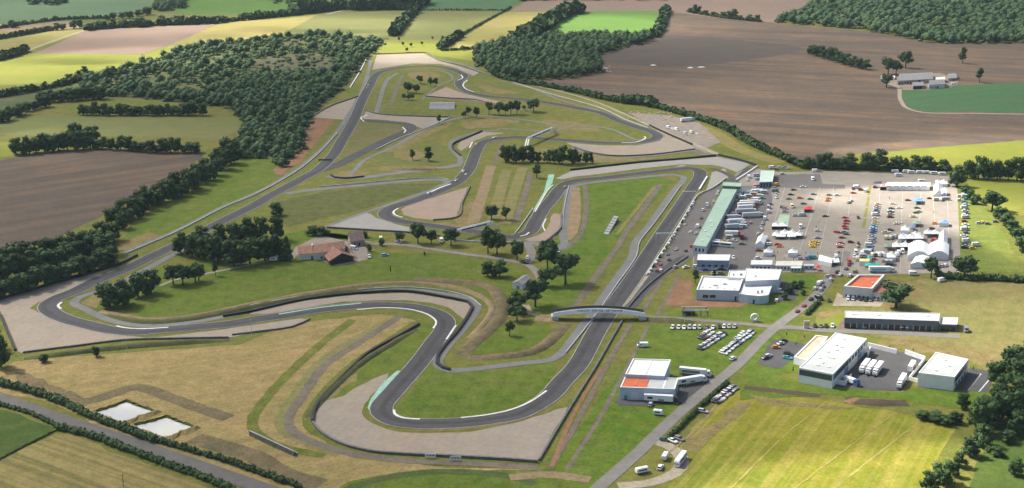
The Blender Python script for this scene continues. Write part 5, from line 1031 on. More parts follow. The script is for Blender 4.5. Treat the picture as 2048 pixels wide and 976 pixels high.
# grandstands
bench_m = plain('weathered_aluminium', (.30, .30, .31), .55, .2, var=.15)
def stand(px, label, rows_=6, h=3.2, roofed=False):
    P = quad_at(px, 0); c = sum(P, Vector()) / 4; inv = Matrix.Translation(-c); o = tag(empty('grandstand', c), label, 'grandstand', 'metal grandstands')
    a, b_, d = P[0], P[1], P[3]; u = (b_ - a); v_ = (d - a); ln = u.length; dp = v_.length; u = u / ln; v_ = v_ / dp
    for i in range(rows_):
        t = i / rows_; v, f = box_geo(a + v_ * (dp * (1 - (i + 1) / rows_)) + Vector((0, 0, h * (i + .25) / rows_)), u, v_, Vector((0, 0, 1)), ln, dp / rows_ * .97, .28)
        fix_normals(mesh_obj('bench_row', [inv @ q for q in v], f, bench_m, o))
    v = [a, b_, b_ + v_ * dp, a + v_ * dp]; zz = h * .96; top = [a + Vector((0, 0, zz)), b_ + Vector((0, 0, zz)), b_ + v_ * dp + Vector((0, 0, .18)), a + v_ * dp + Vector((0, 0, .18))]
    v = [q + u * (.15 if k in (0, 3) else -.15) for k, q in enumerate(v)] + [q - Vector((0, 0, .2)) for q in top]
    f = [(0, 3, 2, 1), (4, 5, 6, 7), (0, 1, 5, 4), (1, 2, 6, 5), (2, 3, 7, 6), (3, 0, 4, 7)]
    fix_normals(mesh_obj('frame', [inv @ q for q in v], f, rail_d, o)); return o
stand([(588, 913), (498, 871), (505, 866), (596, 907)], 'long metal grandstand on the dry meadow by the near bend', 5, 2.6)
stand([(1228, 439), (1237, 441), (1219, 470), (1207, 468)], 'metal grandstand on the grass inside the main straight', 7, 3.)
stand([(860, 210), (910, 210), (908, 219), (858, 219)], 'silver grandstand inside the far corner', 6, 3.)
# pit wall
def pitwall(px, label, h, w_, mat, n_, bay=None):
    p = spline(wpts(px), 3.); c = sum(p, Vector()) / len(p); inv = Matrix.Translation(-c); o = tag(empty('pit_wall', c), label, 'wall')
    v, f = wall_geo(p, .5, 0, h); fix_normals(mesh_obj('wall', [inv @ Vector(q) for q in v], f, mat, o))
    for i in range(n_):
        k = int((i + .5) / n_ * (len(p) - 1)); a, b_ = p[k], p[min(k + 1, len(p) - 1)]; u = (b_ - a).normalized(); q = Vector((u.y, -u.x, 0))
        v, f = box_geo(a + q * .6 + Vector((0, 0, .02)), u, q, Vector((0, 0, 1)), 2.6 + .5 * (i % 2), 1.2, 1.5 + .3 * (i % 3)); fix_normals(mesh_obj('timing_stand', [inv @ z for z in v], f, (frame_w, rail_m, rail_d)[i % 3], o))
    return o
pitwall([(1292, 552), (1318, 513), (1340, 480), (1372, 428), (1386, 404)], 'long white pit wall with timing stands beside the straight', 1.3, .5, frame_w, 26)
barrier('pit_wall', [(1386, 404), (1398, 390), (1424, 378), (1452, 358)], .6, 1.3, concrete, 'pale curved wall at the pit exit', 'wall')
barrier('pit_wall', [(1398, 381), (1406, 368), (1414, 355)], 1.2, 1.2, white_p, 'white wall between track and pit exit', 'wall')
barrier('guard_rail', [(1246, 628), (1290, 578), (1330, 545), (1376, 514)], .6, 1.2, rail_d, 'dark guard rail along the pit entry', 'guard rail')
# ---------------------------------------------------------------- barriers
BG = 'track barriers'
def tw(px, label, w_=1.5, h=1.35): return barrier('tyre_barrier', px, w_, h, tyre_m, label, 'tyre barrier', BG)
def gr(px, label, w_=.7, h=1.0, mat=None): return barrier('guard_rail', px, w_, h, mat or rail_d, label, 'guard rail', BG)
tw([(-8, 602), (100, 570), (190, 545), (232, 532), (274, 512)], 'long black tyre wall above the left gravel trap')
tw([(2, 632), (16, 666), (31, 702)], 'short black tyre wall at the left end of the trap', 1.2)
gr([(46, 706), (150, 693), (250, 681), (350, 678), (457, 676)], 'dark rail under the left gravel trap', 1.)
gr([(464, 671), (512, 665), (587, 654), (620, 639)], 'dark rail under the pale gravel strip', .8)
tw([(446, 634), (498, 625), (612, 600), (712, 588), (812, 584), (892, 596), (937, 606), (944, 614), (935, 634), (914, 665), (890, 692), (874, 716), (874, 728), (886, 737), (900, 741)], 'long curving black tyre wall around the crescent trap', 1.5, 1.4)
tw([(838, 650), (800, 672), (737, 707), (707, 733), (670, 770), (642, 800), (627, 828), (625, 844)], 'black tyre wall outside the near bend', 1.2, 1.4)
gr([(625, 846), (640, 864), (680, 888), (740, 904), (812, 910), (900, 914), (1024, 921), (1076, 925)], 'dark rail around the bottom of the large gravel trap', 1.1, 1.2)
gr([(1078, 922), (1130, 834), (1160, 785), (1192, 734), (1225, 676), (1246, 640)], 'dark rail right of the main straight', .9, 1.1)
tw([(1141, 341), (1274, 326), (1360, 319), (1432, 312)], 'long black tyre wall behind the first corner', 1.6, 1.5)
tw([(1436, 311), (1470, 319), (1496, 326), (1512, 332)], 'black tyre wall at the right end of the first corner', 1.6, 1.6)
tw([(1299, 252), (1340, 271), (1384, 290)], 'black tyre wall beside the builders yard lane', 1.6, 1.6)
tw([(637, 321), (663, 321)], 'short black barrier across the back straight', 1., 1.2)
tw([(662, 351), (670, 356), (690, 358), (728, 354)], 'curved black tyre wall at the link track', 1.4, 1.4)
tw([(964, 263), (925, 280), (907, 288), (905, 297), (921, 312)], 'hooked black tyre wall by the small gravel trap', 1.2, 1.4)
gr([(866, 441), (912, 436), (925, 405), (940, 373)], 'dark rail around the pinkish gravel trap', .9, 1.1)
gr([(654, 456), (737, 461), (820, 466), (880, 473)], 'dark rail under the grey gravel wedge', 1., 1.2)
gr([(748, 109), (800, 107), (850, 106), (876, 121), (920, 131), (960, 146)], 'dark rail around the far gravel trap', 1.2, 1.2)
gr([(622, 236), (660, 213), (716, 193)], 'dark rail above the left gravel trap of the back straight', 1.2, 1.2)
gr([(732, 222), (760, 229), (830, 233), (902, 235)], 'dark rail above the chicane gravel', 1.4, 1.3)
gr([(850, 193), (900, 197), (950, 200), (980, 208)], 'dark rail beside the pink gravel in the esses', 1.2, 1.2)
gr([(1149, 295), (1179, 305), (1224, 312), (1299, 310), (1390, 299)], 'dark rail around the right hairpin trap', .9, 1.1)
gr([(1122, 430), (1121, 457), (1095, 482)], 'dark rail beside the pinkish inner trap', 1.2, 1.3)
gr([(252, 508), (350, 466), (450, 415), (512, 389), (592, 344), (640, 305), (674, 267)], 'pale rail along the back straight', .5, .9, rail_m)
gr([(900, 480), (960, 485), (1020, 486), (1045, 484)], 'pale rail behind the trees under the gantry', .6, 1., rail_m)
gr([(1066, 418), (1040, 455), (1030, 468)], 'white rail beside the green run-off', .5, .9, rail_m)
gr([(700, 176), (722, 140), (732, 120)], 'white rail beside the far perimeter road', 1., 1., white_p)
gr([(1472, 362), (1500, 344), (1514, 334)], 'white barrier beside the race office', 1., 1.4, white_p)
gr([(752, 300), (800, 277), (850, 258), (905, 233)], 'pale rail above the link track', .7, .9, rail_m)
gr([(1362, 372), (1334, 412), (1304, 453), (1279, 486), (1273, 513), (1233, 571), (1195, 626), (1168, 661), (1132, 706)], 'pale rail between service road and main straight', .4, .8, rail_m)
gr([(1138, 372), (1131, 402), (1127, 430), (1126, 458)], 'pale rail beside the inner bend service road', .4, .8, rail_m)
gr([(500, 612), (612, 592), (712, 581), (812, 576), (890, 583), (940, 596), (962, 613)], 'pale rail behind the crescent service road', .4, .8, rail_m)
gr([(898, 360), (884, 357), (837, 357), (774, 362), (712, 368), (640, 374)], 'pale rail along the lower link track', .4, .8, rail_m)
gr([(1010, 160), (1100, 188), (1200, 216), (1252, 240), (1296, 256)], 'pale rail along the far service lane', .5, .9, rail_m)
# signs, poles
def billboard(x, y, label):
    p = G(x, y); o = tag(empty('billboard', p), label, 'billboard', 'white trackside boards')
    for s in (-1.6, 1.6): v, f = box_geo(Vector((s - .08, 0, 0)), Vector((1, 0, 0)), Vector((0, 1, 0)), Vector((0, 0, 1)), .16, .16, 1.); fix_normals(mesh_obj('post', v, f, steel, o))
    v, f = box_geo(Vector((-2.4, -.06, .6)), Vector((1, 0, 0)), Vector((0, 1, 0)), Vector((0, 0, 1)), 4.8, .12, 1.8); bd = fix_normals(mesh_obj('board', v, f, frame_w, o))
    for k in range(3): v, f = box_geo(Vector((-1.8 + k * 1.3, -.1, 1.2)), Vector((1, 0, 0)), Vector((0, 1, 0)), Vector((0, 0, 1)), .9, .04, .6); fix_normals(mesh_obj('print_mark', v, f, rail_d, bd))
billboard(861, 917, 'white trackside board below the gravel trap, the left one'); billboard(911, 922, 'white trackside board below the gravel trap, the right one')
def pole(x, y, hp, label, arm=True, name='utility_pole', mat=None):
    h = hp * S(y) / .95; p = G(x, y); o = tag(empty(name, p), label, 'pole', 'slim poles')
    V = []; Fc = []; k = 6
    for z, r_ in ((0, .16), (h, .1)):
        for i in range(k): V.append((r_ * math.cos(i * 1.047), r_ * math.sin(i * 1.047), z))
    Fc = [(i, (i + 1) % k, k + (i + 1) % k, k + i) for i in range(k)] + [tuple(range(k, 2 * k))]
    mesh_obj('shaft', V, Fc, mat or rail_m, o)
    v, f = box_geo(Vector((-.6, -.08, h - .3)), Vector((1, 0, 0)), Vector((0, 1, 0)), Vector((0, 0, 1)), 1.2, .16, .16); fix_normals(mesh_obj('arm', v, f, mat or rail_m, o))
pole(503, 672, 34, 'concrete pole beside the pale gravel strip'); pole(255, 708, 32, 'concrete pole under the left gravel trap'); pole(247, 974, 26, 'pole standing in the straw field', mat=BARK)
for x, y in ((1333, 643), (1369, 647), (1405, 650), (1476, 650)): pole(x, y, 19, f'slim lamp post on the bridge lane at the {"ramp" if x == 1333 else "pergola" if x == 1369 else "white car row" if x == 1405 else "junction"}', name='lamp_post')
v, f = box_geo(Vector((-1.6, -.1, 0)), Vector((1, 0, 0)), Vector((0, 1, 0)), Vector((0, 0, 1)), 3.2, .5, 4.5)
o = tag(empty('entrance_totem', G(1613, 657)), 'white and orange entrance totem at the junction', 'sign'); fix_normals(mesh_obj('panel', v, f, W_cream, o))
v, f = box_geo(Vector((-1.5, -.16, 2)), Vector((1, 0, 0)), Vector((0, 1, 0)), Vector((0, 0, 1)), 3., .06, 1.4); fix_normals(mesh_obj('orange_panel', v, f, plain('orange_sign', (.6, .3, .16), .6), o))
o = tag(empty('gate_ring', G(1509, 643)), 'white octagonal ring sign at the lane junction', 'sign')
bm = bmesh.new(); V = []; Fc = []
for i in range(16):
    a = i * math.pi / 8
    for r_, d in ((1.1, -.5), (2.4, -.5), (2.4, .5), (1.1, .5)): V.append((r_ * math.cos(a), d, 2.4 + r_ * math.sin(a)))
for i in range(16):
    j = (i + 1) % 16
    for a in range(4): b_ = (a + 1) % 4; Fc.append((4 * i + a, 4 * i + b_, 4 * j + b_, 4 * j + a))
bm.free(); fix_normals(mesh_obj('ring', V, Fc, white_p, o)); v, f = box_geo(Vector((-1.2, -.6, 0)), Vector((1, 0, 0)), Vector((0, 1, 0)), Vector((0, 0, 1)), 2.4, 1.2, .5); fix_normals(mesh_obj('plinth', v, f, concrete, o))
# low frame of the old entrance ruin by the lawn
o = tag(empty('pergola', G(1390, 632)), 'dark open pergola frame on the lawn beside the bridge lane', 'pergola')
for k, (x, d, w_, dd, z, h) in enumerate([(-7, 0, .5, .5, 0, 3.2), (-2, 0, .5, .5, 0, 3.2), (3, 0, .5, .5, 0, 3.2), (7, 0, .5, .5, 0, 3.2), (-6, 6, .5, .5, 0, 3.2), (7, 6, .5, .5, 0, 3.2)]):
    v, f = box_geo(Vector((x, d, z)), Vector((1, 0, 0)), Vector((0, 1, 0)), Vector((0, 0, 1)), w_, dd, h); fix_normals(mesh_obj('post', v, f, rail_d, o))
for y_ in (0, 6): v, f = box_geo(Vector((-7, y_, 3.2)), Vector((1, 0, 0)), Vector((0, 1, 0)), Vector((0, 0, 1)), 14.5, .5, .4); fix_normals(mesh_obj('beam', v, f, rail_m, o))
v, f = box_geo(Vector((-7, .6, .05)), Vector((1, 0, 0)), Vector((0, 1, 0)), Vector((0, 0, 1)), 7, 4.6, 2.4); fix_normals(mesh_obj('dark_wall', v, f, black_m, o))
# ---------------------------------------------------------------- vehicles
COL = {'white': (.70, .70, .70), 'silver': (.42, .43, .45), 'grey': (.16, .165, .175), 'black': (.018, .018, .02), 'blue': (.05, .10, .26), 'red': (.45, .02, .02), 'dark red': (.16, .02, .025), 'yellow': (.72, .46, .04), 'green': (.03, .10, .06), 'teal': (.03, .26, .28), 'orange': (.62, .18, .03), 'light blue': (.20, .42, .62), 'beige': (.48, .42, .30), 'pink': (.62, .25, .28), 'cream': (.62, .57, .40)}
def paint(c): return plain('car_paint_' + c.replace(' ', '_'), COL[c], .28, 0, var=.03, spec=.5)
rubber = plain('rubber', (.02, .02, .02), .85); carglass = plain('car_glass', (.018, .024, .03), .08, var=.1, spec=.6); lampm = plain('lamp_lens', (.55, .55, .5), .2); grilm = plain('car_trim', (.035, .035, .04), .5)
def loft(secs, mat, name, fm=None):
    """secs: list of rings (same count) -> closed mesh"""
    n = len(secs[0]); V = [p for s in secs for p in s]; Fc = []
    for i in range(len(secs) - 1):
        for j in range(n): Fc.append((i * n + j, i * n + (j + 1) % n, (i + 1) * n + (j + 1) % n, (i + 1) * n + j))
    Fc += [tuple(range(n - 1, -1, -1)), tuple(range((len(secs) - 1) * n, len(secs) * n))]
    me = bpy.data.meshes.new(name); me.from_pydata(V, [], Fc)
    for m in (mat if isinstance(mat, list) else [mat]): me.materials.append(m)
    bm = bmesh.new(); bm.from_mesh(me); bmesh.ops.recalc_face_normals(bm, faces=bm.faces); bm.to_mesh(me); bm.free(); return me
def ring(x, w_, z0, z1, r=.12):
    h = w_ / 2; return [(x, -h + r, z0), (x, h - r, z0), (x, h, z0 + r), (x, h * .97, z1 - r), (x, h * .9 - r * .5, z1), (x, -h * .9 + r * .5, z1), (x, -h * .97, z1 - r), (x, -h, z0 + r)]
CACHE = {}
def cached(k, fn):
    if k not in CACHE: CACHE[k] = fn()
    return CACHE[k]
def wheel_mesh(r_, w_, key):
    def f():
        k = 14; V = []; Fc = []
        prof = [(r_ * .55, -w_ / 2), (r_ * .92, -w_ / 2), (r_, -w_ * .3), (r_, w_ * .3), (r_ * .92, w_ / 2), (r_ * .55, w_ / 2)]
        for i in range(k):
            a = 2 * math.pi * i / k
            for q, y in prof: V.append((q * math.cos(a), y, q * math.sin(a)))
        m = len(prof); fm = []
        for i in range(k):
            for j in range(m - 1): Fc.append((i * m + j, i * m + j + 1, ((i + 1) % k) * m + j + 1, ((i + 1) % k) * m + j)); fm.append(0)
        Fc += [tuple(i * m for i in range(k)), tuple(i * m + m - 1 for i in range(k - 1, -1, -1))]; fm += [1, 1]
        me = bpy.data.meshes.new('wheel'); me.from_pydata(V, [], Fc); me.materials.append(rubber); me.materials.append(steel); me.polygons.foreach_set('material_index', fm)
        bm = bmesh.new(); bm.from_mesh(me); bmesh.ops.recalc_face_normals(bm, faces=bm.faces); bm.to_mesh(me); bm.free(); return me
    return cached(('wheel', key), f)
# body lines per shape: (x, width, z0, z1) hull; cabin (x, width, z0, z1) glass; roof
SHAPES = {
 'hatch': ([(-2.0, 1.5, .35, .78), (-1.9, 1.7, .25, .92), (-.9, 1.76, .22, .95), (.8, 1.76, .22, .92), (1.7, 1.68, .24, .78), (2.0, 1.45, .32, .6)], [(-1.9, 1.36, .9, .98), (-1.55, 1.44, .9, 1.42), (.1, 1.46, .9, 1.46), (1.15, 1.3, .86, .95)], 1.25),
 'saloon': ([(-2.3, 1.55, .35, .8), (-2.15, 1.72, .25, .95), (-.9, 1.8, .22, .96), (.8, 1.8, .22, .92), (1.95, 1.7, .24, .78), (2.3, 1.5, .32, .6)], [(-1.65, 1.3, .92, .98), (-1.0, 1.42, .92, 1.4), (.15, 1.44, .9, 1.42), (1.05, 1.3, .87, .95)], 1.3),
 'estate': ([(-2.3, 1.6, .35, .85), (-2.2, 1.76, .25, .97), (-.9, 1.82, .22, .98), (.8, 1.82, .22, .95), (1.9, 1.72, .24, .82), (2.3, 1.5, .32, .62)], [(-2.2, 1.42, .92, 1.02), (-1.9, 1.48, .92, 1.5), (.1, 1.5, .9, 1.54), (1.15, 1.34, .88, 1.0)], 1.35),
 'sports': ([(-2.1, 1.6, .3, .75), (-1.9, 1.8, .2, .82), (-.8, 1.85, .16, .8), (.8, 1.82, .16, .74), (1.8, 1.74, .18, .6), (2.15, 1.5, .22, .45)], [(-1.5, 1.2, .74, .8), (-.7, 1.3, .74, 1.12), (.1, 1.3, .72, 1.12), (.85, 1.24, .68, .76)], 1.25),
 'van': ([(-2.6, 1.85, .35, 2.1), (-2.5, 1.95, .28, 2.25), (.9, 1.97, .26, 2.25), (1.3, 1.95, .26, 2.1), (2.1, 1.9, .28, 1.25), (2.6, 1.7, .36, .95)], None, 1.65),
}
def car_meshes(shape, col):
    def f():
        hull, cab, wx = SHAPES[shape]
        body = loft([ring(*h, r=.12) for h in hull], paint(col), 'car')
        out = [('body', body)]
        if cab:
            out.append(('windows', loft([ring(x, w_, z0, z1, .06) for x, w_, z0, z1 in cab], carglass, 'windows')))
            a, b_ = cab[1], cab[2]; out.append(('roof', loft([ring(x, w_ * .93, z - .02, z + .04, .02) for x, w_, z in ((a[0] - .05, a[1], a[3]), ((a[0] + b_[0]) / 2, a[1], a[3] + .04), (b_[0] + .1, b_[1], b_[3]))], paint(col), 'roof')))
        else:
            out.append(('windscreen', loft([[(1.32, -.85, 2.05), (1.32, .85, 2.05), (1.4, .85, 2.05), (1.4, -.85, 2.05)], [(2.06, -.8, 1.3), (2.06, .8, 1.3), (2.16, .8, 1.3), (2.16, -.8, 1.3)]], carglass, 'windscreen')))
            out.append(('side_window', loft([[(.5, -1., 1.35), (1.5, -1., 1.35), (1.25, -1., 1.95), (.5, -1., 1.95)], [(.5, 1., 1.35), (1.5, 1., 1.35), (1.25, 1., 1.95), (.5, 1., 1.95)]], carglass, 'side_window')))
        return out
    return cached((shape, col), f)
def put(me, name, parent, loc=(0, 0, 0), rz=0.):
    o = bpy.data.objects.new(name, me); C.objects.link(o); o.parent = parent; o.location = loc
    if rz: o.rotation_euler.z = rz
    return o
VN = 0
def car(x, y, ang, shape, col, label, group=None, near=True, cat=None, z=.14):
    """ang: heading in the world"""
    global VN; VN += 1
    p = G(x, y); ms = car_meshes(shape, col); nm = {'van': 'delivery_van', 'sports': 'sports_car'}.get(shape, 'parked_car')
    o = empty(nm, (p.x, p.y, z), ang); o.scale = (1.14, 1.14, 1.14); tag(o, label, cat or ('van' if shape == 'van' else 'car'), group)
    for n_, me in ms: put(me, n_, o)
    if near:
        wx = SHAPES[shape][2]; r_ = .36 if shape == 'van' else .32; wy = .9 if shape == 'van' else .82
        for a in (-wx, wx):
            for b_ in (-wy, wy): put(wheel_mesh(r_, .24, r_), 'wheel', o, (a, b_, r_ - .02))
        hull = SHAPES[shape][0]; q = hull[-1]
        lm = cached(('lamp',), lambda: loft([ring(0, .34, 0, .16, .03), ring(.1, .3, .02, .14, .03)], lampm, 'headlight'))
        for s in (-1, 1): put(lm, 'headlight', o, (q[0] - .12, s * q[1] * .36, q[3] - .14))
    return o
def cars(items, where, group, ang=None, near=True, shape='hatch', z=.14, noun='car'):
    """items: (x, y, colour[, shape[, angle]]); labels count along the row from the left"""
    items = sorted(items, key=lambda q: q[0]); seen = {}
    tot = {}
    for q in items: tot[(q[2], q[3] if len(q) > 3 else shape)] = tot.get((q[2], q[3] if len(q) > 3 else shape), 0) + 1
    for q in items:
        sh = q[3] if len(q) > 3 and q[3] else shape; a = q[4] if len(q) > 4 else ang; k = (q[2], q[3] if len(q) > 3 else shape)
        i = seen.get(k, 0); seen[k] = i + 1
        word = {'van': 'van', 'sports': 'sports car', 'estate': 'estate car', 'saloon': 'saloon car', 'hatch': 'hatchback'}[sh]
        lab = f'{q[2]} {word} {where}' if tot[k] == 1 else f'{ordn(i)} {q[2]} {word} from the left {where}'
        car(q[0], q[1], a, sh, q[2], lab, group, near, z=z)
rv = random.Random(5)
shp = ['hatch', 'hatch', 'saloon', 'estate', 'hatch']
def line(x0, y0, x1, y1, n, cols, shapes=None):
    out = []
    for i in range(n):
        t = i / max(1, n - 1); out.append((x0 + (x1 - x0) * t + rv.uniform(-.6, .6), y0 + (y1 - y0) * t + rv.uniform(-.5, .5), cols[i % len(cols)], (shapes or shp)[rv.randrange(len(shapes or shp))]))
    return out
# grass car park by the bridge lane
xs = [1345, 1357, 1368, 1379, 1389, 1399, 1413.5, 1426, 1439, 1448, 1458, 1469]
cl = ['white', 'white', 'white', 'silver', 'white', 'silver', 'grey', 'white', 'black', 'white', 'silver', 'silver']
a0 = hdir(1410, 657, -3, 9)
cars([(x, 657 - (i > 7) * 1.5, c, shp[i % 5], a0 + rv.uniform(-.12, .12)) for i, (x, c) in enumerate(zip(xs, cl))], 'in the spaced row below the bridge lane', 'cars in the row below the bridge lane')
a1 = hdir(1430, 680, 10, 3)
cars(line(1447, 669, 1400, 699, 13, ['black', 'white', 'silver', 'blue', 'white', 'silver', 'grey', 'white', 'silver', 'white', 'grey', 'silver', 'black']), 'in the middle double row on the grass', 'cars in the middle row on the grass', a1)
cars(line(1421, 665, 1402, 679, 6, ['white', 'silver', 'white', 'grey', 'dark red', 'black']), 'in the short row on the grass', 'cars in the short row on the grass', a1)
cars(line(1504, 665, 1446, 708, 19, ['grey', 'white', 'silver', 'white', 'light blue', 'white', 'silver', 'white', 'silver', 'blue', 'grey', 'silver', 'white', 'silver', 'white', 'grey', 'white', 'silver', 'white']), 'in the long row beside the access road', 'cars in the long row beside the access road', a1)
cars(line(1489, 669, 1476, 681, 4, ['white', 'silver', 'white', 'silver']), 'in the second file beside the long row', 'cars beside the long row', a1)
cars(line(1468, 777, 1430, 806, 11, ['grey', 'silver', 'white', 'black', 'silver', 'white', 'dark red', 'white', 'silver', 'grey', 'black']), 'parked behind the clipped hedge', 'cars behind the clipped hedge', a1)
for x, y, c, s, d, lab in [(1406, 825, 'silver', 'estate', (10, 2), 'silver estate car alone in the hay field by the hedge'), (1345, 884, 'white', 'saloon', (10, 4), 'white saloon at the field gate below the hedge'), (1359, 880, 'grey', 'estate', (10, 4), 'grey estate car at the field gate'), (1329, 882, 'green', 'hatch', (10, 2), 'dark green car beside the hedge end'), (1321, 937, 'white', 'estate', (4, -6), 'white pickup style car between caravan and coach'), (1301, 811, 'silver', 'hatch', (3, -8), 'silver hatchback on the workshop forecourt edge'), (1466, 719, 'white', 'estate', (8, -5), 'white estate car stopped beside the access road'), (1285, 694, 'white', 'van', (-10, 0), 'white van alone on the grass above the workshop'), (1558, 585, 'white', 'van', (10, 3), 'white van parked behind the offices'), (1553, 603, 'white', 'hatch', (2, -9), 'white car parked at the office corner'), (1590, 570, 'grey', 'estate', (10, 1), 'grey car at the office bushes'),
    (1411, 542, 'blue', 'hatch', (10, 0), 'blue car under the blue hall wall'), (1425, 540, 'white', 'hatch', (10, 0), 'white car under the blue hall wall'), (1444, 541, 'black', 'saloon', (10, 0), 'black car under the blue hall wall'), (1429, 549, 'white', 'hatch', (10, 0), 'white car on the grass behind the offices'), (1442, 549, 'grey', 'hatch', (10, 0), 'grey car on the grass behind the offices'), (1372, 536, 'white', 'saloon', (10, -2), 'white saloon at the pit lane end'), (1351, 536, 'silver', 'hatch', (10, -4), 'silver car beside the pit entry rail'), (1393, 535, 'white', 'estate', (10, 0), 'white estate beside the blue hall corner'),
    (1567, 684, 'black', 'estate', (10, -3), 'black estate in the small car park'), (1562, 689, 'silver', 'saloon', (10, -3), 'silver saloon beside the black estate'), (1552, 697, 'orange', 'hatch', (10, 0), 'orange car at the edge of the small car park'), (1537, 714, 'silver', 'estate', (10, -3), 'silver estate in the small car park corner'), (1532, 718, 'black', 'saloon', (10, -3), 'black saloon in the small car park corner'), (1577, 710, 'black', 'estate', (10, 2), 'black estate beside the teal car'), (1575, 718, 'teal', 'saloon', (10, 2), 'teal saloon by the low annex'),
    (1723, 656, 'light blue', 'estate', (10, 1), 'pale blue car passing the grey building'), (1932, 663, 'grey', 'van', (3, 9), 'dark grey van at the end of the grey building lane'), (1826, 550, 'white', 'van', (10, 1), 'white van behind the dry field hedge gap'), (1883, 563, 'white', 'van', (9, -2), 'white and red van on the dry hay field'), (1935, 556, 'white', 'van', (-10, 0), 'white van under the dark hedge'), (1962, 558, 'white', 'hatch', (3, 9), 'white car beside the white van under the hedge'), (2003, 560, 'white', 'hatch', (3, 9), 'white car at the right part of the hedge'), (2020, 561, 'silver', 'hatch', (3, 9), 'silver car at the right part of the hedge'), (2030, 560, 'white', 'saloon', (9, -1), 'white saloon at the far right hedge end'),
    (1638, 599, 'black', 'van', (10, 4), 'black van turning beside the access road'), (1658, 603, 'black', 'hatch', (3, 9), 'black car on the grass by the orange roof building'), (708, 499, 'white', 'van', (9, 2), 'white van in the farmhouse yard'), (770, 512, 'light blue', 'estate', (10, -1), 'light blue car on the farmhouse lawn'), (739, 515, 'white', 'hatch', (2, 9), 'white car at the farmhouse lawn edge'), (762, 481, 'cream', 'van', (2, 9), 'cream van behind the garden tree'), (797, 486, 'silver', 'saloon', (10, 1), 'silver car on the farmhouse lane'), (1055, 518, 'white', 'hatch', (2, 9), 'white car on the lane below the oaks'), (1115, 511, 'white', 'van', (10, 0), 'white van hidden behind the big oaks'), (883, 484, 'white', 'van', (2, 9), 'white van behind the lane tree')]:
    car(x, y, hdir(x, y, *d), s, c, lab)
ra = hdir(1640, 570, 7, -7)
cars([(1595, 624, 'dark red', 'sports'), (1608, 613, 'red', 'sports'), (1622, 600, 'black', 'saloon'), (1642, 581, 'silver', 'estate'), (1646, 575, 'grey', 'saloon'), (1630, 579, 'white', 'hatch'), (1638, 570, 'white', 'van'), (1643, 566, 'white', 'hatch'), (1661, 561, 'white', 'hatch'), (1665, 553, 'red', 'hatch'), (1680, 551, 'white', 'saloon'), (1675, 546, 'black', 'estate'), (1700, 553, 'white', 'estate'), (1692, 539, 'grey', 'saloon'), (1710, 545, 'grey', 'estate')], 'on the access road into the paddock', 'cars on the access road', ra)
cars([(1696, 599, 'white', 'estate'), (1706, 600, 'silver', 'hatch'), (1721, 600, 'black', 'saloon'), (1731, 602, 'black', 'hatch'), (1741, 602, 'grey', 'hatch'), (1751, 600, 'white', 'saloon')], 'in front of the orange roof building', 'cars in front of the orange roof building', hdir(1720, 600, -2, 9))
cars([(1630, 654, 'black', 'hatch'), (1641, 654, 'grey', 'hatch'), (1652, 654, 'black', 'saloon'), (1665, 654, 'white', 'hatch')], 'on the forecourt edge of the grey building', 'cars beside the yellow lawn', hdir(1648, 654, -1, 9))
# verge right of the paddock
ah = hdir(1930, 440, 10, 0)
vy = [391, 395, 400, 406, 411, 418, 423, 428, 432, 437, 444, 451, 457, 461, 467, 473, 478, 484, 489, 494, 497]
vc = ['white', 'silver', 'teal', 'blue', 'white', 'silver', 'white', 'grey', 'white', 'silver', 'red', 'white', 'white', 'silver', 'grey', 'white', 'silver', 'white', 'grey', 'silver', 'black']
cars([(1928 + (i * 7) % 5 + (i % 3) * .5, y, c, ['estate', 'van', 'hatch', 'saloon'][i % 4]) for i, (y, c) in enumerate(zip(vy, vc))], 'in the file on the paddock verge', 'cars on the paddock verge', ah, near=False)
cars([(1958, 448, 'silver'), (1966, 447, 'yellow'), (1975, 449, 'grey'), (1991, 445, 'grey'), (1952, 492, 'white', 'van'), (1945, 498, 'yellow'), (1920, 393, 'white'), (1919, 402, 'white')], 'scattered on the paddock side meadow', 'cars on the side meadow', ah, near=False)
# paddock: classic rows and scattered cars
T1 = lambda x, y: (1400 + x * .1367, 330 + y * .1367); T2 = lambda x, y: (1660 + x * .1367, 330 + y * .1367); T3 = lambda x, y: (1400 + x * .1367, 430 + y * .1367); T4 = lambda x, y: (1660 + x * .1367, 430 + y * .1367)
def pad(T, items, where, group, d=(10, 0), near=False):
    out = []
    for q in items:
        x, y = T(q[0], q[1]); dd = q[4] if len(q) > 4 else d; out.append((x, y + 1., q[2], q[3] if len(q) > 3 and q[3] else shp[rv.randrange(5)], hdir(x, y, *dd) + rv.uniform(-.12, .12)))
    cars(out, where, group, near=near, z=.16)
pad(T1, [(1370, 365, 'black', 'sports'), (1330, 435, 'black', 'sports'), (1300, 497, 'grey', 'sports'), (1460, 485, 'orange'), (1660, 430, 'grey', 'sports'), (1615, 500, 'green', 'sports'), (1515, 568, 'green', 'sports'), (1510, 325, 'white'), (1890, 440, 'grey', 'sports'), (1880, 492, 'orange', 'sports'), (1870, 525, 'orange', 'sports'), (1835, 752, 'black', 'sports'), (1345, 615, 'cream', 'van', (2, 9)), (1500, 742, 'silver', 'van'), (1400, 745, 'silver', 'saloon'), (1650, 215, 'white', 'van', (2, 9)), (1210, 135, 'white', 'estate'), (1690, 95, 'white', 'van'), (1750, 97, 'silver', 'estate'), (1240, 640, 'silver'), (1240, 685, 'silver'), (1220, 625, 'dark red'), (1470, 915, 'white', 'van', (3, 9))], 'in the upper left of the paddock', 'cars in the upper left of the paddock')
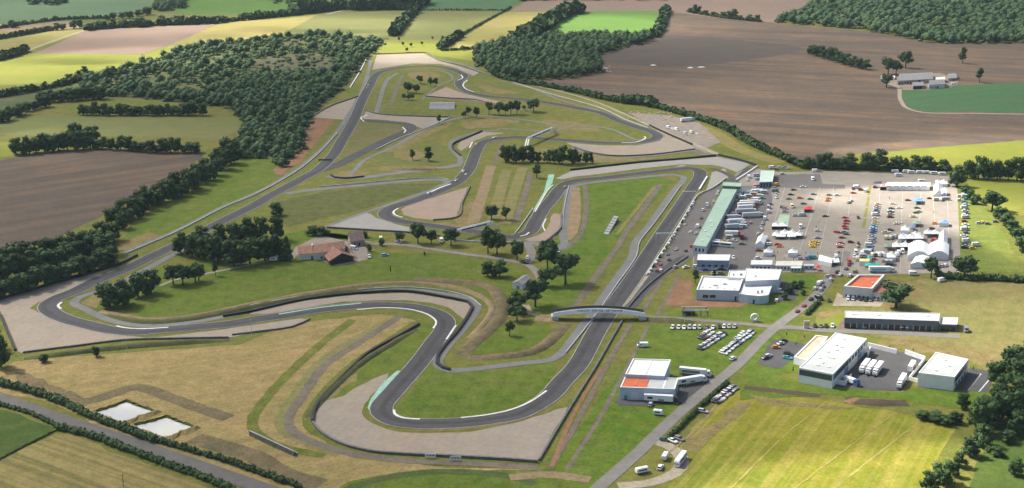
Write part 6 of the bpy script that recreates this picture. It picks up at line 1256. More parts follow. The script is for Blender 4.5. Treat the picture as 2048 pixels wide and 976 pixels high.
pad(T1, [(710, 180, 'white', 'van', (2, -9)), (695, 225, 'white', 'estate', (2, -9)), (1000, 625, 'silver', 'van', (3, -9)), (995, 690, 'white', 'van', (3, -9)), (1030, 570, 'grey', 'estate', (3, -9)), (945, 790, 'white', 'van', (3, -9)), (915, 860, 'silver', None, (3, -9)), (887, 915, 'silver', None, (3, -9)), (900, 950, 'white', None, (3, -9)), (740, 850, 'pink', 'hatch', (5, -5)), (1100, 345, 'silver', 'estate'), (1100, 390, 'grey', 'van'), (1110, 430, 'silver', 'hatch', (3, 9)), (1115, 480, 'white', 'hatch', (3, 9)), (960, 320, 'white', 'estate'), (1000, 300, 'silver', 'saloon'), (830, 320, 'pink', 'van'), (820, 350, 'white', 'estate'), (900, 400, 'light blue', 'van'), (800, 400, 'white', 'van'), (690, 430, 'light blue', 'van'), (910, 490, 'teal', 'saloon'), (790, 480, 'red', 'estate'), (740, 505, 'yellow', 'sports'), (590, 480, 'silver', 'estate'), (550, 530, 'silver', 'hatch'), (660, 525, 'grey', 'saloon'), (830, 520, 'white', 'van'), (880, 540, 'silver', 'hatch'), (650, 880, 'silver', 'van'), (500, 720, 'silver', 'estate'), (830, 160, 'silver', 'van'), (850, 215, 'light blue', 'estate'), (1110, 300, 'yellow', 'van')], 'among the trucks behind the garages', 'cars among the trucks')
pad(T1, [(265, 385, 'white', 'sports', (5, -8)), (255, 425, 'white', 'sports', (5, -8)), (205, 530, 'cream', 'sports', (5, -8)), (105, 590, 'silver', 'van', (5, -8)), (110, 615, 'silver', 'estate', (5, -8)), (45, 665, 'white', 'estate', (8, -6)), (20, 780, 'dark red', 'sports', (5, -8))], 'in the pit lane beside the garages', 'cars in the pit lane')
cars([(1370, 450, 'cream', 'sports'), (1381, 465, 'white', 'sports'), (1395, 455, 'white', 'van'), (1392, 468, 'silver', 'sports'), (1321, 530, 'red', 'sports'), (1314, 543, 'red', 'hatch'), (1322, 543, 'white', 'hatch'), (1336, 510, 'grey', 'sports'), (1338, 521, 'black', 'sports'), (1352, 500, 'silver', 'sports'), (1383, 494, 'red', 'hatch'), (1372, 503, 'black', 'sports')], 'at the near end of the pit lane', 'cars at the near pit lane end', hdir(1360, 480, 5, -8), near=False, z=.16)
pad(T2, [(700, 570, 'cream', 'sports'), (688, 610, 'pink', 'saloon'), (685, 635, 'silver', 'saloon'), (680, 660, 'silver', 'hatch'), (678, 690, 'black', 'sports'), (668, 735, 'white', 'van'), (662, 780, 'white', 'sports'), (665, 830, 'yellow', 'sports'), (655, 860, 'cream', 'sports'), (640, 900, 'light blue', 'saloon'), (632, 935, 'white', 'estate')], 'in the classic car file right of the weeds', 'classic car file right of the weeds')
pad(T2, [(920, 568, 'cream', 'sports'), (898, 638, 'green', 'sports'), (888, 672, 'white', 'sports'), (885, 690, 'black', 'sports'), (885, 725, 'silver', 'saloon'), (883, 765, 'dark red', 'saloon'), (1012, 630, 'white', 'sports'), (975, 860, 'cream', 'sports'), (1010, 845, 'white', 'sports'), (1275, 630, 'green', 'sports'), (1300, 685, 'cream', 'hatch'), (1260, 700, 'green', 'sports'), (1220, 760, 'cream', 'saloon'), (1140, 517, 'dark red', 'sports'), (1460, 490, 'dark red', 'sports'), (1540, 860, 'orange', 'saloon')], 'in the middle files of the sunlit paddock', 'cars in the middle paddock files')
pad(T2, [(220, 772, 'red', 'sports'), (245, 822, 'red', 'saloon'), (235, 860, 'red', 'sports'), (215, 900, 'red', 'sports'), (230, 935, 'red', 'sports'), (410, 775, 'black', 'hatch', (3, 9)), (105, 445, 'white', 'saloon'), (305, 525, 'white', 'saloon', (8, -5)), (280, 555, 'grey', 'saloon', (8, -5)), (340, 410, 'red', 'sports'), (335, 350, 'black', 'hatch', (2, 9)), (395, 333, 'white', 'van'), (450, 368, 'dark red', 'hatch'), (525, 385, 'white', 'van', (3, -9)), (665, 332, 'dark red', 'hatch')], 'in the red car file left of the weeds', 'cars left of the weeds')
pad(T4, [(210, 255, 'silver', 'estate'), (240, 285, 'green', 'sports'), (95, 250, 'red', 'sports'), (130, 260, 'red', 'sports'), (178, 335, 'dark red', 'sports'), (155, 420, 'red', 'saloon'), (140, 440, 'white', 'sports'), (150, 472, 'red', 'sports'), (105, 545, 'cream', 'saloon', (6, -7)), (305, 402, 'dark red', 'hatch'), (412, 425, 'black', 'hatch', (3, 9)), (402, 468, 'cream', 'hatch', (8, -3))], 'in the lower left paddock file', 'cars in the lower left paddock file')
pad(T4, [(640, 210, 'light blue', 'saloon'), (640, 240, 'blue', 'sports'), (625, 262, 'blue', 'sports'), (612, 310, 'silver', 'estate'), (620, 330, 'silver', 'saloon'), (615, 350, 'grey', 'estate'), (610, 385, 'silver', 'van'), (600, 410, 'silver', 'estate'), (575, 450, 'white', 'van'), (580, 480, 'grey', 'saloon'), (590, 540, 'light blue', 'van'), (680, 600, 'grey', 'estate'), (720, 560, 'grey', 'saloon'), (765, 590, 'white', 'van'), (840, 245, 'white', 'sports'), (880, 225, 'black', 'saloon'), (810, 260, 'cream', 'saloon'), (820, 345, 'cream', 'van', (5, -6)), (885, 345, 'cream', 'van', (5, -6)), (950, 330, 'silver', 'van', (5, -6)), (1060, 550, 'white', 'van', (3, 9)), (1000, 560, 'white', 'van', (3, -9)), (640, 650, 'pink', 'hatch'), (440, 590, 'silver', 'estate', (3, 9)), (375, 560, 'white', 'van', (3, 9)), (355, 615, 'white', 'hatch', (3, 9)), (280, 700, 'red', 'van', (3, 9)), (270, 735, 'dark red', 'hatch', (3, 9)), (1220, 872, 'white', 'van'), (1640, 750, 'silver', 'estate', (8, -4)), (1690, 745, 'white', 'estate', (8, -4)), (1520, 380, 'red', 'van', (8, -4)), (1490, 200, 'dark red', 'sports')], 'around the marquees in the lower paddock', 'cars around the marquees')
pad(T3, [(1140, 440, 'red', 'saloon'), (1165, 465, 'orange', 'sports'), (865, 525, 'dark red', 'saloon'), (1725, 340, 'silver', 'saloon'), (1720, 235, 'white', 'hatch'), (850, 640, 'white', 'hatch'), (1475, 645, 'silver', 'hatch'), (1545, 645, 'grey', 'hatch', (3, 9)), (1590, 645, 'blue', 'hatch', (3, 9)), (1650, 635, 'teal', 'van'), (615, 428, 'grey', 'saloon'), (360, 385, 'yellow', 'sports'), (455, 375, 'silver', 'sports'), (500, 380, 'white', 'hatch'), (490, 630, 'white', 'hatch', (3, 9)), (850, 280, 'cream', 'saloon', (5, -6)), (980, 430, 'white', 'hatch', (4, -8)), (1020, 430, 'white', 'hatch', (4, -8)), (1880, 905, 'silver', 'hatch')], 'in the lower left of the paddock', 'cars in the lower left of the paddock')
pad(T3, [(1650, 400, 'yellow', 'sports'), (1660, 425, 'yellow', 'sports'), (1650, 465, 'yellow', 'sports'), (1700, 395, 'yellow', 'sports'), (1640, 445, 'yellow', 'sports'), (1690, 430, 'yellow', 'sports')], 'in the all yellow group', 'all yellow sports cars')
# race cars out on the circuit
for x, y, d, c, lab in [(989, 276, (-9, 2), 'white', 'white race car entering the infield bend'), (952, 289, (-3, 9), 'yellow', 'yellow race car beside the small gravel trap'), (926, 343, (-5, 8), 'white', 'white race car leading the pair on the infield straight'), (932, 350, (-5, 8), 'silver', 'silver race car following on the infield straight'), (912, 362, (-8, 5), 'cream', 'cream race car braking for the middle hairpin'), (858, 387, (-9, 4), 'white', 'white race car near the middle hairpin kerb'), (737, 171, (-3, 9), 'silver', 'silver race car at the front of the far trio'), (735, 177, (-3, 9), 'grey', 'grey race car in the far trio'), (742, 165, (-3, 9), 'green', 'green race car at the back of the far trio'), (1130, 375, (8, -8), 'yellow', 'yellow race car at the inner bend kerb')]:
    car(x, y, hdir(x, y, *d), 'sports', c, lab, 'race cars on the circuit', near=False, z=.24, cat='race car')
cars([(1337, 256, 'white', 'van'), (1345, 259, 'white', 'estate'), (1353, 261, 'white', 'van'), (1371, 269, 'silver', 'van'), (1378, 271, 'silver', 'estate'), (1383, 267, 'cream', 'van'), (1336, 251, 'grey', 'hatch'), (1395, 269, 'white', 'hatch')], 'in the builders yard by the hedge', 'vehicles in the builders yard', hdir(1350, 262, 9, 3), near=False)
cars([(1560, 336, 'white'), (1566, 338, 'silver'), (1572, 336, 'grey'), (1578, 338, 'white'), (1545, 337, 'white', 'van'), (1553, 340, 'grey')], 'on the grass above the paddock', 'cars on the grass above the paddock', ah, near=False)
cars([(1907, 138 + 32, 'white', 'van')], 'in the green crop corner by the far farm', None, ah, near=False)
# ---------------------------------------------------------------- trucks, coaches, caravans
def boxm(name, x0, x1, w_, z0, z1, mat, r=.06):
    return cached((name, x0, x1, w_, z0, z1, mat.name), lambda: loft([ring(x0, w_ - .05, z0 + .02, z1 - .02, r), ring(x0 + .05, w_, z0, z1, r), ring(x1 - .05, w_, z0, z1, r), ring(x1, w_ - .05, z0 + .02, z1 - .02, r)], mat, name))
def truck(x, y, ang, label, group=None, body='white', cabc='white', ln=13., stripe=None, h=3.9, marks=False, tractor=True):
    p = G(x, y); o = tag(empty('articulated_lorry', (p.x, p.y, .14), ang), label, 'truck', group)
    t = put(boxm('trailer', -ln / 2 - 1, ln / 2 - 1, 2.5, 1.05, h, paint(body)), 'trailer', o)
    put(boxm('chassis', -ln / 2 - .6, ln / 2 + 3.2, 1., .55, 1.05, grilm), 'chassis', o)
    if stripe: put(boxm('stripe', -ln / 2 + .5, ln / 2 - 4, 2.56, 1.5, 2.9, paint(stripe)), 'stripe', t)
    if marks:
        for a, b_, z0, z1 in ((-ln / 2 + .6, -ln / 2 + 3.2, 1.9, 3.1), (-1.2, 1.6, 1.4, 2.)): put(boxm('print_mark', a, b_, 2.56, z0, z1, grilm, .02), 'print_mark', t)
    if tractor:
        c0 = ln / 2 - .6; cb = put(cached(('cab', cabc, ln), lambda: loft([ring(c0, 2.3, .7, 3.3, .08), ring(c0 + .2, 2.45, .6, 3.5, .1), ring(c0 + 1.5, 2.45, .6, 3.3, .1), ring(c0 + 2.2, 2.4, .6, 2.2, .1), ring(c0 + 2.35, 2.3, .65, 1.5, .1)], paint(cabc), 'cab')), 'cab', o)
        put(cached(('wind', ln), lambda: loft([[(c0 + 1.58, -1.05, 3.1), (c0 + 1.58, 1.05, 3.1), (c0 + 1.66, 1.05, 3.1), (c0 + 1.66, -1.05, 3.1)], [(c0 + 2.16, -1.08, 2.0), (c0 + 2.16, 1.08, 2.0), (c0 + 2.28, 1.08, 2.), (c0 + 2.28, -1.08, 2.)]], carglass, 'windscreen')), 'windscreen', cb)
        put(cached(('sidew', ln), lambda: loft([ring(c0 + .6, 2.5, 2., 2.8, .02), ring(c0 + 1.5, 2.5, 2., 2.8, .02)], carglass, 'side_window')), 'side_window', cb)
    for a in (-ln / 2 + .8, -ln / 2 + 2.1, -ln / 2 + 3.4) + ((ln / 2 - .4, ln / 2 + 1.) if tractor else ()):
        for b_ in (-1.1, 1.1): put(wheel_mesh(.5, .34, 'truck'), 'wheel', o, (a, b_, .48))
    return o
g = 'lorries behind the garages'
for zx, zy, L_, bc, cc, st, lab in [(735, 572, 12, 'white', 'white', None, 'white lorry, uppermost of the stack behind the garages'), (690, 605, 11, 'white', 'red', 'cream', 'white lorry with red cab behind the garages'), (680, 645, 10, 'white', 'grey', None, 'white lorry under the red cab lorry'), (670, 700, 11.5, 'silver', 'white', None, 'silver lorry in the middle of the stack'), (770, 755, 11.5, 'silver', 'silver', None, 'silver lorry standing askew to the right of the stack'), (490, 790, 7, 'silver', 'silver', None, 'short silver lorry against the garages'), (530, 850, 8.5, 'white', 'white', 'light blue', 'lorry with pale blue stripe against the garages'), (490, 925, 8, 'silver', 'white', 'light blue', 'lowest lorry with pale blue stripe against the garages')]:
    x, y = T1(zx, zy); truck(x, y + 2, hdir(x, y, 10, -.5), lab, g, bc, cc, L_ * 1.2, st)
x, y = T3(480, 290); truck(x, y + 3, hdir(x, y, 10, 0), 'white race truck with dark red cab beside the yellow car', g, 'white', 'dark red', 9., None)
x, y = T3(610, 330); truck(x, y + 2, hdir(x, y, 2, -9), 'dark red lorry parked across the white race truck', g, 'dark red', 'red', 6., None, 3.6)
truck(1389, 751, hdir(1380, 748, 10, 1.), 'open sided white transporter behind the workshop', 'transporters at the workshop', 'white', 'white', 13.5, 'grey')
truck(1382, 768, hdir(1380, 768, 10, -1.6), 'white articulated lorry beside the workshop', 'transporters at the workshop', 'white', 'white', 13.5, None, marks=True)
truck(1321, 805, hdir(1320, 798, 10, .6), 'white trailer lorry with dark print along the workshop front', 'transporters at the workshop', 'white', 'black', 14., None, 4., True)
fa = hdir(1740, 740, -5.5, 7)
for i, (x, y) in enumerate(((1729, 739), (1742, 742), (1756, 744))): truck(x, y, fa, ['left', 'middle', 'right'][i] + ' white lorry of the three parked side by side in the factory yard', 'three lorries in the factory yard', 'white', 'white', 11.)
truck(1803, 769, hdir(1803, 769, -4, 7), 'white lorry leaving the yard in front of the warehouse', 'lorries by the warehouse', 'white', 'white', 11.)
truck(1822, 742, hdir(1822, 742, -4, 7), 'white lorry with red stripe docked at the warehouse', 'lorries by the warehouse', 'white', 'white', 10., 'red', tractor=False)
truck(1762, 545, hdir(1762, 545, 10, 0), 'long white trailer lorry behind the orange roof building', None, 'white', 'white', 13.6, 'light blue', 4.)
truck(1374, 243, hdir(1374, 243, 10, -1), 'white lorry in the builders yard by the hedge', None, 'white', 'white', 13.)
truck(1702, 768, hdir(1702, 764, 8, 3), 'small white lorry at the factory loading corner', None, 'white', 'blue', 6., None, 3.2)
def coach(x, y, ang, label, ln=11.5, group=None):
    p = G(x, y); o = tag(empty('coach', (p.x, p.y, .14), ang), label, 'bus', group)
    b_ = put(cached(('coach', ln), lambda: loft([ring(-ln / 2, 2.35, .4, 3.1, .15), ring(-ln / 2 + .15, 2.5, .35, 3.3, .18), ring(ln / 2 - .6, 2.5, .35, 3.3, .18), ring(ln / 2 - .1, 2.45, .35, 2.6, .15), ring(ln / 2, 2.3, .4, 1.4, .15)], paint('white'), 'body')), 'body', o)
    put(boxm('windows', -ln / 2 + .5, ln / 2 - 1.2, 2.54, 1.65, 2.7, carglass, .02), 'windows', o)
    put(cached(('cw', ln), lambda: loft([[(ln / 2 - .5, -1.1, 3.0), (ln / 2 - .5, 1.1, 3.0), (ln / 2 - .42, 1.1, 3.0), (ln / 2 - .42, -1.1, 3.0)], [(ln / 2 - .02, -1.1, 1.5), (ln / 2 - .02, 1.1, 1.5), (ln / 2 + .06, 1.1, 1.5), (ln / 2 + .06, -1.1, 1.5)]], carglass, 'windscreen')), 'windscreen', o)
    for q in (-2., 2.5): put(boxm('roof_hatch', q, q + 1., .9, 3.28, 3.42, steel), 'roof_hatch', b_)
    for a in (-ln / 2 + 2.6, ln / 2 - 2.4):
        for q in (-1.12, 1.12): put(wheel_mesh(.5, .3, 'coach'), 'wheel', o, (a, q, .48))
    return o
coach(1361, 925, hdir(1361, 925, -6, 8), 'white coach parked beside the sandy loop')
x, y = T3(385, 455); coach(x, y + 2, hdir(x, y, 10, 1), 'white motorhome coach with blue marks by the garage end', 8.5, 'coaches at the garage end')
x, y = T3(238, 440); coach(x, y + 2, hdir(x, y, 10, 1), 'short white coach against the garage end', 6., 'coaches at the garage end')
def caravan(x, y, ang, label, ln=5., group=None, col='white', z=.14):
    p = G(x, y); o = tag(empty('caravan', (p.x, p.y, z), ang), label, 'caravan', group)
    put(cached(('carav', ln, col), lambda: loft([ring(-ln / 2, 2., .7, 2.3, .2), ring(-ln / 2 + .3, 2.2, .45, 2.6, .25), ring(ln / 2 - .5, 2.2, .45, 2.6, .25), ring(ln / 2, 2., .6, 1.6, .2)], paint(col), 'body')), 'body', o)
    put(boxm('windows', -ln / 2 + .8, ln / 2 - 1.2, 2.26, 1.4, 2., carglass, .02), 'windows', o); put(boxm('drawbar', ln / 2 - .1, ln / 2 + 1., .3, .4, .55, steel, .02), 'drawbar', o); put(boxm('roof_hatch', -.5, .5, .8, 2.56, 2.7, steel, .02), 'roof_hatch', o)
    for b_ in (-1., 1.): put(wheel_mesh(.32, .24, .32), 'wheel', o, (-.2, b_, .32))
    return o
caravan(1330, 918, hdir(1330, 918, 5, -8), 'white motorhome beside the sandy loop', 5.5, 'caravans by the sandy loop'); caravan(1284, 946, hdir(1284, 946, 10, -2), 'white caravan beside the access road loop', 6., 'caravans by the sandy loop'); caravan(1316, 830, hdir(1316, 830, 9, 1), 'white caravan in the grass below the workshop', 4.5); caravan(547, 522, hdir(547, 522, 10, -.5), 'white caravan under the copse by the farmhouse', 5.)
for i, (zx, zy) in enumerate([(950, 100), (1115, 100), (1185, 112), (1310, 112), (1405, 115), (1520, 125), (1640, 135), (1000, 150), (1340, 240)]):
    x, y = T2(zx, zy); caravan(x, y + 2, hdir(x, y, 10, 0), f'{ordn(i)} white caravan under the trees along the paddock top', 6., 'caravans along the paddock top')
# ---------------------------------------------------------------- tents
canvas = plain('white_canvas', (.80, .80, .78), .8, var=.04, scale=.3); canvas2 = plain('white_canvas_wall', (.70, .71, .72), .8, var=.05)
CV = {'white': canvas, 'blue': plain('blue_canvas', (.10, .22, .55), .8), 'teal': plain('teal_canvas', (.04, .32, .26), .8), 'pink': plain('pink_canvas', (.62, .20, .20), .8), 'red': plain('red_canvas', (.55, .04, .04), .8), 'yellow': plain('yellow_canvas', (.75, .65, .20), .8), 'green': plain('grey_green_canvas', (.20, .26, .21), .8), 'black': grilm}
def pagoda(px, label, group=None, he=2.6, hp_=5.4, walls=(1, 1, 1, 1), col='white', pz=None):
    """square tent with a swept up peak; px = eaves corners"""
    P = quad_at(px, he); c = sum(P, Vector()) / 4; c.z = 0; o = tag(empty('pagoda_tent', c), label, 'tent', group); inv = Matrix.Translation(-c)
    V = []; Fc = []; lv = [(1., he), (.62, he + (hp_ - he) * .22), (.3, he + (hp_ - he) * .52), (.1, he + (hp_ - he) * .9), (.0, hp_)]
    for k, z in lv[:-1]:
        for p in P: V.append(Vector(((p.x - c.x) * k, (p.y - c.y) * k, z)))
    V.append(Vector((0, 0, hp_)))
    for r_ in range(3):
        for i in range(4): Fc.append((r_ * 4 + i, r_ * 4 + (i + 1) % 4, r_ * 4 + 4 + (i + 1) % 4, r_ * 4 + 4 + i))
    for i in range(4): Fc.append((12 + i, 12 + (i + 1) % 4, 16))
    fix_normals(mesh_obj('roof', V, Fc, CV[col], o))
    for i in range(4):
        a, b_ = inv @ P[i], inv @ P[(i + 1) % 4]; u = (b_ - a).normalized(); n = Vector((-u.y, u.x, 0))
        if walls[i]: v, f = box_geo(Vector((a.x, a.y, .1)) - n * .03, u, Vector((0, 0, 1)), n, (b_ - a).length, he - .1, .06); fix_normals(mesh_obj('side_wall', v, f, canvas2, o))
        else: v, f = box_geo(Vector((a.x, a.y, .1)) - n * .05, u, Vector((0, 0, 1)), n, .1, he - .1, .1); fix_normals(mesh_obj('pole', v, f, steel, o))
    return o
def marquee(px, label, he=3., hr=5., group=None, arch=False, axis=0, col='white', ends=True):
    P = quad_at(px, he)
    if axis: P = P[1:] + P[:1]
    c = sum(P, Vector()) / 4; c.z = 0; inv = Matrix.Translation(-c); o = tag(empty('marquee', c), label, 'marquee', group)
    a, b_, cc, d = [inv @ p for p in P]; K = 10; V = []; Fc = []
    for t in range(K + 1):
        s = t / K; z = he + (hr - he) * (math.sin(math.pi * s) if arch else 1 - abs(2 * s - 1))
        for p, q in ((a, d), (b_, cc)): r_ = p.lerp(q, s); V.append(Vector((r_.x, r_.y, z)))
    for t in range(K): Fc.append((2 * t, 2 * t + 1, 2 * t + 3, 2 * t + 2))
    n0 = len(V); V += [Vector((q.x, q.y, q.z + .1)) for q in V]; Fc += [tuple(n0 + i for i in reversed(f)) for f in Fc]
    mesh_obj('roof', V, Fc, CV[col], o)
    for p, q in ((a, b_), (cc, d)):
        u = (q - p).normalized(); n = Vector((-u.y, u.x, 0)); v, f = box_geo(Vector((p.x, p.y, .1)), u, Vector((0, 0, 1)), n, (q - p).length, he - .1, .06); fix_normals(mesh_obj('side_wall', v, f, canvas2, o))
    if ends:
        for e in (0, 1):
            ring_ = [V[2 * t + e] for t in range(K + 1)]; p, q = ring_[0], ring_[-1]
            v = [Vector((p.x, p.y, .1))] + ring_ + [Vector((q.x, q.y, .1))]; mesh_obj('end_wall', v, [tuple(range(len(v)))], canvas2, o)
    return o
def tq(T, x0, y0, x1, y1, sk=0):
    """pixel quad (far left, far right, near right, near left); sk leans it with the paddock grid"""
    a = T(x0 + sk, y0); b_ = T(x1 + sk, y0); c = T(x1, y1); d = T(x0, y1); return [a, b_, c, d]
g = 'white tents in the paddock'
pagoda(tq(T3, 1050, 125, 1165, 165, 12), 'white pagoda tent, left of the pair on the green carpet', g, walls=(1, 0, 0, 1)); pagoda(tq(T3, 1165, 125, 1280, 165, 12), 'white pagoda tent, right of the pair on the green carpet', g, walls=(1, 1, 0, 0))
for i, (x0, x1, yy) in enumerate(((1055, 1170, 262), (1165, 1290, 238), (1290, 1395, 240), (1390, 1500, 258))): pagoda(tq(T3, x0, yy, x1, yy + 42, 12), f'{ordn(i)} white peaked tent from the left in the curved cluster', g, 2.6, 5.6, walls=(1, 0, 0, 0))
for i, (x0, x1) in enumerate(((1110, 1250), (1270, 1400))): pagoda(tq(T3, x0, 285, x1, 315, 10), f'low white tent at the {"left" if i == 0 else "right"} front of the curved cluster', g, 2.4, 3.6, walls=(1, 0, 0, 0))
marquee(tq(T3, 812, 318, 940, 425, 40), 'long white tent behind the pavilions', 3., 5.2, g, axis=1); pagoda(tq(T3, 862, 300, 978, 345, 10), 'white pagoda peak at the top of the long tent', g, 2.8, 5.4)
pagoda(tq(T3, 930, 515, 1058, 548, 8), 'white square pagoda tent beside the pavilion', g, 3., 6.); pagoda(tq(T3, 1292, 515, 1425, 555, 8), 'white square pagoda tent above the beige cabin', g, 3., 6.)
x = tq(T3, 1735, 585, 1935, 690, 0); marquee([T3(1760, 582), T3(1945, 640), T3(1925, 705), T3(1730, 660)], 'white winged tent with red doorway at the paddock entrance', 2.8, 4.2)
pagoda([T4(-10, 640), T4(130, 630), T4(140, 690), T4(0, 700)], 'white small tent beside the winged tent', g, 2.4, 4.2, walls=(0, 0, 0, 0))
marquee(tq(T2, 830, 262, 1460, 318, 8), 'long white marquee with small peaks across the paddock top', 3.2, 5.2)
for i in range(6):
    x0 = 855 + i * 102; pagoda(tq(T2, x0 - 45, 275, x0 + 45, 305, 4), f'{ordn(i)} white peak from the left over the long marquee', 'peaks over the long marquee', 4.0, 6.4, walls=(0, 0, 0, 0))
pagoda(tq(T2, 735, 285, 835, 318, 8), 'pink tent at the left end of the long marquee', None, 3., 4.8, col='pink', walls=(1, 0, 0, 1)); pagoda(tq(T2, 640, 240, 760, 275, 8), 'dark canopy beside the pink tent', None, 3.4, 4., col='black', walls=(1, 1, 1, 1))
marquee(tq(T2, 1510, 300, 1640, 440, 10), 'tall white marquee standing lengthways at the paddock corner', 3.6, 7., axis=1); marquee(tq(T2, 1625, 360, 1712, 430, 6), 'lower white marquee joined to the tall one', 3., 4.6, axis=1)
pagoda(tq(T2, 1600, 235, 1720, 275, 6), 'white pagoda tent behind the tall marquee', g); pagoda(tq(T2, 1540, 225, 1600, 255, 4), 'small white pagoda tent left behind the tall marquee', g, 2.4, 4.)
pagoda(tq(T2, 1215, 480, 1345, 530, 8), 'blue canopy with white back over a race car', None, 2.8, 3.6, col='blue', walls=(1, 0, 0, 0)); pagoda(tq(T2, 1600, 810, 1735, 850, 4), 'blue canvas tent beside the orange car', None, 3., 4.2, col='blue')
pagoda(tq(T2, 1205, 815, 1325, 862, 8), 'grey green canopy in the middle of the paddock', None, 2.6, 3.4, col='green', walls=(1, 0, 0, 0)); pagoda(tq(T2, 1175, 890, 1245, 920, 4), 'small pale blue canopy below the grey green one', None, 2.4, 3.2, col='blue', walls=(1, 0, 0, 0)); pagoda(tq(T1, 1525, 605, 1630, 650, 6), 'red canopy over a car in the sunlit paddock', None, 2.6, 3.4, col='red', walls=(1, 0, 0, 1))
# marquee compound
pagoda(tq(T4, 1035, 175, 1160, 225, 6), 'tall white pagoda tent above the marquee compound', g, 4., 7.)
pagoda(tq(T4, 1020, 280, 1120, 320, 6), 'white tent joining the tall pagoda to the terrace', g, 3., 4.4)
for i, (x0, x1) in enumerate(((1000, 1120), (1120, 1250), (1245, 1370))): pagoda(tq(T4, x0, 300 - i * 6, x1, 345, 8), f'{ordn(i)} white peaked tent from the left in the upper terrace row', g, 3., 6.2, walls=(1, 0, 0, 0))
pagoda(tq(T4, 1185, 262, 1300, 296, 4), 'white tent tucked behind the upper terrace row', g, 3., 5.4)
for i, (x0, x1) in enumerate(((1370, 1490), (1490, 1605))): pagoda(tq(T4, x0, 235, x1, 275, 6), f'{"left" if i == 0 else "right"} white peaked tent behind the courtyard', g, 3., 6.4, walls=(1, 0, 0, 0))
marquee(tq(T4, 1590, 270, 1718, 440, 6), 'white ridge tent along the right side of the courtyard', 3.2, 6., axis=1)
for i, x0 in enumerate((910, 1035, 1160, 1285)): pagoda(tq(T4, x0, 415, x0 + 122, 465, 6), f'{ordn(i)} white peaked tent from the left in the lower terrace row', g, 3., 6.2, walls=(1, 0, 0, 0))
marquee(tq(T4, 1140, 430, 1435, 590, 8), 'left half of the great double arched marquee', 3.4, 6.4, 'great double marquee', True, axis=1); marquee(tq(T4, 1438, 430, 1735, 590, 8), 'right half of the great double arched marquee', 3.4, 6.4, 'great double marquee', True, axis=1)
marquee(tq(T4, 1180, 610, 1385, 715, 70), 'white entrance hall in front of the great marquee', 3.2, 4.6, axis=1)
pagoda(tq(T4, 830, 560, 962, 620, 6), 'white square tent left of the great marquee', g, 3.2, 6.2); pagoda(tq(T4, 790, 425, 905, 465, 6), 'grey canopy left of the lower terrace row', None, 2.8, 3.8, col='green', walls=(1, 0, 0, 0))
pagoda(tq(T4, 430, 640, 575, 675, 8), 'yellow and white canopy at the paddock entrance', None, 3., 3.8, col='yellow', walls=(0, 0, 1, 1)); pagoda(tq(T4, 505, 705, 720, 745, 8), 'teal canopy beside the long trailer', None, 2.8, 4., col='teal', walls=(1, 0, 0, 0)); pagoda(tq(T4, 545, 600, 610, 640, 4), 'small teal tent behind the yellow canopy', None, 2.6, 4., col='teal')
pagoda(tq(T4, 760, 655, 930, 700, 6), 'dark low canopy in front of the square tent', None, 2.4, 3., col='black', walls=(0, 0, 0, 0))
pagoda([T3(1690, 745), T3(1760, 745), T3(1765, 775), T3(1685, 775)], 'small red and white canopy by the paddock gate', None, 2.4, 3.6, col='red', walls=(0, 0, 0, 0))
# bales / white sheeting in the ploughland, rubble
def sheeting(x, y, w_, label):
    p = G(x, y); r = random.Random(int(x)); o = tag(empty('covered_heap', p), label, 'heap', 'white covered heaps on the ploughland'); secs = []
    for i in range(7):
        t = i / 6; k = math.sin(math.pi * max(.04, min(.96, t))); secs.append([(-w_ / 2 + w_ * t, 1.8 * k * math.cos(a) + r.uniform(-.2, .2), max(0, 1.5 * k * math.sin(a)) + .02) for a in [j * math.pi / 5 for j in range(6)]])
    put(loft(secs, CV['white'], 'sheet'), 'sheet', o)
sheeting(1307, 131, 9, 'white covered heap in the ploughland, the single one'); sheeting(1381, 136, 9, 'white covered heap in the ploughland, left of the pair'); sheeting(1403, 135, 11, 'white covered heap in the ploughland, right of the pair'); sheeting(1208, 137, 14, 'white heap at the corner of the far wood')
def rubble(px, n, label, seed, col):
    r = random.Random(seed); V = []; Fc = []
    for i in range(n):
        x = r.uniform(px[0], px[2]); y = r.uniform(px[1], px[3]); p = G(x, y, .1); s = r.uniform(.4, 1.6); b = len(V)
        for q in ICO1[0]: V.append((p.x + q[0] * s * r.uniform(.7, 1.2), p.y + q[1] * s * r.uniform(.7, 1.2), max(0., p.z + q[2] * s * .6)))
        Fc += [tuple(int(k) + b for k in f) for f in ICO1[1]]
    return tag(mesh_obj('rubble', V, Fc, col), label, None, None, 'stuff')
rubble((1255, 222, 1345, 242), 90, 'pale rubble heaps in the builders yard', 3, stone_m); rubble((1800, 160, 1905, 176), 40, 'scattered clutter in the farm yard', 4, MATS['weathered_wall']); rubble((1199, 132, 1222, 144), 30, 'rubble beside the far wood', 5, stone_m)
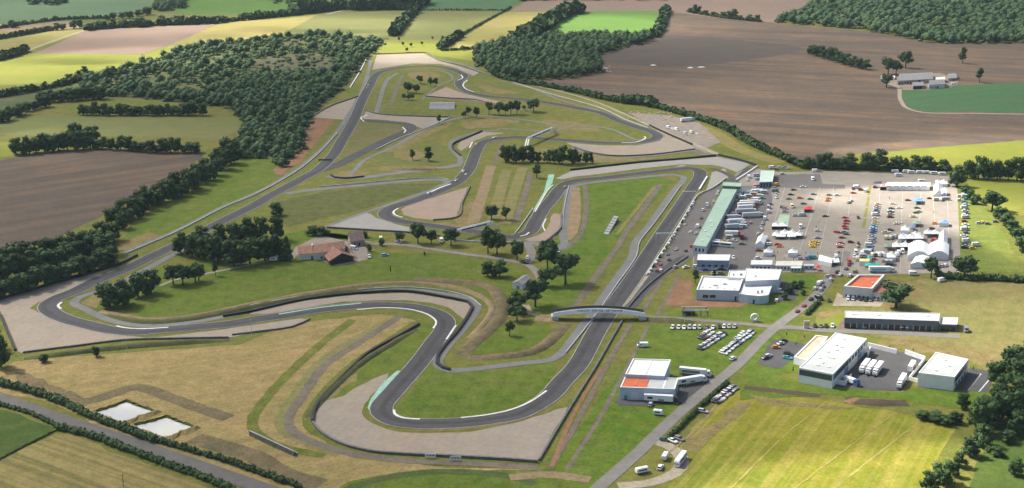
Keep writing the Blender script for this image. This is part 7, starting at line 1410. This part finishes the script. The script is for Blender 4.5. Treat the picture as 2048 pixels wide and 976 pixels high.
# spectators: far too small to count singly, along the pit wall and between the tents
def person_mesh(seed):
    def f():
        r = random.Random(seed); secs = []
        prof = [(0, .16, .1), (.45, .17, .11), (.85, .2, .13), (1.1, .19, .12), (1.38, .24, .13), (1.46, .12, .09), (1.52, .07, .07), (1.6, .1, .11), (1.7, .1, .11), (1.77, .05, .06)]
        for z, a, b_ in prof: secs.append([(a * math.cos(t * math.pi / 4), b_ * math.sin(t * math.pi / 4), z) for t in range(8)])
        return loft(secs, plain(['navy_cloth', 'white_cloth', 'red_cloth', 'dark_cloth', 'sand_cloth'][seed % 5], [(.04, .05, .12), (.6, .6, .58), (.4, .05, .04), (.03, .03, .03), (.4, .33, .22)][seed % 5], .8), 'person')
    return cached(('person', seed), f)
PP = [(T3, 1135, 570), (T3, 1195, 565), (T3, 1255, 570), (T3, 1085, 560), (T3, 1485, 575), (T3, 1540, 575), (T3, 1595, 575), (T3, 1715, 580), (T2, 870, 497), (T2, 1515, 705), (T2, 70, 365), (T2, 1110, 830), (T1, 1740, 855), (T1, 1700, 920), (T3, 1560, 330), (T4, 380, 700), (T4, 500, 600), (T1, 990, 455), (T3, 1100, 660), (T3, 1230, 655), (T3, 1370, 660), (T4, 170, 750)]
for i, (T, a, b_) in enumerate(PP):
    x, y = T(a, b_); p = G(x, y); o = bpy.data.objects.new('person', person_mesh(i)); C.objects.link(o); o.location = (p.x, p.y, .16)
    cl_ = ['navy', 'white', 'red', 'black', 'sand coloured'][i % 5]; tag(o, f'tiny person standing on the paddock in {cl_} clothes', 'person', f'people in {cl_} clothes on the paddock')
# more camping vehicles crammed between garages and tents
k = 0
for T, zx, zy, d, ln in [(T1, 560, 455, (10, 0), 6), (T1, 620, 480, (10, 0), 6), (T1, 700, 405, (10, 0), 7), (T1, 780, 430, (10, 0), 6.5), (T1, 860, 385, (10, 0), 7), (T1, 930, 400, (10, 0), 6), (T1, 820, 505, (10, 0), 7), (T1, 880, 460, (10, 1), 6), (T1, 700, 460, (10, 0), 6), (T1, 600, 850, (10, 0), 6), (T1, 640, 905, (10, 1), 5), (T1, 420, 770, (10, 1), 7), (T1, 450, 835, (10, 0), 7), (T1, 420, 905, (10, 0), 6), (T3, 250, 400, (10, 2), 6), (T3, 430, 330, (10, 0), 5), (T4, 540, 545, (10, 0), 6), (T4, 700, 590, (8, 4), 5), (T4, 790, 600, (8, 4), 5), (T4, 640, 590, (8, -3), 5), (T4, 860, 700, (10, 0), 5), (T4, 980, 590, (3, 9), 5), (T4, 480, 610, (10, 0), 5), (T4, 400, 650, (3, 9), 5), (T4, 470, 570, (3, 9), 5), (T2, 1660, 270, (10, 0), 6), (T2, 1700, 500, (10, 0), 6), (T2, 1560, 510, (10, 0), 6), (T2, 1620, 510, (4, 9), 5), (T3, 1990, 620, (4, 9), 5), (T3, 1960, 690, (4, 9), 5)]:
    x, y = T(zx, zy); where = 'among the trucks behind the garages' if T in (T1, T3) and zx < 1000 else 'around the marquees' if T is T4 else 'beside the tall marquee' if T is T2 else 'beside the winged tent'
    caravan(x, y + 2, hdir(x, y, *d) + rv.uniform(-.15, .15), f'{ordn(k)} {["white", "white", "silver", "cream"][k % 4]} camper of those squeezed in {where}', ln, 'campers squeezed into the paddock', ['white', 'white', 'silver', 'cream'][k % 4]); k += 1
# ---------------------------------------------------------------- broken cloud overhead: thin cloud shades most of the circuit, sun falls through the gaps
def volume_mat(name, col, dens, aniso=0.):
    m = bpy.data.materials.new(name); m.use_nodes = True; t = m.node_tree; t.nodes.clear()
    o = t.nodes.new('ShaderNodeOutputMaterial'); v = t.nodes.new('ShaderNodeVolumePrincipled')
    v.inputs['Color'].default_value = (*col, 1); v.inputs['Density'].default_value = dens; v.inputs['Anisotropy'].default_value = aniso
    t.links.new(v.outputs[0], o.inputs['Volume']); return m
GAPS = [(1560, 55, 320, 210, .42),   # photo position, ground half-sizes in metres (across, away), strength
 (1740, 390, 100, 58, 1.), (1870, 435, 50, 70, .8), (1985, 450, 60, 150, .9), (1960, 640, 60, 70, .6), (1650, 610, 60, 35, .5), (1560, 690, 80, 60, .35), (1880, 720, 80, 40, .6),
 (1650, 950, 95, 44, 1.3), (1800, 905, 60, 40, 1.3), (1500, 985, 60, 26, .8), (1960, 300, 130, 110, .8), (1770, 296, 100, 38, 1.), (100, 140, 230, 160, 1.1), (300, 112, 220, 150, .9), (560, 55, 330, 210, 1.), (200, 60, 240, 120, .6), (730, 50, 120, 130, .4),
 (1200, 50, 150, 190, 1.), (850, 100, 130, 110, 1.1), (700, 92, 100, 70, .8), (1030, 40, 120, 120, .5), (820, 118, 90, 60, .8), (30, 262, 60, 60, .6), (15, 300, 40, 40, .5), (1450, 610, 70, 25, .35), (1750, 700, 130, 60, .3)]
DEEP = [(1620, 838, 120, 10, .3), (130, 122, 60, 22, .9), (260, 150, 60, 25, .7), (640, 62, 120, 25, .6), (400, 70, 60, 30, .6), (520, 56, 40, 30, .5), (1700, 455, 40, 20, .4), (250, 200, 240, 170, .5), (550, 240, 160, 170, .5), (80, 520, 150, 90, .35), (200, 400, 150, 120, .3), (1330, 130, 200, 120, .25), (1080, 120, 110, 120, .5), (450, 500, 110, 70, .3), (1750, 60, 260, 150, .35), (1960, 780, 60, 50, .3), (60, 880, 120, 60, .35), (1900, 190, 160, 90, .3)]
CB = 700.
def cloud():
    x0, x1, y0, y1, st = -1500., 1500., 250., 3300., 16.
    nx, ny = int((x1 - x0) / st) + 1, int((y1 - y0) / st) + 1
    X, Y = np.meshgrid(x0 + np.arange(nx) * st, y0 + np.arange(ny) * st)
    keep = np.ones_like(X)
    r = np.random.RandomState(4)
    lump = sum(a * np.sin(X / w_ * np.cos(t) + Y / w_ * np.sin(t) + p) for a, w_, t, p in [(.10, r.uniform(45, 130), r.uniform(0, 3.1), r.uniform(0, 6)) for _ in range(8)])
    T = 1. + .5 * lump
    for px, py, a, b, s in GAPS:
        g = G(px, py); d = ((X - g.x) / a) ** 2 + ((Y - g.y) / b) ** 2; T = T * (1 - min(1., s) * np.exp(-np.maximum(0, d - .35) * 2.))
    for px, py, a, b, s in DEEP:
        g = G(px, py); d = ((X - g.x) / a) ** 2 + ((Y - g.y) / b) ** 2; T = T + s * np.exp(-d)
    T = np.where(T < .08, 0, T) * 100.
    off = sd * (CB / sd.z)
    V = []; idx = -np.ones(X.shape, int); bot = -np.ones(X.shape, int); F_ = []
    live = T > 0
    for j in range(ny):
        for i in range(nx):
            z = CB + (T[j, i] * .75 if live[j, i] else 0); idx[j, i] = len(V); V.append((X[j, i] + off.x, Y[j, i] + off.y, z)); bot[j, i] = len(V); V.append((X[j, i] + off.x, Y[j, i] + off.y, CB - (T[j, i] * .25 if live[j, i] else 0) - .01))
    def cell(j, i): return 0 <= j < ny - 1 and 0 <= i < nx - 1 and live[j:j + 2, i:i + 2].any()
    for j in range(ny - 1):
        for i in range(nx - 1):
            if not cell(j, i): continue
            F_.append((idx[j, i], idx[j, i + 1], idx[j + 1, i + 1], idx[j + 1, i])); F_.append((bot[j, i], bot[j + 1, i], bot[j + 1, i + 1], bot[j, i + 1]))
            for (dj, di, a, b) in ((-1, 0, (j, i), (j, i + 1)), (1, 0, (j + 1, i + 1), (j + 1, i)), (0, -1, (j + 1, i), (j, i)), (0, 1, (j, i + 1), (j + 1, i + 1))):
                if not cell(j + dj, i + di): F_.append((bot[a], bot[b], idx[b], idx[a]))
    F_ = [tuple(int(q) for q in f) for f in F_]
    o = mesh_obj('cloud', V, F_, volume_mat('cloud_vapour', (1, 1, 1), (.0086), .6)); return tag(o, 'broken layer of thin cloud high above the circuit', kind='stuff')
cloud()
# ---------------------------------------------------------------- haze
hz = 9100.
v, f = box_geo(Vector((-hz, -1600, -1)), Vector((1, 0, 0)), Vector((0, 1, 0)), Vector((0, 0, 1)), 2 * hz, 13700, H + 11)
tag(fix_normals(mesh_obj('haze', v, f, volume_mat('haze_air', (.66, .84, 1.), .000028, .2))), 'thin bluish summer haze', kind='stuff')
